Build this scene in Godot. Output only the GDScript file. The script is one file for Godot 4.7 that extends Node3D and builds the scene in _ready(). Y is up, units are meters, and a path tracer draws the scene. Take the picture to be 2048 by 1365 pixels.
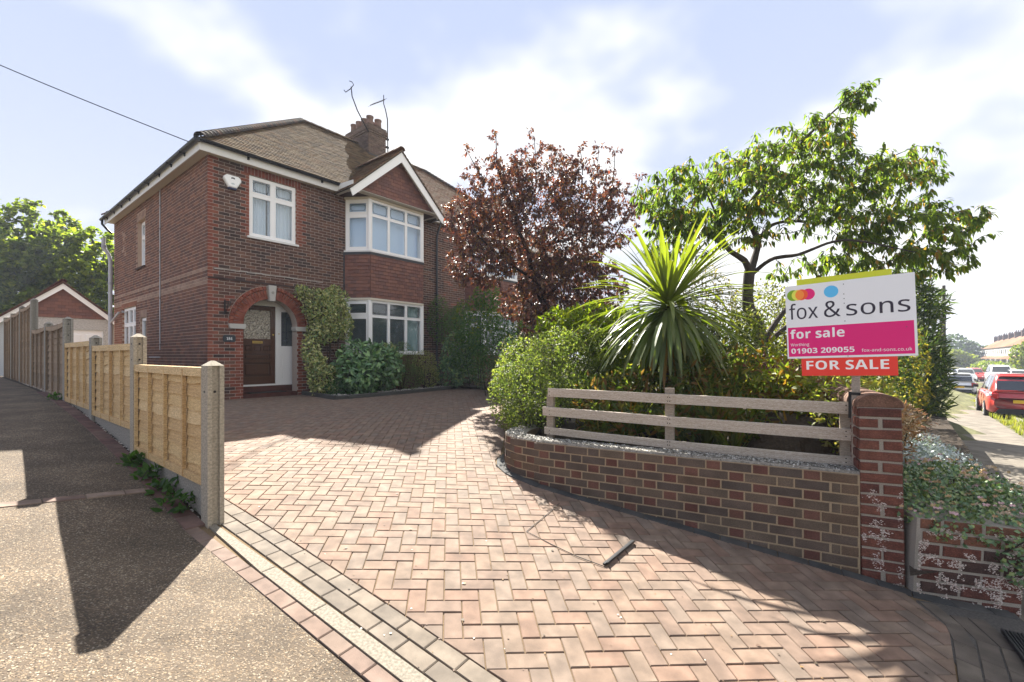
extends Node3D
# A brick semi-detached house with a block-paved drive, seen from its gateway. Metres; the eye stands at (0, EYE, 0) and looks along -z.

const EYE := 1.6
const FX := 0.6211          # the direction of the house front in plan (x, distance)
const FD := 0.7837
var rng := RandomNumberGenerator.new()
var noise := FastNoiseLite.new()
var M := {}
var tex := {}
var piece_cache := {}

func _ready():
	rng.seed = 184
	noise.seed = 7
	noise.frequency = 0.6
	view_and_light()
	textures()
	materials()
	setting()
	driveway()
	neighbour_drive()
	fence_row()
	low_wall()
	pillar_and_planter()
	houses()
	garage()
	rails()
	sale_sign()
	cordyline()
	garden_plants()
	trees()
	street()
	small_things()

func view_and_light():
	var cam := Camera3D.new()
	cam.name = "camera"
	cam.projection = Camera3D.PROJECTION_FRUSTUM
	cam.near = 0.05
	cam.far = 900.0
	cam.size = 1365.0 / 910.0 * cam.near
	cam.frustum_offset = Vector2(0, 29.5 / 910.0 * cam.near)
	cam.position = Vector3(0, EYE, 0)
	add_child(cam)
	cam.current = true
	var sky_m := PanoramaSkyMaterial.new()
	sky_m.panorama = ImageTexture.create_from_image(sky_picture())
	var sky := Sky.new()
	sky.sky_material = sky_m
	var env := Environment.new()
	env.background_mode = Environment.BG_SKY
	env.sky = sky
	env.tonemap_mode = Environment.TONE_MAPPER_LINEAR
	env.tonemap_exposure = 5.0
	env.sdfgi_enabled = true
	env.ssao_enabled = true
	env.ssil_enabled = true
	env.fog_enabled = true
	env.fog_density = 0.0009
	env.fog_light_color = Color(0.86, 0.9, 0.98)
	var we := WorldEnvironment.new()
	we.name = "world"
	we.environment = env
	add_child(we)
	var sun := DirectionalLight3D.new()
	sun.name = "sun"
	sun.light_energy = 1.6
	sun.light_color = Color(1.0, 0.975, 0.93)
	sun.light_angular_distance = 0.5
	sun.shadow_enabled = true
	add_child(sun)
	var el := deg_to_rad(40.6)
	var to_sun := Vector3(-0.2504 * cos(el), sin(el), -0.9681 * cos(el)).normalized()
	sun.look_at_from_position(Vector3.ZERO, -to_sun, Vector3.UP)

func sky_picture() -> Image:
	var w := 1024
	var h := 512
	var a := FastNoiseLite.new()
	a.seed = 50
	a.noise_type = FastNoiseLite.TYPE_SIMPLEX_SMOOTH
	a.frequency = 1.0
	a.fractal_octaves = 5
	a.fractal_gain = 0.52
	var b := FastNoiseLite.new()
	b.seed = 3
	b.frequency = 0.45
	b.fractal_octaves = 3
	var im := Image.create_empty(w, h, false, Image.FORMAT_RGBF)
	var ground := Color(0.12, 0.11, 0.10)
	for j in h:
		var th := (j + 0.5) / h * PI
		var y := cos(th)
		for i in w:
			if y < -0.02:
				im.set_pixel(i, j, ground)
				continue
			var az := (i + 0.5) / w * TAU - PI
			var d := Vector3(sin(az) * sin(th), y, -cos(az) * sin(th))
			var up := clampf(y, 0.0, 1.0)
			var blue := Color(0.155, 0.17, 0.212).lerp(Color(0.11, 0.132, 0.195), pow(up, 0.8))
			# a layer of cloud seen in perspective
			var q := Vector3(d.x, d.z, 0.0) / (up + 0.28) * 1.25
			var n := a.get_noise_3d(q.x, q.y * 1.15, 3.1) + 0.75 * b.get_noise_3d(q.x + 4.0, q.y, 8.0)
			var cover := smoothstep(-0.22, 0.36, n + 0.13 - 0.60 * sin(az + 0.06))
			var haze := pow(1.0 - up, 5.0)
			var c := blue.lerp(Color(0.245, 0.245, 0.245), cover)
			c = c.lerp(Color(0.225, 0.228, 0.24), haze * 0.75)
			im.set_pixel(i, j, c)
	return im

# ------------------------------------------------------------------ shapes
class Geo:
	var v := PackedVector3Array()
	var n := PackedVector3Array()
	var c := PackedColorArray()
	var ix := PackedInt32Array()

	func face(p: Array, col: Color):                     # counter-clockwise seen from outside, flat
		var m := Vector3.ZERO
		for k in range(1, p.size() - 1):
			m += (p[k] - p[0]).cross(p[k + 1] - p[0])
		m = m.normalized()
		var at := v.size()
		for q in p:
			v.push_back(q)
			n.push_back(m)
			c.push_back(col)
		for k in range(1, p.size() - 1):
			ix.push_back(at)
			ix.push_back(at + k + 1)
			ix.push_back(at + k)

	func hexa(lo: Array, hi: Array, col: Color):          # two quads, counter-clockwise from above: bottom and top
		face([lo[3], lo[2], lo[1], lo[0]], col)
		face(hi, col)
		for k in 4:
			var l := (k + 1) % 4
			face([lo[k], lo[l], hi[l], hi[k]], col)

	func box(t: Transform3D, s: Vector3, col := Color.WHITE):
		var x := t.basis.x * s.x * 0.5
		var y := t.basis.y * s.y * 0.5
		var z := t.basis.z * s.z * 0.5
		var o := t.origin
		hexa([o - x - y + z, o + x - y + z, o + x - y - z, o - x - y - z], [o - x + y + z, o + x + y + z, o + x + y - z, o - x + y - z], col)

	func span(a: Vector3, b: Vector3, col := Color.WHITE):  # an axis-aligned box between two corners
		box(Transform3D(Basis(), (a + b) * 0.5), (b - a).abs(), col)

	func piece(t: Transform3D, s: Vector3, b: float, col: Color):  # a block whose front (+z) has chamfered edges; no back
		var x := t.basis.x
		var y := t.basis.y
		var z := t.basis.z
		var o := t.origin
		var hx := s.x * 0.5
		var hy := s.y * 0.5
		var f := [o - x * (hx - b) - y * (hy - b) + z * s.z * 0.5, o + x * (hx - b) - y * (hy - b) + z * s.z * 0.5, o + x * (hx - b) + y * (hy - b) + z * s.z * 0.5, o - x * (hx - b) + y * (hy - b) + z * s.z * 0.5]
		var zb := s.z * 0.5 - b
		var e := [o - x * hx - y * hy + z * zb, o + x * hx - y * hy + z * zb, o + x * hx + y * hy + z * zb, o - x * hx + y * hy + z * zb]
		var r := z * (s.z * 0.5 + zb)
		face(f, col)
		for k in 4:
			var l := (k + 1) % 4
			face([e[k], e[l], f[l], f[k]], col)
			face([e[k] - r, e[l] - r, e[l], e[k]], col)

	func prism(p: PackedVector2Array, t: Transform3D, z0: float, z1: float, col: Color, bev := 0.0):  # an outline in the xy plane, front at z1
		if Geometry2D.is_polygon_clockwise(p):
			p = p.duplicate()
			p.reverse()
		var inner := p
		if bev > 0.0:
			var off := Geometry2D.offset_polygon(p, -bev, Geometry2D.JOIN_MITER)
			if off.size() == 1 and off[0].size() == p.size():
				inner = off[0]
				if Geometry2D.is_polygon_clockwise(inner):
					inner.reverse()
				var best := 0
				for k in inner.size():
					if inner[k].distance_to(p[0]) < inner[best].distance_to(p[0]):
						best = k
				var turned := PackedVector2Array()
				for k in inner.size():
					turned.push_back(inner[(k + best) % inner.size()])
				inner = turned
			else:
				bev = 0.0
		var tri := Geometry2D.triangulate_polygon(inner)
		for k in range(0, tri.size(), 3):
			var q := [inner[tri[k]], inner[tri[k + 1]], inner[tri[k + 2]]]
			if (q[1] - q[0]).cross(q[2] - q[0]) < 0:
				q.reverse()
			face([t * Vector3(q[0].x, q[0].y, z1), t * Vector3(q[1].x, q[1].y, z1), t * Vector3(q[2].x, q[2].y, z1)], col)
			face([t * Vector3(q[2].x, q[2].y, z0), t * Vector3(q[1].x, q[1].y, z0), t * Vector3(q[0].x, q[0].y, z0)], col)
		for k in p.size():
			var l := (k + 1) % p.size()
			face([t * Vector3(p[k].x, p[k].y, z0), t * Vector3(p[l].x, p[l].y, z0), t * Vector3(p[l].x, p[l].y, z1 - bev), t * Vector3(p[k].x, p[k].y, z1 - bev)], col)
			if bev > 0.0:
				face([t * Vector3(p[k].x, p[k].y, z1 - bev), t * Vector3(p[l].x, p[l].y, z1 - bev), t * Vector3(inner[l].x, inner[l].y, z1), t * Vector3(inner[k].x, inner[k].y, z1)], col)

	func tube(path: Array, radii: Array, sides: int, col: Color, caps := true):
		var at := v.size()
		var ref := Vector3(0.31, 0.2, 0.93)
		for k in path.size():
			var dir: Vector3 = (path[mini(k + 1, path.size() - 1)] - path[maxi(k - 1, 0)]).normalized()
			var x := dir.cross(ref)
			if x.length() < 0.05:
				x = dir.cross(Vector3(1, 0, 0))
			x = x.normalized()
			var y := dir.cross(x).normalized()
			for s in sides:
				var a := TAU * s / sides
				var m := x * cos(a) + y * sin(a)
				v.push_back(path[k] + m * radii[k])
				n.push_back(m)
				c.push_back(col)
		for k in path.size() - 1:
			for s in sides:
				var a := at + k * sides + s
				var b := at + k * sides + (s + 1) % sides
				ix.append_array([a, a + sides, b, b, a + sides, b + sides])
		if caps:
			for e in [0, path.size() - 1]:
				var p := []
				for s in sides:
					p.push_back(v[at + e * sides + s])
				if e == 0:
					p.reverse()
				face(p, col)

	func cyl(a: Vector3, b: Vector3, r: float, sides: int, col := Color.WHITE):
		tube([a, b], [r, r], sides, col)

	func lathe(at: Vector3, prof: Array, sides: int, col := Color.WHITE):  # prof: (radius, height) upwards
		var path := []
		var radii := []
		for q in prof:
			path.push_back(at + Vector3(0, q.y, 0))
			radii.push_back(q.x)
		tube(path, radii, sides, col)

	func blade(path: Array, widths: Array, side: Vector3, fold: float, col: Color, tip: Color):  # a folded strap leaf
		for k in path.size() - 1:
			var t0 := float(k) / (path.size() - 1)
			var dir: Vector3 = (path[k + 1] - path[k]).normalized()
			var s := (side - dir * side.dot(dir)).normalized()
			var up := s.cross(dir)
			var cc := col.lerp(tip, t0 * t0)
			var l0: Vector3 = path[k] - s * widths[k] + up * widths[k] * fold
			var r0: Vector3 = path[k] + s * widths[k] + up * widths[k] * fold
			var l1: Vector3 = path[k + 1] - s * widths[k + 1] + up * widths[k + 1] * fold
			var r1: Vector3 = path[k + 1] + s * widths[k + 1] + up * widths[k + 1] * fold
			face([l0, path[k], path[k + 1], l1], cc)
			face([path[k], r0, r1, path[k + 1]], cc)

	func mesh() -> ArrayMesh:
		var arr := []
		arr.resize(Mesh.ARRAY_MAX)
		arr[Mesh.ARRAY_VERTEX] = v
		arr[Mesh.ARRAY_NORMAL] = n
		arr[Mesh.ARRAY_COLOR] = c
		arr[Mesh.ARRAY_INDEX] = ix
		var m := ArrayMesh.new()
		if v.size() > 0:
			m.add_surface_from_arrays(Mesh.PRIMITIVE_TRIANGLES, arr)
		return m

func W(x: float, d: float, y := 0.0) -> Vector3:           # y is measured from eye level
	return Vector3(x, EYE + y, -d)

func R(a: float, b: float) -> float:
	return rng.randf_range(a, b)

func obj(called: String, shape, mat: Material, parent: Node = null, t := Transform3D()) -> MeshInstance3D:
	var o := MeshInstance3D.new()
	o.name = called
	o.mesh = shape.mesh() if shape is Geo else shape
	if o.mesh.get_surface_count():
		if o.mesh is PrimitiveMesh:
			o.material_override = mat
		else:
			o.set_surface_override_material(0, mat)
	o.transform = t
	(parent if parent else self).add_child(o, true)
	return o

func node(called: String, t := Transform3D(), parent: Node = null) -> Node3D:
	var o := Node3D.new()
	o.name = called
	o.transform = t
	(parent if parent else self).add_child(o, true)
	return o

func tag(o: Node, label: String, category: String, group := "") -> Node:
	o.set_meta("label", label)
	o.set_meta("category", category)
	if group != "":
		o.set_meta("group", group)
	return o

func kind(o: Node, k: String) -> Node:
	o.set_meta("kind", k)
	return o

func yaw(deg: float, at: Vector3) -> Transform3D:
	return Transform3D(Basis(Vector3.UP, deg_to_rad(deg)), at)

# pieces: [transform, size, tone number]. The largest in view become parts, the rest one joined part.
func pieces(root: Node, called: String, rest_called: String, list: Array, tones: Array, mat: Material, bev: float, most := 300, eye_in_root := Vector3.ZERO):
	for p in list:
		var d: float = p[0].origin.distance_to(eye_in_root)
		p.push_back(p[1].x * p[1].y / (d * d))
	list.sort_custom(func(a, b): return a[3] > b[3])
	var rest := Geo.new()
	for k in list.size():
		var p = list[k]
		var s: Vector3 = p[1].snapped(Vector3.ONE * 0.0005)
		if k < most:
			var key := "%s%s%d%s" % [called, s, p[2], mat.resource_name]
			if not piece_cache.has(key):
				var g := Geo.new()
				g.piece(Transform3D(), s, bev, tones[p[2]])
				piece_cache[key] = g.mesh()
			obj(called, piece_cache[key], mat, root, p[0])
		else:
			rest.piece(p[0], s, bev, tones[p[2]])
	if rest.v.size():
		kind(obj(rest_called, rest, mat, root), "stuff")

# ------------------------------------------------------------------ materials
func speck(called: String, sd: int, freq: float, oct: int, lo: float, hi: float, kind_ := FastNoiseLite.TYPE_SIMPLEX_SMOOTH, size := 512, mid := -1.0, at := 0.5):
	var f := FastNoiseLite.new()
	f.seed = sd
	f.noise_type = kind_
	f.frequency = freq
	f.fractal_octaves = oct
	var t := NoiseTexture2D.new()
	t.width = size
	t.height = size
	t.seamless = true
	t.noise = f
	var g := Gradient.new()
	g.set_color(0, Color(lo, lo, lo))
	g.set_color(1, Color(hi, hi, hi))
	if mid >= 0.0:
		g.add_point(at, Color(mid, mid, mid))
	t.color_ramp = g
	tex[called] = t

func textures():
	speck("grain", 3, 0.09, 4, 0.62, 1.0)
	chippings()
	speck("chips", 5, 0.11, 2, 1.0, 0.28, FastNoiseLite.TYPE_CELLULAR, 1024, 0.72, 0.45)
	speck("chip_relief", 5, 0.11, 2, 1.0, 0.0, FastNoiseLite.TYPE_CELLULAR, 1024)
	speck("patch", 9, 0.02, 4, 0.66, 1.0)
	speck("lichen", 14, 0.05, 5, 0.55, 1.0, FastNoiseLite.TYPE_SIMPLEX_SMOOTH, 512, 0.72, 0.62)
	speck("fine", 21, 0.25, 3, 0.72, 1.0)
	speck("white_spots", 25, 0.06, 5, 0.0, 1.0, FastNoiseLite.TYPE_SIMPLEX_SMOOTH, 512, 0.0, 0.60)
	var f := FastNoiseLite.new()
	f.seed = 41
	f.frequency = 0.02
	f.fractal_octaves = 4
	var im := Image.create_empty(512, 512, false, Image.FORMAT_RGB8)
	for y in 512:                                            # long wood grain, repeating both ways by mirroring
		for x in 512:
			var xx := absf(x - 256.0)
			var yy := absf(y - 256.0)
			var q := f.get_noise_2d(xx * 0.35, yy * 4.0) * 0.5 + 0.25 * f.get_noise_2d(xx * 1.2 + 90.0, yy * 16.0)
			var ring := 0.5 + 0.5 * sin((q * 9.0 + yy * 0.05) * 3.0)
			var k := 0.74 + 0.20 * ring + 0.14 * q
			im.set_pixel(x, y, Color(k, k * (0.97 + 0.03 * ring), k * (0.92 + 0.08 * ring)))
	tex["wood"] = ImageTexture.create_from_image(im)

func chippings():                                            # crushed stone rolled into a surface, seen from above: colour and relief
	var n := 1024
	var im := Image.create_empty(n, n, false, Image.FORMAT_RGB8)
	var up := Image.create_empty(n, n, false, Image.FORMAT_RGB8)
	im.fill(Color(0.56, 0.51, 0.46))
	up.fill(Color(0.1, 0.1, 0.1))
	var tones := [Color(0.93, 0.88, 0.80), Color(0.82, 0.76, 0.68), Color(0.74, 0.68, 0.60), Color(0.88, 0.80, 0.69), Color(0.66, 0.60, 0.54), Color(0.55, 0.51, 0.47), Color(1.0, 0.97, 0.92), Color(0.80, 0.71, 0.60)]
	for k in 17000:
		var c := Vector2(rng.randf() * n, rng.randf() * n)
		var a := R(2.2, 5.6)
		var b := a * R(0.5, 0.9)
		var th := R(0, PI)
		var cs := cos(th)
		var sn := sin(th)
		var col: Color = tones[rng.randi() % tones.size()] * R(0.86, 1.04)
		if rng.randf() < 0.09:
			col = Color(0.34, 0.31, 0.29)
		var h := R(0.45, 0.95)
		var r := int(ceil(a))
		for j in range(-r, r + 1):
			for i in range(-r, r + 1):
				var u := (i * cs + j * sn) / a
				var v := (j * cs - i * sn) / b
				var q := u * u + v * v + 0.35 * absf(u * v)
				if q < 1.0:
					var x := posmod(int(c.x) + i, n)
					var y := posmod(int(c.y) + j, n)
					var e := 1.0 - 0.35 * q * q
					im.set_pixel(x, y, col)
					var z := h * e
					up.set_pixel(x, y, Color(z, z, z))
	tex["stones"] = ImageTexture.create_from_image(im)
	tex["stone_relief"] = ImageTexture.create_from_image(up)

func mat(called: String, lin: Color, rough := 0.85, o := {}) -> StandardMaterial3D:
	var m := StandardMaterial3D.new()
	m.resource_name = called
	m.albedo_color = lin.linear_to_srgb()
	m.roughness = rough
	m.metallic_specular = o.get("spec", 0.4)
	m.metallic = o.get("metal", 0.0)
	m.vertex_color_use_as_albedo = o.get("vc", true)
	if o.has("tex"):
		m.albedo_texture = tex[o.tex]
	if o.has("bump"):
		m.heightmap_enabled = true
		m.heightmap_texture = tex[o.bump]
		m.heightmap_scale = o.get("deep", 0.3)
	if o.has("tex") or o.has("bump"):
		m.uv1_triplanar = true
		m.uv1_world_triplanar = o.get("world", true)
		m.uv1_scale = o.get("scale", Vector3.ONE)
	if o.has("detail"):
		m.detail_enabled = true
		m.detail_albedo = tex[o.detail]
		m.detail_blend_mode = BaseMaterial3D.BLEND_MODE_MUL
		m.detail_uv_layer = BaseMaterial3D.DETAIL_UV_2
		m.uv2_triplanar = true
		m.uv2_world_triplanar = true
		m.uv2_scale = o.get("detail_scale", Vector3.ONE * 0.3)
	if o.has("back"):
		m.backlight_enabled = true
		m.backlight = o.back
		m.cull_mode = BaseMaterial3D.CULL_DISABLED
	if o.has("coat"):
		m.clearcoat_enabled = true
		m.clearcoat = o.coat
		m.clearcoat_roughness = 0.05
	M[called] = m
	return m

func materials():
	mat("brick", Color.WHITE, 0.9, {"tex": "grain", "bump": "grain", "deep": 0.25, "scale": Vector3.ONE * 2.2, "detail": "patch", "detail_scale": Vector3.ONE * 0.45})
	mat("old_brick", Color.WHITE, 0.92, {"tex": "lichen", "bump": "grain", "deep": 0.5, "scale": Vector3.ONE * 3.1, "detail": "patch", "detail_scale": Vector3.ONE * 1.3})
	mat("mortar", Color.WHITE, 0.95, {"tex": "grain", "bump": "grain", "deep": 0.5, "scale": Vector3.ONE * 3.7})
	mat("paver", Color.WHITE, 0.9, {"tex": "fine", "bump": "fine", "deep": 0.28, "scale": Vector3.ONE * 2.0, "detail": "patch", "detail_scale": Vector3.ONE * 0.55})
	mat("tarmac", Color(0.40, 0.36, 0.31), 0.92, {"tex": "stones", "bump": "stone_relief", "deep": 0.35, "scale": Vector3.ONE * 0.95, "detail": "patch", "detail_scale": Vector3.ONE * 0.17})
	mat("pavement", Color(0.27, 0.235, 0.19), 0.92, {"tex": "fine", "scale": Vector3.ONE * 1.2, "detail": "patch", "detail_scale": Vector3.ONE * 0.2})
	mat("soil", Color(0.085, 0.06, 0.04), 0.98, {"tex": "lichen", "bump": "grain", "deep": 3.0, "scale": Vector3.ONE * 1.3})
	mat("joint_sand", Color(0.20, 0.135, 0.07), 0.98, {"tex": "grain", "bump": "grain", "deep": 0.5, "scale": Vector3.ONE * 3.0})
	mat("ground", Color(0.13, 0.13, 0.06), 0.98, {"tex": "patch", "bump": "grain", "deep": 2.0, "scale": Vector3.ONE * 0.3})
	mat("concrete", Color(1.15, 1.13, 1.1), 0.93, {"tex": "fine", "bump": "fine", "deep": 0.2, "scale": Vector3.ONE * 2.3, "detail": "grain", "detail_scale": Vector3.ONE * 1.1})
	mat("white_paint", Color(0.88, 0.88, 0.87), 0.45, {})
	mat("upvc", Color(0.88, 0.88, 0.88), 0.3, {})
	mat("stone_white", Color(0.62, 0.60, 0.56), 0.85, {"tex": "fine", "scale": Vector3.ONE * 3.0})
	mat("black_plastic", Color(0.012, 0.013, 0.016), 0.4, {})
	mat("grey_plastic", Color(0.46, 0.46, 0.48), 0.5, {})
	mat("lead", Color(0.05, 0.055, 0.065), 0.6, {})
	mat("roof_tile", Color.WHITE, 0.97, {"tex": "grain", "scale": Vector3.ONE * 0.7, "spec": 0.12})
	mat("hung_tile", Color.WHITE, 0.85, {"tex": "fine", "scale": Vector3.ONE * 2.0})
	mat("timber", Color.WHITE, 0.8, {"tex": "wood", "world": false, "scale": Vector3(0.8, 1.1, 0.8), "bump": "wood", "deep": 0.12})
	mat("old_timber", Color.WHITE, 0.92, {"tex": "wood", "world": false, "scale": Vector3(0.9, 2.2, 0.9), "bump": "wood", "deep": 0.12, "detail": "fine", "detail_scale": Vector3.ONE * 1.3})
	mat("door_wood", Color(0.10, 0.038, 0.018), 0.4, {"tex": "wood", "world": false, "scale": Vector3(1.6, 0.9, 1.0), "coat": 0.3})
	mat("brass", Color(0.55, 0.38, 0.12), 0.35, {"metal": 1.0})
	mat("iron", Color(0.01, 0.01, 0.011), 0.6, {})
	mat("galvanised", Color(0.25, 0.26, 0.28), 0.5, {"metal": 0.7})
	mat("room", Color(0.20, 0.18, 0.16), 0.95, {})
	mat("curtain", Color(0.74, 0.85, 0.95), 0.9, {"back": Color(0.5, 0.55, 0.6)})
	mat("blind", Color(0.46, 0.64, 0.85), 0.8, {})
	mat("curtain_green", Color(0.30, 0.45, 0.45), 0.9, {"back": Color(0.2, 0.3, 0.3)})
	mat("pebbled_glass", Color(0.75, 0.68, 0.55), 0.1, {"spec": 0.9, "metal": 0.35, "tex": "chips", "bump": "chip_relief", "deep": 3.0, "scale": Vector3.ONE * 0.25})
	mat("bark", Color(0.085, 0.07, 0.058), 0.95, {"tex": "grain", "bump": "grain", "deep": 1.2, "scale": Vector3(1.5, 0.7, 1.5)})
	mat("bark_dark", Color(0.035, 0.026, 0.024), 0.95, {"tex": "grain", "scale": Vector3.ONE * 1.5})
	mat("leaf", Color.WHITE, 0.5, {"back": Color(1.1, 1.15, 0.7), "spec": 0.4})
	mat("leaf_glossy", Color.WHITE, 0.32, {"back": Color(0.5, 0.55, 0.3), "spec": 0.5})
	mat("leaf_sword", Color.WHITE, 0.4, {"back": Color(1.0, 1.05, 0.45), "spec": 0.5})
	mat("leaf_red", Color.WHITE, 0.5, {"back": Color(0.8, 0.62, 0.5), "spec": 0.4})
	mat("plain", Color.WHITE, 0.7, {})
	mat("print", Color.WHITE, 0.35, {})
	mat("tyre", Color(0.014, 0.014, 0.015), 0.85, {})
	mat("alloy", Color(0.55, 0.55, 0.56), 0.35, {"metal": 0.6})
	mat("car_red", Color(0.42, 0.022, 0.018), 0.3, {"coat": 1.0})
	mat("car_white", Color(0.76, 0.77, 0.78), 0.3, {"coat": 1.0})
	mat("car_silver", Color(0.42, 0.44, 0.46), 0.3, {"coat": 1.0, "metal": 0.4})
	mat("car_blue", Color(0.05, 0.09, 0.17), 0.3, {"coat": 1.0})
	mat("car_glass", Color(0.02, 0.024, 0.028), 0.05, {"spec": 0.9})
	mat("lamp_red", Color(0.45, 0.012, 0.012), 0.15, {"coat": 1.0})
	mat("lamp_clear", Color(0.7, 0.68, 0.68), 0.15, {"coat": 1.0})
	mat("plate_yellow", Color(0.68, 0.42, 0.02), 0.5, {})
	mat("render_white", Color(0.74, 0.72, 0.68), 0.9, {"tex": "grain", "scale": Vector3.ONE * 0.5})
	var g := StandardMaterial3D.new()
	g.resource_name = "glass"
	g.transparency = BaseMaterial3D.TRANSPARENCY_ALPHA
	g.albedo_color = Color(0.7, 0.8, 0.85, 0.06)
	g.roughness = 0.02
	g.metallic_specular = 0.5
	M["glass"] = g

# ------------------------------------------------------------------ levels of the ground, from eye level
func slope(x: float, d: float) -> float:
	return -(1.67 + 0.0884 * x - 0.0989 * d)

func smin(a: float, b: float, k: float) -> float:
	var m := minf(a, b)
	return m - log(exp(-k * (a - m)) + exp(-k * (b - m))) / k

func drive_level(x: float, d: float) -> float:
	return smin(slope(x, d), -1.0, 10.0)

func near_level(x: float, d: float) -> float:                # the neighbour's drive
	var own := smin(-1.163 - 0.145 * (x + 2.126), -0.6, 6.0)
	var p := -(x + 0.038) * 0.573 - (d - 2.051) * 0.82
	return lerpf(drive_level(x, d), own, maxf(smoothstep(0.33, 1.1, p), 1.0 - smoothstep(-3.0, -2.2, x)))

func street_level(x: float, d: float) -> float:
	var q := maxf(0.66 * x + 0.75 * d, 0.0)
	return -1.6 - 1.6 * (1.0 - exp(-q / 45.0))

func fence_side(x: float, d: float) -> float:                # > 0 on the house's side of the fence
	return (x + 2.126) * FX + (d - 3.23) * FD

func street_side(x: float, d: float) -> float:               # > 0 on the street's side of the garden wall
	return (x - 2.6) * 0.749 - (d - 3.15) * 0.663

func road_point(q: float, g: float) -> Vector2:
	return Vector2(2.6 + 0.663 * q + 0.749 * g, 3.15 + 0.749 * q - 0.663 * g)

func base_level(x: float, d: float) -> float:
	if street_side(x, d) > 0.0:
		var g := street_side(x, d)
		var far := smoothstep(1.0, 3.0, g)
		return lerpf(minf(street_level(x, d), drive_level(x, d)), street_level(x, d), far) - 0.06
	if fence_side(x, d) < 0.0:
		return near_level(x, d) - 0.06
	return drive_level(x, d) - 0.06

func sheet(p: PackedVector2Array, level: Callable, lift: float, cell: float, col := Color.WHITE) -> Geo:   # an outline in plan laid on the ground
	var g := Geo.new()
	var lo := p[0]
	var hi := p[0]
	for q in p:
		lo = lo.min(q)
		hi = hi.max(q)
	var x := lo.x
	while x < hi.x:
		var y := lo.y
		while y < hi.y:
			var c := PackedVector2Array([Vector2(x, y), Vector2(x + cell, y), Vector2(x + cell, y + cell), Vector2(x, y + cell)])
			for r in Geometry2D.intersect_polygons(c, p):
				var t := Geometry2D.triangulate_polygon(r)
				for k in range(0, t.size(), 3):
					var f := []
					for m in 3:
						var q: Vector2 = r[t[k + m]]
						f.push_back(W(q.x, q.y, level.call(q.x, q.y) + lift))
					if (f[1] - f[0]).cross(f[2] - f[0]).y < 0.0:
						f.reverse()
					g.face(f, col)
			y += cell
		x += cell
	return g

func slab(g: Geo, p: PackedVector2Array, level: Callable, lift: float, col: Color, bev := 0.004, thick := 0.05):   # a small flat block on the ground; outline in plan
	var q := p
	if Geometry2D.is_polygon_clockwise(q):
		q = q.duplicate()
		q.reverse()
	var mid := Vector2.ZERO
	for a in q:
		mid += a / q.size()
	var top := []
	var edge := []
	var low := []
	for a in q:
		var h: float = level.call(a.x, a.y) + lift
		var b := a + (mid - a).normalized() * bev * 1.4
		top.push_back(W(b.x, b.y, h))
		edge.push_back(W(a.x, a.y, h - bev))
		low.push_back(W(a.x, a.y, h - thick))
	g.face(top, col)
	for k in q.size():
		var l := (k + 1) % q.size()
		g.face([edge[k], edge[l], top[l], top[k]], col)
		g.face([low[k], low[l], edge[l], edge[k]], col)

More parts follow.
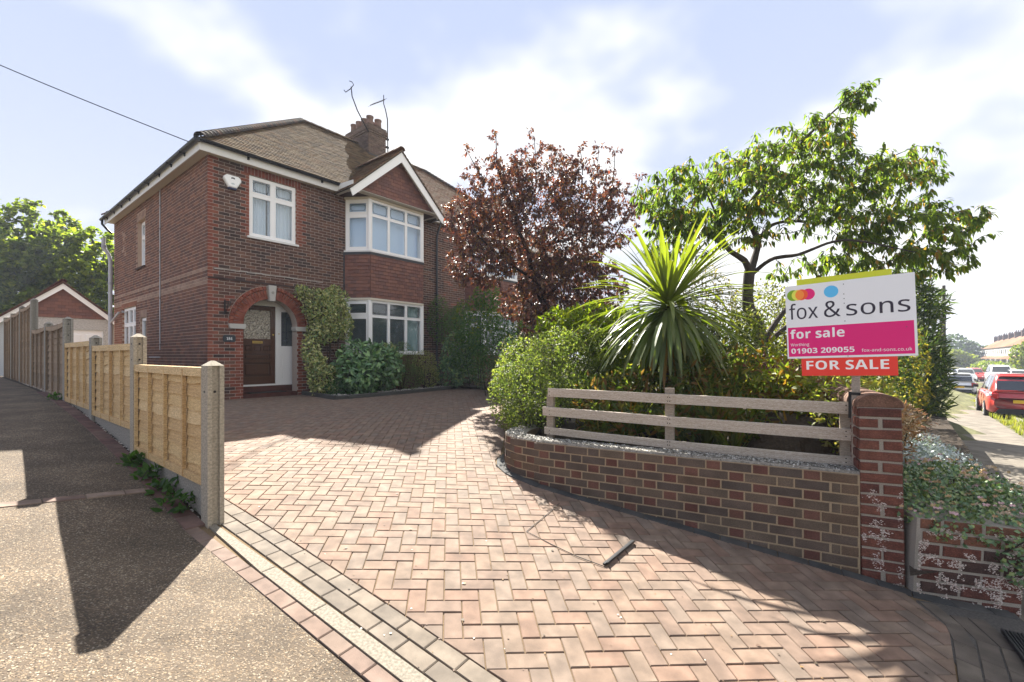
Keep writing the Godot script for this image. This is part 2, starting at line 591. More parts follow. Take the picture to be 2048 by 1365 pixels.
# ------------------------------------------------------------------ ground, drive, pavement
func setting():
	var xs := []
	var s := -420.0
	while s < 420.0:
		xs.push_back(s)
		s += clampf(absf(s) * 0.12, 0.35, 40.0)
	var ds := []
	s = -60.0
	while s < 620.0:
		ds.push_back(s)
		s += clampf(absf(s) * 0.10, 0.35, 40.0)
	var g := Geo.new()
	for j in ds.size():
		for i in xs.size():
			var h := base_level(xs[i], ds[j])
			g.v.push_back(W(xs[i], ds[j], h))
			g.n.push_back(Vector3(base_level(xs[i] - 0.2, ds[j]) - base_level(xs[i] + 0.2, ds[j]), 0.4, base_level(xs[i], ds[j] + 0.2) - base_level(xs[i], ds[j] - 0.2)).normalized() if absf(xs[i]) > 30.0 else Vector3.UP)
			g.c.push_back(Color.WHITE)
	for j in ds.size() - 1:
		for i in xs.size() - 1:
			var a := j * xs.size() + i
			g.ix.append_array([a, a + xs.size(), a + 1, a + 1, a + xs.size(), a + xs.size() + 1])
	kind(obj("ground", g, M.ground), "structure")

	var strip := func(q0: float, q1: float, g0: float, g1: float) -> PackedVector2Array:
		return PackedVector2Array([road_point(q0, g0), road_point(q1, g0), road_point(q1, g1), road_point(q0, g1)])
	kind(obj("pavement", sheet(strip.call(0.2, 160.0, 0.55, 2.25), street_level, 0.0, 1.6), M.pavement), "structure")
	kind(obj("pavement", sheet(strip.call(-9.0, 0.2, 0.05, 2.25), func(x, d): return base_level(x, d) + 0.06, 0.0, 0.5), M.pavement), "structure")
	kind(obj("road", sheet(strip.call(-20.0, 170.0, 2.9, 9.4), street_level, -0.05, 2.5), M.pavement), "structure")
	kind(obj("pavement", sheet(strip.call(0.0, 170.0, 9.55, 11.4), street_level, 0.02, 2.5), M.pavement), "structure")
	var kerb := Geo.new()
	for k in 60:
		var q := -4.0 + k * 2.7
		for gg in [2.82, 9.46]:
			var a := road_point(q, gg)
			var b := road_point(q + 2.69, gg)
			var p := W(a.x, a.y, street_level(a.x, a.y))
			var p2 := W(b.x, b.y, street_level(b.x, b.y))
			var x := (p2 - p).normalized()
			var bs := Basis(x, Vector3.UP, x.cross(Vector3.UP)).orthonormalized()
			kerb.box(Transform3D(bs, (p + p2) * 0.5), Vector3((p2 - p).length(), 0.16, 0.13), Color(0.30, 0.28, 0.25))
	kind(obj("kerb", kerb, M.concrete), "structure")
	# dry grass of the verge beside the parked cars
	var tuft := Geo.new()
	for k in 5:
		var a := TAU * k / 5.0
		var p := Vector3(cos(a) * 0.1, 0, sin(a) * 0.1)
		tuft.blade([p, p * 1.6 + Vector3(0, 0.5, 0), p * 3.2 + Vector3(0, 0.9, 0)], [0.05, 0.04, 0.004], Vector3(-sin(a), 0, cos(a)), 0.2, Color.WHITE, Color.WHITE)
	var tr := []
	var cols := []
	for k in 2600:
		var q := pow(rng.randf(), 0.7) * 60.0 + 4.0
		var p := road_point(q, 2.26 + 0.55 * rng.randf() + (0.7 * rng.randf() if k % 3 == 0 else 0.0))
		if noise.get_noise_2d(p.x * 1.3, p.y * 1.3) < -0.02 and k % 4:
			continue
		tr.push_back(Transform3D(Basis(Vector3.UP, R(0, TAU)).scaled(Vector3.ONE * R(0.10, 0.24)), W(p.x, p.y, street_level(p.x, p.y) - 0.01)))
		cols.push_back(Color(0.36, 0.31, 0.10).lerp(Color(0.20, 0.24, 0.06), rng.randf()))
	kind(swarm("verge_grass", tuft, M.leaf, tr, cols), "stuff")

	# earth of the beds
	var bed := PackedVector2Array([Vector2(2.62, 3.42), Vector2(1.9, 3.72), Vector2(1.2, 4.08), Vector2(0.62, 4.4), Vector2(0.3, 4.6), Vector2(0.08, 4.85), Vector2(0.02, 5.1), Vector2(0.02, 6.4), Vector2(-0.15, 8.2), Vector2(-0.25, 10.4), Vector2(-0.6, 13.4), Vector2(-1.9, 13.5), Vector2(-2.4, 15.2), Vector2(2.4, 21.2), road_point(21.0, -0.2), road_point(0.25, -0.15)])
	kind(obj("flower_bed", sheet(bed, func(x, d): return -0.93 - 0.022 * maxf(x - 2.0, 0.0) + 0.05 * noise.get_noise_2d(x * 3.0, d * 3.0), 0.0, 0.4), M.soil), "structure")
	var front := PackedVector2Array([house_plan(2.15, 0.02), house_plan(1.95, 1.9), house_plan(5.6, 1.62), house_plan(7.6, 0.9), house_plan(7.6, 0.02)])
	kind(obj("flower_bed", sheet(front, func(x, d): return -0.955 + 0.03 * noise.get_noise_2d(x * 4.0, d * 4.0), 0.0, 0.3), M.soil), "structure")
	var side := PackedVector2Array([road_point(-0.1, 0.12), road_point(0.9, 0.85), road_point(16.0, 0.6), road_point(16.0, -0.1), road_point(0.5, 0.1)])
	kind(obj("flower_bed", sheet(side, func(x, d): return maxf(street_level(x, d) + 0.12, -1.45) , 0.0, 0.3), M.soil), "structure")

func swarm(called: String, shape, m: Material, where: Array, cols: Array, parent: Node = null) -> MultiMeshInstance3D:
	var mm := MultiMesh.new()
	mm.transform_format = MultiMesh.TRANSFORM_3D
	mm.use_colors = true
	var me: ArrayMesh = shape.mesh() if shape is Geo else shape
	me.surface_set_material(0, m)
	mm.mesh = me
	mm.instance_count = where.size()
	for k in where.size():
		mm.set_instance_transform(k, where[k])
		mm.set_instance_color(k, cols[k])
	var o := MultiMeshInstance3D.new()
	o.name = called
	o.multimesh = mm
	(parent if parent else self).add_child(o, true)
	return o

func house_plan(s: float, z: float) -> Vector2:             # along the house front, and out from it, to plan
	return Vector2(-6.75 + FX * s + FD * z, 10.08 + FD * s - FX * z)

const PAVER := [Color(0.335, 0.232, 0.172), Color(0.32, 0.232, 0.176), Color(0.302, 0.23, 0.18), Color(0.33, 0.214, 0.156), Color(0.30, 0.21, 0.16)]
const EDGE := [Color(0.28, 0.232, 0.185), Color(0.255, 0.212, 0.17), Color(0.305, 0.25, 0.195)]
const DARK := [Color(0.105, 0.105, 0.10), Color(0.125, 0.12, 0.11), Color(0.09, 0.092, 0.092)]
const REDS := [Color(0.33, 0.23, 0.18), Color(0.305, 0.215, 0.17), Color(0.345, 0.25, 0.195)]
const WALL_LINE := [Vector2(0.16, 5.62), Vector2(0.0, 5.36), Vector2(-0.075, 5.1), Vector2(-0.06, 4.9), Vector2(0.05, 4.70), Vector2(0.3, 4.47), Vector2(0.7, 4.235), Vector2(1.25, 3.94), Vector2(1.88, 3.607), Vector2(2.507, 3.273)]

func driveway():
	var field := PackedVector2Array([Vector2(1.45, 1.012), Vector2(-0.038, 2.051), Vector2(-2.298, 3.631), Vector2(-6.2, 6.72), Vector2(-15.6, 14.18), Vector2(-13.9, 16.1), Vector2(-13.4, 15.42), Vector2(-6.76, 10.06), house_plan(0.72, -0.02), house_plan(0.74, 0.06), house_plan(2.02, 0.06), house_plan(2.12, 0.0), house_plan(1.86, 2.0), house_plan(4.0, 1.93), house_plan(5.7, 1.68), house_plan(6.6, 1.2), Vector2(-0.65, 13.3), Vector2(-0.3, 10.4), Vector2(-0.22, 8.0), Vector2(-0.1, 6.3)])
	var foot := smooth_line(WALL_LINE)
	for k in range(8, foot.size()):
		var dd: Vector2 = (foot[mini(k + 1, foot.size() - 1)] - foot[k - 1]).normalized()
		field.push_back(foot[k] + Vector2(dd.y, -dd.x) * 0.112)
	field.append_array([Vector2(2.655, 3.07), Vector2(2.625, 2.73), Vector2(2.243, 2.289), Vector2(1.5, 1.39)])
	var root := node("driveway")
	kind(root, "structure")
	var whole := Geometry2D.offset_polygon(field, 0.35)[0]
	obj("joint_sand", sheet(whole, drive_level, -0.009, 0.3), M.joint_sand, root)
	var e1 := Vector2(0.990, 0.139) * 0.1
	var e2 := Vector2(0.136, -0.991) * 0.1
	var o := Vector2(-0.26, 2.389)
	var full := []
	var cut := Geo.new()
	var inner := Geometry2D.offset_polygon(field, -0.002)[0]
	for y in range(-150, 25):
		for x in range(-180, 60):
			var ph := posmod(x + y, 4)
			if ph == 1 or ph == 3:
				continue
			var c := o + e1 * x + e2 * y
			if c.y < 0.9 or c.y > 17.5 or c.x < -16.5 or c.x > 3.2:
				continue
			var u := e1 * (2 if ph == 0 else 1)
			var w := e2 * (1 if ph == 0 else 2)
			var m := c + (u + w) * 0.5
			var gap := 0.0024
			var un := u.normalized() * gap
			var wn := w.normalized() * gap
			var quad := PackedVector2Array([c + un + wn, c + u - un + wn, c + u + w - un - wn, c + w + un - wn])
			var inside := 0
			for q in quad:
				if Geometry2D.is_point_in_polygon(q, inner):
					inside += 1
			if inside == 0 and not Geometry2D.is_point_in_polygon(m, inner):
				continue
			var tone := rng.randi() % 5
			if ph == 0 and tone == 2:
				tone = 0
			if ph == 2 and tone == 3 and rng.randf() < 0.6:
				tone = 2
			var hop := R(-0.0015, 0.0015)
			if inside == 4:
				var lng := (e1 if ph == 0 else e2).normalized()
				var h0 := drive_level(m.x, m.y)
				var a := W(m.x + lng.x * 0.05, m.y + lng.y * 0.05, drive_level(m.x + lng.x * 0.05, m.y + lng.y * 0.05)) - W(m.x, m.y, h0)
				var sd := Vector2(-lng.y, lng.x)
				var b := W(m.x + sd.x * 0.05, m.y + sd.y * 0.05, drive_level(m.x + sd.x * 0.05, m.y + sd.y * 0.05)) - W(m.x, m.y, h0)
				var zx := a.normalized().rotated(Vector3.RIGHT, R(-0.006, 0.006))
				var zz := zx.cross(b).normalized()
				if zz.y < 0:
					zz = -zz
				var bs := Basis(zx, zz.cross(zx), zz)
				full.push_back([Transform3D(bs, W(m.x, m.y, h0 + hop - 0.02) ), Vector3(0.2 - gap * 2, 0.1 - gap * 2, 0.04), tone])
			else:
				for r in Geometry2D.intersect_polygons(quad, inner):
					slab(cut, r, drive_level, hop, PAVER[tone], 0.003)
	pieces(root, "paver", "far_pavers", full, PAVER, M.paver, 0.004, 300, Vector3(0.1, EYE, -0.6))
	kind(obj("cut_pavers", cut, M.paver, root), "stuff")
	# edging courses: [line, first offset, width of a block, length of a block, colours, rows]
	course(root, [Vector2(1.6, 0.906), Vector2(-0.038, 2.051), Vector2(-2.298, 3.631), Vector2(-6.2, 6.72), Vector2(-11.0, 10.53)], 0.003, 0.1, 0.2, EDGE, 2, false)
	course(root, foot.slice(7) + [Vector2(2.712, 3.165), Vector2(2.76, 3.10), Vector2(3.25, 2.985)], -0.108, 0.1, 0.2, DARK, 1, true)
	course(root, [Vector2(2.665, 2.985), Vector2(2.63, 2.73), Vector2(2.243, 2.289), Vector2(1.5, 1.39)], 0.003, 0.1, 0.2, [EDGE[1] * 0.7, EDGE[0] * 0.62, EDGE[1] * 0.8], 3, false)
	var apron := Geo.new()
	slab(apron, PackedVector2Array([Vector2(2.67, 3.01), Vector2(3.27, 2.96), Vector2(3.05, 2.4), Vector2(2.70, 1.8), Vector2(2.1, 1.8), Vector2(2.3, 2.3)]), drive_level, -0.006, Color(0.13, 0.125, 0.115))
	obj("drain_surround", apron, M.concrete, root)
	# concrete strip and red blocks between the two drives
	var strip := Geo.new()
	var t := 0.0
	var a0 := Vector2(-2.204, 3.28)
	var dir := Vector2(0.8245, -0.5659)
	for len in [0.94, 0.52, 0.93, 0.92, 0.9]:
		var p := a0 + dir * t
		var q: Vector2 = a0 + dir * (t + len - 0.004)
		var nn := Vector2(-dir.y, dir.x) * 0.083 * -1.0
		var w0 := 0.45 if t < 0.1 else 1.0
		slab(strip, PackedVector2Array([p, q, q + nn, p + nn * w0]), drive_level, 0.004, Color(0.34, 0.305, 0.25), 0.004)
		t += len
	obj("concrete_strip", strip, M.concrete, root)
	course(root, [Vector2(-2.25, 3.21), Vector2(-2.25, 3.21) + dir * 4.0], -0.093, 0.09, 0.165, REDS, 1, true)
	# grit and bits of leaf lying on the paving
	var bit := Geo.new()
	bit.face([Vector3(-1, 0, -0.6), Vector3(-0.2, 0.25, 1), Vector3(1, 0.1, 0.3), Vector3(0.4, 0.3, -0.9)], Color.WHITE)
	var tr := []
	var cols := []
	for k in 320:
		var p := Vector2(R(-2.0, 2.6), pow(rng.randf(), 1.5) * 5.0 + 1.9)
		if not Geometry2D.is_point_in_polygon(p, whole):
			continue
		var sz := R(0.003, 0.007) * (1.0 if k % 9 else 2.0)
		tr.push_back(Transform3D(Basis(Vector3.UP, R(0, TAU)).scaled(Vector3.ONE * sz), W(p.x, p.y, drive_level(p.x, p.y) + 0.003)))
		cols.push_back([Color(0.05, 0.035, 0.02), Color(0.16, 0.09, 0.03), Color(0.5, 0.46, 0.4), Color(0.09, 0.05, 0.03)][k % 4])
	kind(swarm("leaf_litter", bit, M.plain, tr, cols), "stuff")

func course(root: Node, line: Array, off: float, wide: float, long: float, tones: Array, rows: int, right: bool):   # edging blocks along a line; offset to the left of it, or to the right
	var sgn := 1.0
	for row in rows:
		var at := 0.0 if row == 0 else long * 0.5
		var total := 0.0
		for k in line.size() - 1:
			total += line[k].distance_to(line[k + 1])
		while at < total - 0.03:
			var q := []
			for e in [at + 0.002, minf(at + long, total) - 0.002]:
				var left: float = e
				for k in line.size() - 1:
					var l: float = line[k].distance_to(line[k + 1])
					if left <= l or k == line.size() - 2:
						var d: Vector2 = (line[k + 1] - line[k]) / l
						# soften the turn between two stretches
						var d2 := d
						if left > l - 0.15 and k < line.size() - 2:
							d2 = d.lerp((line[k + 2] - line[k + 1]).normalized(), 0.5 * (left - l + 0.15) / 0.15)
						elif left < 0.15 and k > 0:
							d2 = d.lerp((line[k] - line[k - 1]).normalized(), 0.5 * (0.15 - left) / 0.15)
						var nn := Vector2(d2.y, -d2.x).normalized() * sgn
						var base: Vector2 = line[k] + d * left
						if right:
							q.push_back([base + nn * (-off - wide + 0.002), base + nn * (-off - 0.002)])
						else:
							q.push_back([base + nn * -(off + row * (wide + 0.003) + 0.002), base + nn * -(off + row * (wide + 0.003) + wide - 0.002)])
						break
					left -= l
			var g := Geo.new()
			slab(g, PackedVector2Array([q[0][0], q[1][0], q[1][1], q[0][1]]), drive_level, R(-0.001, 0.001) + (0.0 if row == 0 else 0.0), tones[rng.randi() % tones.size()], 0.005)
			obj("edging_block", g, M.paver, root)
			at += long

func neighbour_drive():
	var p := PackedVector2Array([Vector2(1.364, 0.573), Vector2(-0.27, 1.719), Vector2(-2.26, 3.112), Vector2(-2.2, 3.13), Vector2(-17.9, 15.57), Vector2(-30.0, 14.0), Vector2(-30.0, -2.0), Vector2(1.4, -2.0)])
	var root := node("neighbouring_drive")
	kind(root, "structure")
	obj("tarmac", sheet(p, near_level, 0.0, 0.4), M.tarmac, root)
	# a row of single bricks across the drive
	var a := Vector2(-3.62, 2.76)
	var b := Vector2(-2.55, 3.98)
	var dir := (b - a).normalized()
	for k in 9:
		var c := a + dir * (k * 0.222 - 0.35)
		var n := Vector2(-dir.y, dir.x) * 0.045
		var g := Geo.new()
		var e := c + dir * 0.215
		slab(g, PackedVector2Array([c - n, e - n, e + n, c + n]), near_level, 0.006, [Color(0.36, 0.26, 0.20), Color(0.30, 0.20, 0.16), Color(0.40, 0.30, 0.235)][k % 3], 0.003)
		obj("paver", g, M.paver, root)
	# red edging along the fence
	var st := Vector2(-2.235, 3.092)
	for k in 34:
		var sdir := Vector2(-0.784, 0.621)
		var c := st + sdir * (k * 0.222) + Vector2(0.02, 0.0)
		var n := Vector2(0.621, 0.784) * 0.115
		var e := c + sdir * 0.217
		var g := Geo.new()
		slab(g, PackedVector2Array([c - n * 0.05, e - n * 0.05, e + n, c + n]), near_level, 0.008, [Color(0.22, 0.12, 0.095), Color(0.19, 0.10, 0.085), Color(0.25, 0.15, 0.12)][rng.randi() % 3], 0.004)
		obj("edging_block", g, M.paver, root)
	# loose stones at the foot of the fence
	var stone := Geo.new()
	stone.hexa([Vector3(-1, 0, 0.7), Vector3(0.6, 0, 1), Vector3(1, 0, -0.6), Vector3(-0.5, 0, -1)], [Vector3(-0.6, 0.8, 0.3), Vector3(0.4, 1, 0.5), Vector3(0.5, 0.9, -0.3), Vector3(-0.3, 0.7, -0.6)], Color.WHITE)
	var tr := []
	var cols := []
	for k in 900:
		var t := R(0.1, 11.0)
		var off := R(0.20, 0.27)
		var q := Vector2(-2.126, 3.23) + Vector2(-0.784, 0.621) * t - Vector2(0.621, 0.784) * (0.24 - off + 0.02)
		tr.push_back(Transform3D(Basis(Vector3.UP, R(0, TAU)).scaled(Vector3(1, 0.7, 1) * R(0.006, 0.017)), W(q.x, q.y, near_level(q.x, q.y) - 0.01)))
		cols.push_back([Color(0.55, 0.52, 0.47), Color(0.34, 0.30, 0.25), Color(0.24, 0.21, 0.18), Color(0.44, 0.37, 0.29)][rng.randi() % 4])
	var bed := PackedVector2Array()
	for q in [[0.0, 0.02], [0.0, 0.13], [22.0, 0.13], [22.0, 0.02]]:
		bed.push_back(Vector2(-2.126, 3.23) + Vector2(-0.784, 0.621) * q[0] - Vector2(0.621, 0.784) * q[1])
	obj("gravel_strip", sheet(bed, near_level, -0.006, 0.4), M.soil, root)
	kind(swarm("gravel", stone, M.plain, tr, cols), "stuff")

# ------------------------------------------------------------------ the fence
const NEW_WOOD := [Color(0.74, 0.53, 0.27), Color(0.70, 0.485, 0.24), Color(0.78, 0.58, 0.32), Color(0.67, 0.455, 0.225)]
const OLD_WOOD := [Color(0.50, 0.38, 0.27), Color(0.45, 0.34, 0.25), Color(0.55, 0.42, 0.30), Color(0.41, 0.32, 0.235)]

func fence_point(t: float) -> Vector2:
	return Vector2(-2.126, 3.23) + Vector2(-0.784, 0.621) * t

func fence_row():
	var ang := -38.4
	# [distance along the fence, foot, top]
	var posts := [[0.0, -1.25, -0.035], [1.93, -1.05, 0.216], [3.86, -0.95, 0.254], [5.79, -0.80, 0.585], [7.72, -0.75, 0.60], [9.65, -0.75, 1.165], [11.7, -0.75, 1.15], [13.7, -0.78, 1.12], [15.7, -0.8, 1.12]]
	var names := ["pale concrete fence post with one bolt hole at the gateway end of the fence", "mottled concrete fence post between the first two new yellow panels", "concrete fence post between the second and third new yellow panels", "tall grey concrete fence post where new yellow panels meet weathered ones", "grey concrete fence post between the two lower weathered panels", "tall lichened concrete fence post where the fence steps up highest", "grey concrete fence post second in the tall weathered stretch", "thin looking concrete fence post third in the tall weathered stretch", "farthest concrete fence post of the tall weathered stretch"]
	for k in posts.size():
		var p := fence_point(posts[k][0])
		var h: float = posts[k][2] - posts[k][1]
		var o := node("fence_post", yaw(ang, W(p.x, p.y, posts[k][1])))
		tag(o, names[k], "fence post", "concrete posts of the boundary fence")
		var g := Geo.new()
		var w := 0.0625
		var d := 0.052
		var sec := PackedVector2Array([Vector2(-w, -d), Vector2(w, -d), Vector2(w, -0.024), Vector2(w - 0.024, -0.02), Vector2(w - 0.024, 0.02), Vector2(w, 0.024), Vector2(w, d), Vector2(-w, d), Vector2(-w, 0.024), Vector2(-w + 0.024, 0.02), Vector2(-w + 0.024, -0.02), Vector2(-w, -0.024)])
		var col := Color(0.60, 0.535, 0.43) if k < 2 else Color(0.47, 0.45, 0.40)
		g.prism(sec, Transform3D(Basis(Vector3.RIGHT, Vector3.FORWARD, Vector3.UP), Vector3.ZERO), 0.0, h - 0.035, col)
		obj("shaft", g, M.concrete, o)
		var c := Geo.new()
		c.hexa([Vector3(-w, h - 0.035, d), Vector3(w, h - 0.035, d), Vector3(w, h - 0.035, -d), Vector3(-w, h - 0.035, -d)], [Vector3(-0.012, h, 0.01), Vector3(0.012, h, 0.01), Vector3(0.012, h, -0.01), Vector3(-0.012, h, -0.01)], col * 1.05)
		obj("cap", c, M.concrete, o)
		if k < 4:
			var spots := [[0.0, 0.82]] if k == 0 else [[0.0, 0.92], [0.0, 0.8]]
			for s in spots:
				var b := Geo.new()
				b.cyl(Vector3(s[0], h * s[1], d - 0.004), Vector3(s[0], h * s[1], d + 0.0015), 0.009, 10, Color(0.02, 0.018, 0.016))
				obj("bolt_hole", b, M.plain, o)
				b = Geo.new()
				b.cyl(Vector3(w - 0.028, h * s[1], 0.0), Vector3(w - 0.0225, h * s[1], 0.0), 0.009, 10, Color(0.02, 0.018, 0.016))
				obj("bolt_hole", b, M.plain, o)
	# [post, bottom, top, new, label]
	var panels := [[0, -0.925, -0.085, true, "new yellow lapped fence panel nearest the gateway, lowest of the new ones"], [1, -0.72, 0.12, true, "new yellow lapped fence panel in the middle of the three new ones"], [2, -0.67, 0.185, true, "new yellow lapped fence panel beside the tall post and the weathered panels"], [3, -0.65, 0.51, false, "weathered brown fence panel with sagging top next to the new panels"], [4, -0.65, 0.52, false, "narrow looking weathered fence panel below the step up in height"], [5, -0.66, 1.07, false, "tall weathered fence panel with battens just past the step up"], [6, -0.68, 1.05, false, "tall dark weathered fence panel third from the far end"], [7, -0.70, 1.03, false, "tall weathered fence panel at the far end"]]
	for k in panels.size():
		var q = panels[k]
		var a := fence_point(posts[k + 1][0] - 0.05)
		var b := fence_point(posts[k][0] + 0.05)
		var wide := a.distance_to(b)
		var h: float = q[2] - q[1]
		var o := node("lap_fence", yaw(ang, W(a.x, a.y, q[1])))
		tag(o, q[4], "fence", "new yellow fence panels" if q[3] else "weathered fence panels")
		var tones: Array = NEW_WOOD if q[3] else OLD_WOOD
		var m: Material = M.timber if q[3] else M.old_timber
		var rows := int(round(h / 0.106))
		var step := (h - 0.03) / rows
		for r in rows:                                          # lapped boards with a wavy lower edge
			var g := Geo.new()
			var col: Color = tones[rng.randi() % 4]
			var n := 14
			var y0 := 0.01 + r * step
			var y1 := y0 + step + 0.022
			var amp := 0.009 if q[3] else 0.006
			for i in n:
				var pts := []
				for e in [i, i + 1]:
					var x: float = wide * e / n
					var low := y0 + amp * noise.get_noise_2d(x * 7.0 + r * 31.0, k * 17.0) * 2.2
					pts.push_back([Vector3(x, low, 0.019), Vector3(x, y1, 0.002), Vector3(x, low, 0.008), Vector3(x, y1, -0.006)])
				g.face([pts[0][0], pts[1][0], pts[1][1], pts[0][1]], col)
				g.face([pts[0][2], pts[1][2], pts[1][0], pts[0][0]], col)
				g.face([pts[1][2], pts[0][2], pts[0][3], pts[1][3]], col)
				g.face([pts[0][1], pts[1][1], pts[1][3], pts[0][3]], col)
			obj("slat", g, m, o)
		for f in ([0.012, 0.25, 0.5, 0.75, 0.988] if q[3] else [0.012, 0.36, 0.68, 0.988]):
			var g := Geo.new()
			g.box(Transform3D(Basis(), Vector3(wide * f + R(-0.01, 0.01), h * 0.5 - 0.005, 0.033)), Vector3(0.028, h - 0.012, 0.026), tones[rng.randi() % 4] * 0.96)
			obj("batten", g, m, o)
		var tr := Geo.new()
		var sag := 0.0 if q[3] else 0.035
		for i in 8:
			var x0 := wide * i / 8.0
			var x1 := wide * (i + 1) / 8.0
			var s0 := -sag * sin(PI * i / 8.0)
			var s1 := -sag * sin(PI * (i + 1) / 8.0)
			tr.hexa([Vector3(x0, h - 0.065 + s0, 0.044), Vector3(x1, h - 0.065 + s1, 0.044), Vector3(x1, h - 0.065 + s1, 0.012), Vector3(x0, h - 0.065 + s0, 0.012)], [Vector3(x0, h + s0, 0.044), Vector3(x1, h + s1, 0.044), Vector3(x1, h + s1, -0.012), Vector3(x0, h + s0, -0.012)], tones[2])
		obj("top_rail", tr, m, o)
		var br := Geo.new()
		br.span(Vector3(0, -0.005, 0.012), Vector3(wide, 0.055, 0.040), tones[1])
		obj("bottom_rail", br, m, o)
		var gb := node("gravel_board", yaw(ang, W(a.x, a.y, q[1] - 0.31)))
		tag(gb, ["stained grey concrete gravel board under the nearest new fence panel", "grey concrete gravel board under the middle new fence panel", "grey concrete gravel board under the third new fence panel", "grey concrete gravel board under the sagging weathered panel", "concrete gravel board under the narrow weathered panel", "concrete gravel board under the first tall weathered panel", "concrete gravel board under the second tall weathered panel", "concrete gravel board under the farthest weathered panel"][k], "gravel board", "concrete gravel boards under the fence")
		var cb := Geo.new()
		cb.span(Vector3(0.0, 0, -0.018), Vector3(wide, 0.302, 0.018), Color(0.46, 0.43, 0.38))
		obj("board", cb, M.concrete, gb)

# ------------------------------------------------------------------ brick walls
const WALL_TONES := [Color(0.215, 0.16, 0.125), Color(0.17, 0.13, 0.108), Color(0.25, 0.185, 0.135), Color(0.28, 0.13, 0.095), Color(0.24, 0.105, 0.08), Color(0.25, 0.165, 0.11)]

func along(line: Array, dist: float) -> Array:              # the point and direction at a distance along a line in plan
	var left := dist
	for k in line.size() - 1:
		var l: float = line[k].distance_to(line[k + 1])
		if left <= l or k == line.size() - 2:
			var d: Vector2 = (line[k + 1] - line[k]) / l
			return [line[k] + d * left, d]
		left -= l
	return [line[0], Vector2.RIGHT]

func smooth_line(pts: Array, n := 8) -> Array:
	var c := Curve2D.new()
	for k in pts.size():
		var t: Vector2 = (pts[mini(k + 1, pts.size() - 1)] - pts[maxi(k - 1, 0)]) * 0.17
		c.add_point(pts[k], -t, t)
	var out := []
	var total := c.get_baked_length()
	for k in n * pts.size() + 1:
		out.push_back(c.sample_baked(total * k / (n * pts.size())))
	return out

func low_wall():
	var line := smooth_line(WALL_LINE)
	var total := 0.0
	for k in line.size() - 1:
		total += line[k].distance_to(line[k + 1])
	var root := node("low_garden_wall")
	tag(root, "low curved wall of dark and red bricks with tan mortar beside the drive", "wall")
	var top := -0.858
	var course_h := 0.075
	var list := []
	for r in 11:
		var h := top - course_h * (r + 0.5)
		var at := total - (0.0 if r % 2 == 0 else 0.169) - 0.01
		var k := 0
		if r % 2 == 1:                                           # closers at the pillar end
			var p := along(line, total - 0.06)
			list.push_back(wall_brick(p, h, 0.1))
			list[-1][2] = 5
			var p2 := along(line, total - 0.143)
			list.push_back(wall_brick(p2, h, 0.05))
			list[-1][2] = 2
		while at > 0.05:
			var header := k % 2 == 1
			var len := 0.1025 if header else 0.2155
			var p := along(line, at - len * 0.5 - 0.005)
			if h > drive_level(p[0].x, p[0].y) - 0.07 and h > -1.75:
				list.push_back(wall_brick(p, h, len - 0.001))
				list[-1][2] = (3 + rng.randi() % 2) if header and rng.randf() < 0.85 else rng.randi() % 3
				if not header and rng.randf() < 0.12:
					list[-1][2] = 5
			at -= len + 0.0105
			k += 1
	pieces(root, "brick", "far_bricks", list, WALL_TONES, M.brick, 0.004)
	var core := Geo.new()
	var cap := Geo.new()
	for k in line.size() - 1:
		var d: Vector2 = (line[k + 1] - line[k]).normalized()
		var inn := Vector2(-d.y, d.x)
		var quad := func(i: float, o: float, y: float) -> Array:
			var a0: Vector2 = line[k] + inn * o
			var a1: Vector2 = line[k + 1] + inn * o
			var b1: Vector2 = line[k + 1] + inn * i
			var b0: Vector2 = line[k] + inn * i
			return [W(a0.x, a0.y, y), W(a1.x, a1.y, y), W(b1.x, b1.y, y), W(b0.x, b0.y, y)]
		core.hexa(quad.call(0.21, -0.0, -1.8), quad.call(0.21, 0.0, top + 0.0), Color(0.46, 0.35, 0.225))
		cap.hexa(quad.call(0.24, 0.003, top + 0.002), quad.call(0.19, 0.016, -0.838), Color(0.46, 0.43, 0.375))
	obj("mortar", core, M.mortar, root)
	obj("coping", cap, M.concrete, root)
	# lichen and grit on the coping
	var chip := Geo.new()
	chip.face([Vector3(-1, 0, -0.5), Vector3(-0.3, 0.2, 0.9), Vector3(0.9, 0.1, 0.5), Vector3(0.5, 0.25, -0.8)], Color.WHITE)
	var tr := []
	var cols := []
	for k in 9000:
		var p := along(line, R(0.02, total))
		var inn := Vector2(-p[1].y, p[1].x)
		var u := rng.randf()
		var q: Vector2 = p[0] + inn * (0.002 + u * 0.19)
		var y := -0.838 if u > 0.12 else lerpf(top + 0.004, -0.838, u / 0.12)
		tr.push_back(Transform3D(Basis(Vector3(R(-1, 1), R(-0.4, 0.4), R(-1, 1)).normalized(), R(-0.7, 0.7)).rotated(Vector3.UP, R(0, TAU)).scaled(Vector3.ONE * R(0.003, 0.009)), W(q.x, q.y, y + 0.002)))
		cols.push_back([Color(0.55, 0.53, 0.48), Color(0.07, 0.065, 0.055), Color(0.10, 0.09, 0.07), Color(0.36, 0.34, 0.30)][rng.randi() % 4])
	kind(swarm("lichen", chip, M.plain, tr, cols, root), "stuff")

func wall_brick(p: Array, h: float, len: float) -> Array:
	var d: Vector2 = p[1]
	var x := Vector3(d.x, 0, -d.y)
	var z := x.cross(Vector3.UP)
	var b := Basis(x, Vector3.UP, z).rotated(x, R(-0.012, 0.012))
	return [Transform3D(b, W(p[0].x, p[0].y, h) + z * R(-0.0245, -0.0215)), Vector3(len, 0.0645, 0.055), 0]

const RED_TONES := [Color(0.40, 0.15, 0.105), Color(0.35, 0.125, 0.09), Color(0.44, 0.175, 0.12), Color(0.30, 0.115, 0.09), Color(0.18, 0.10, 0.085), Color(0.50, 0.22, 0.14)]

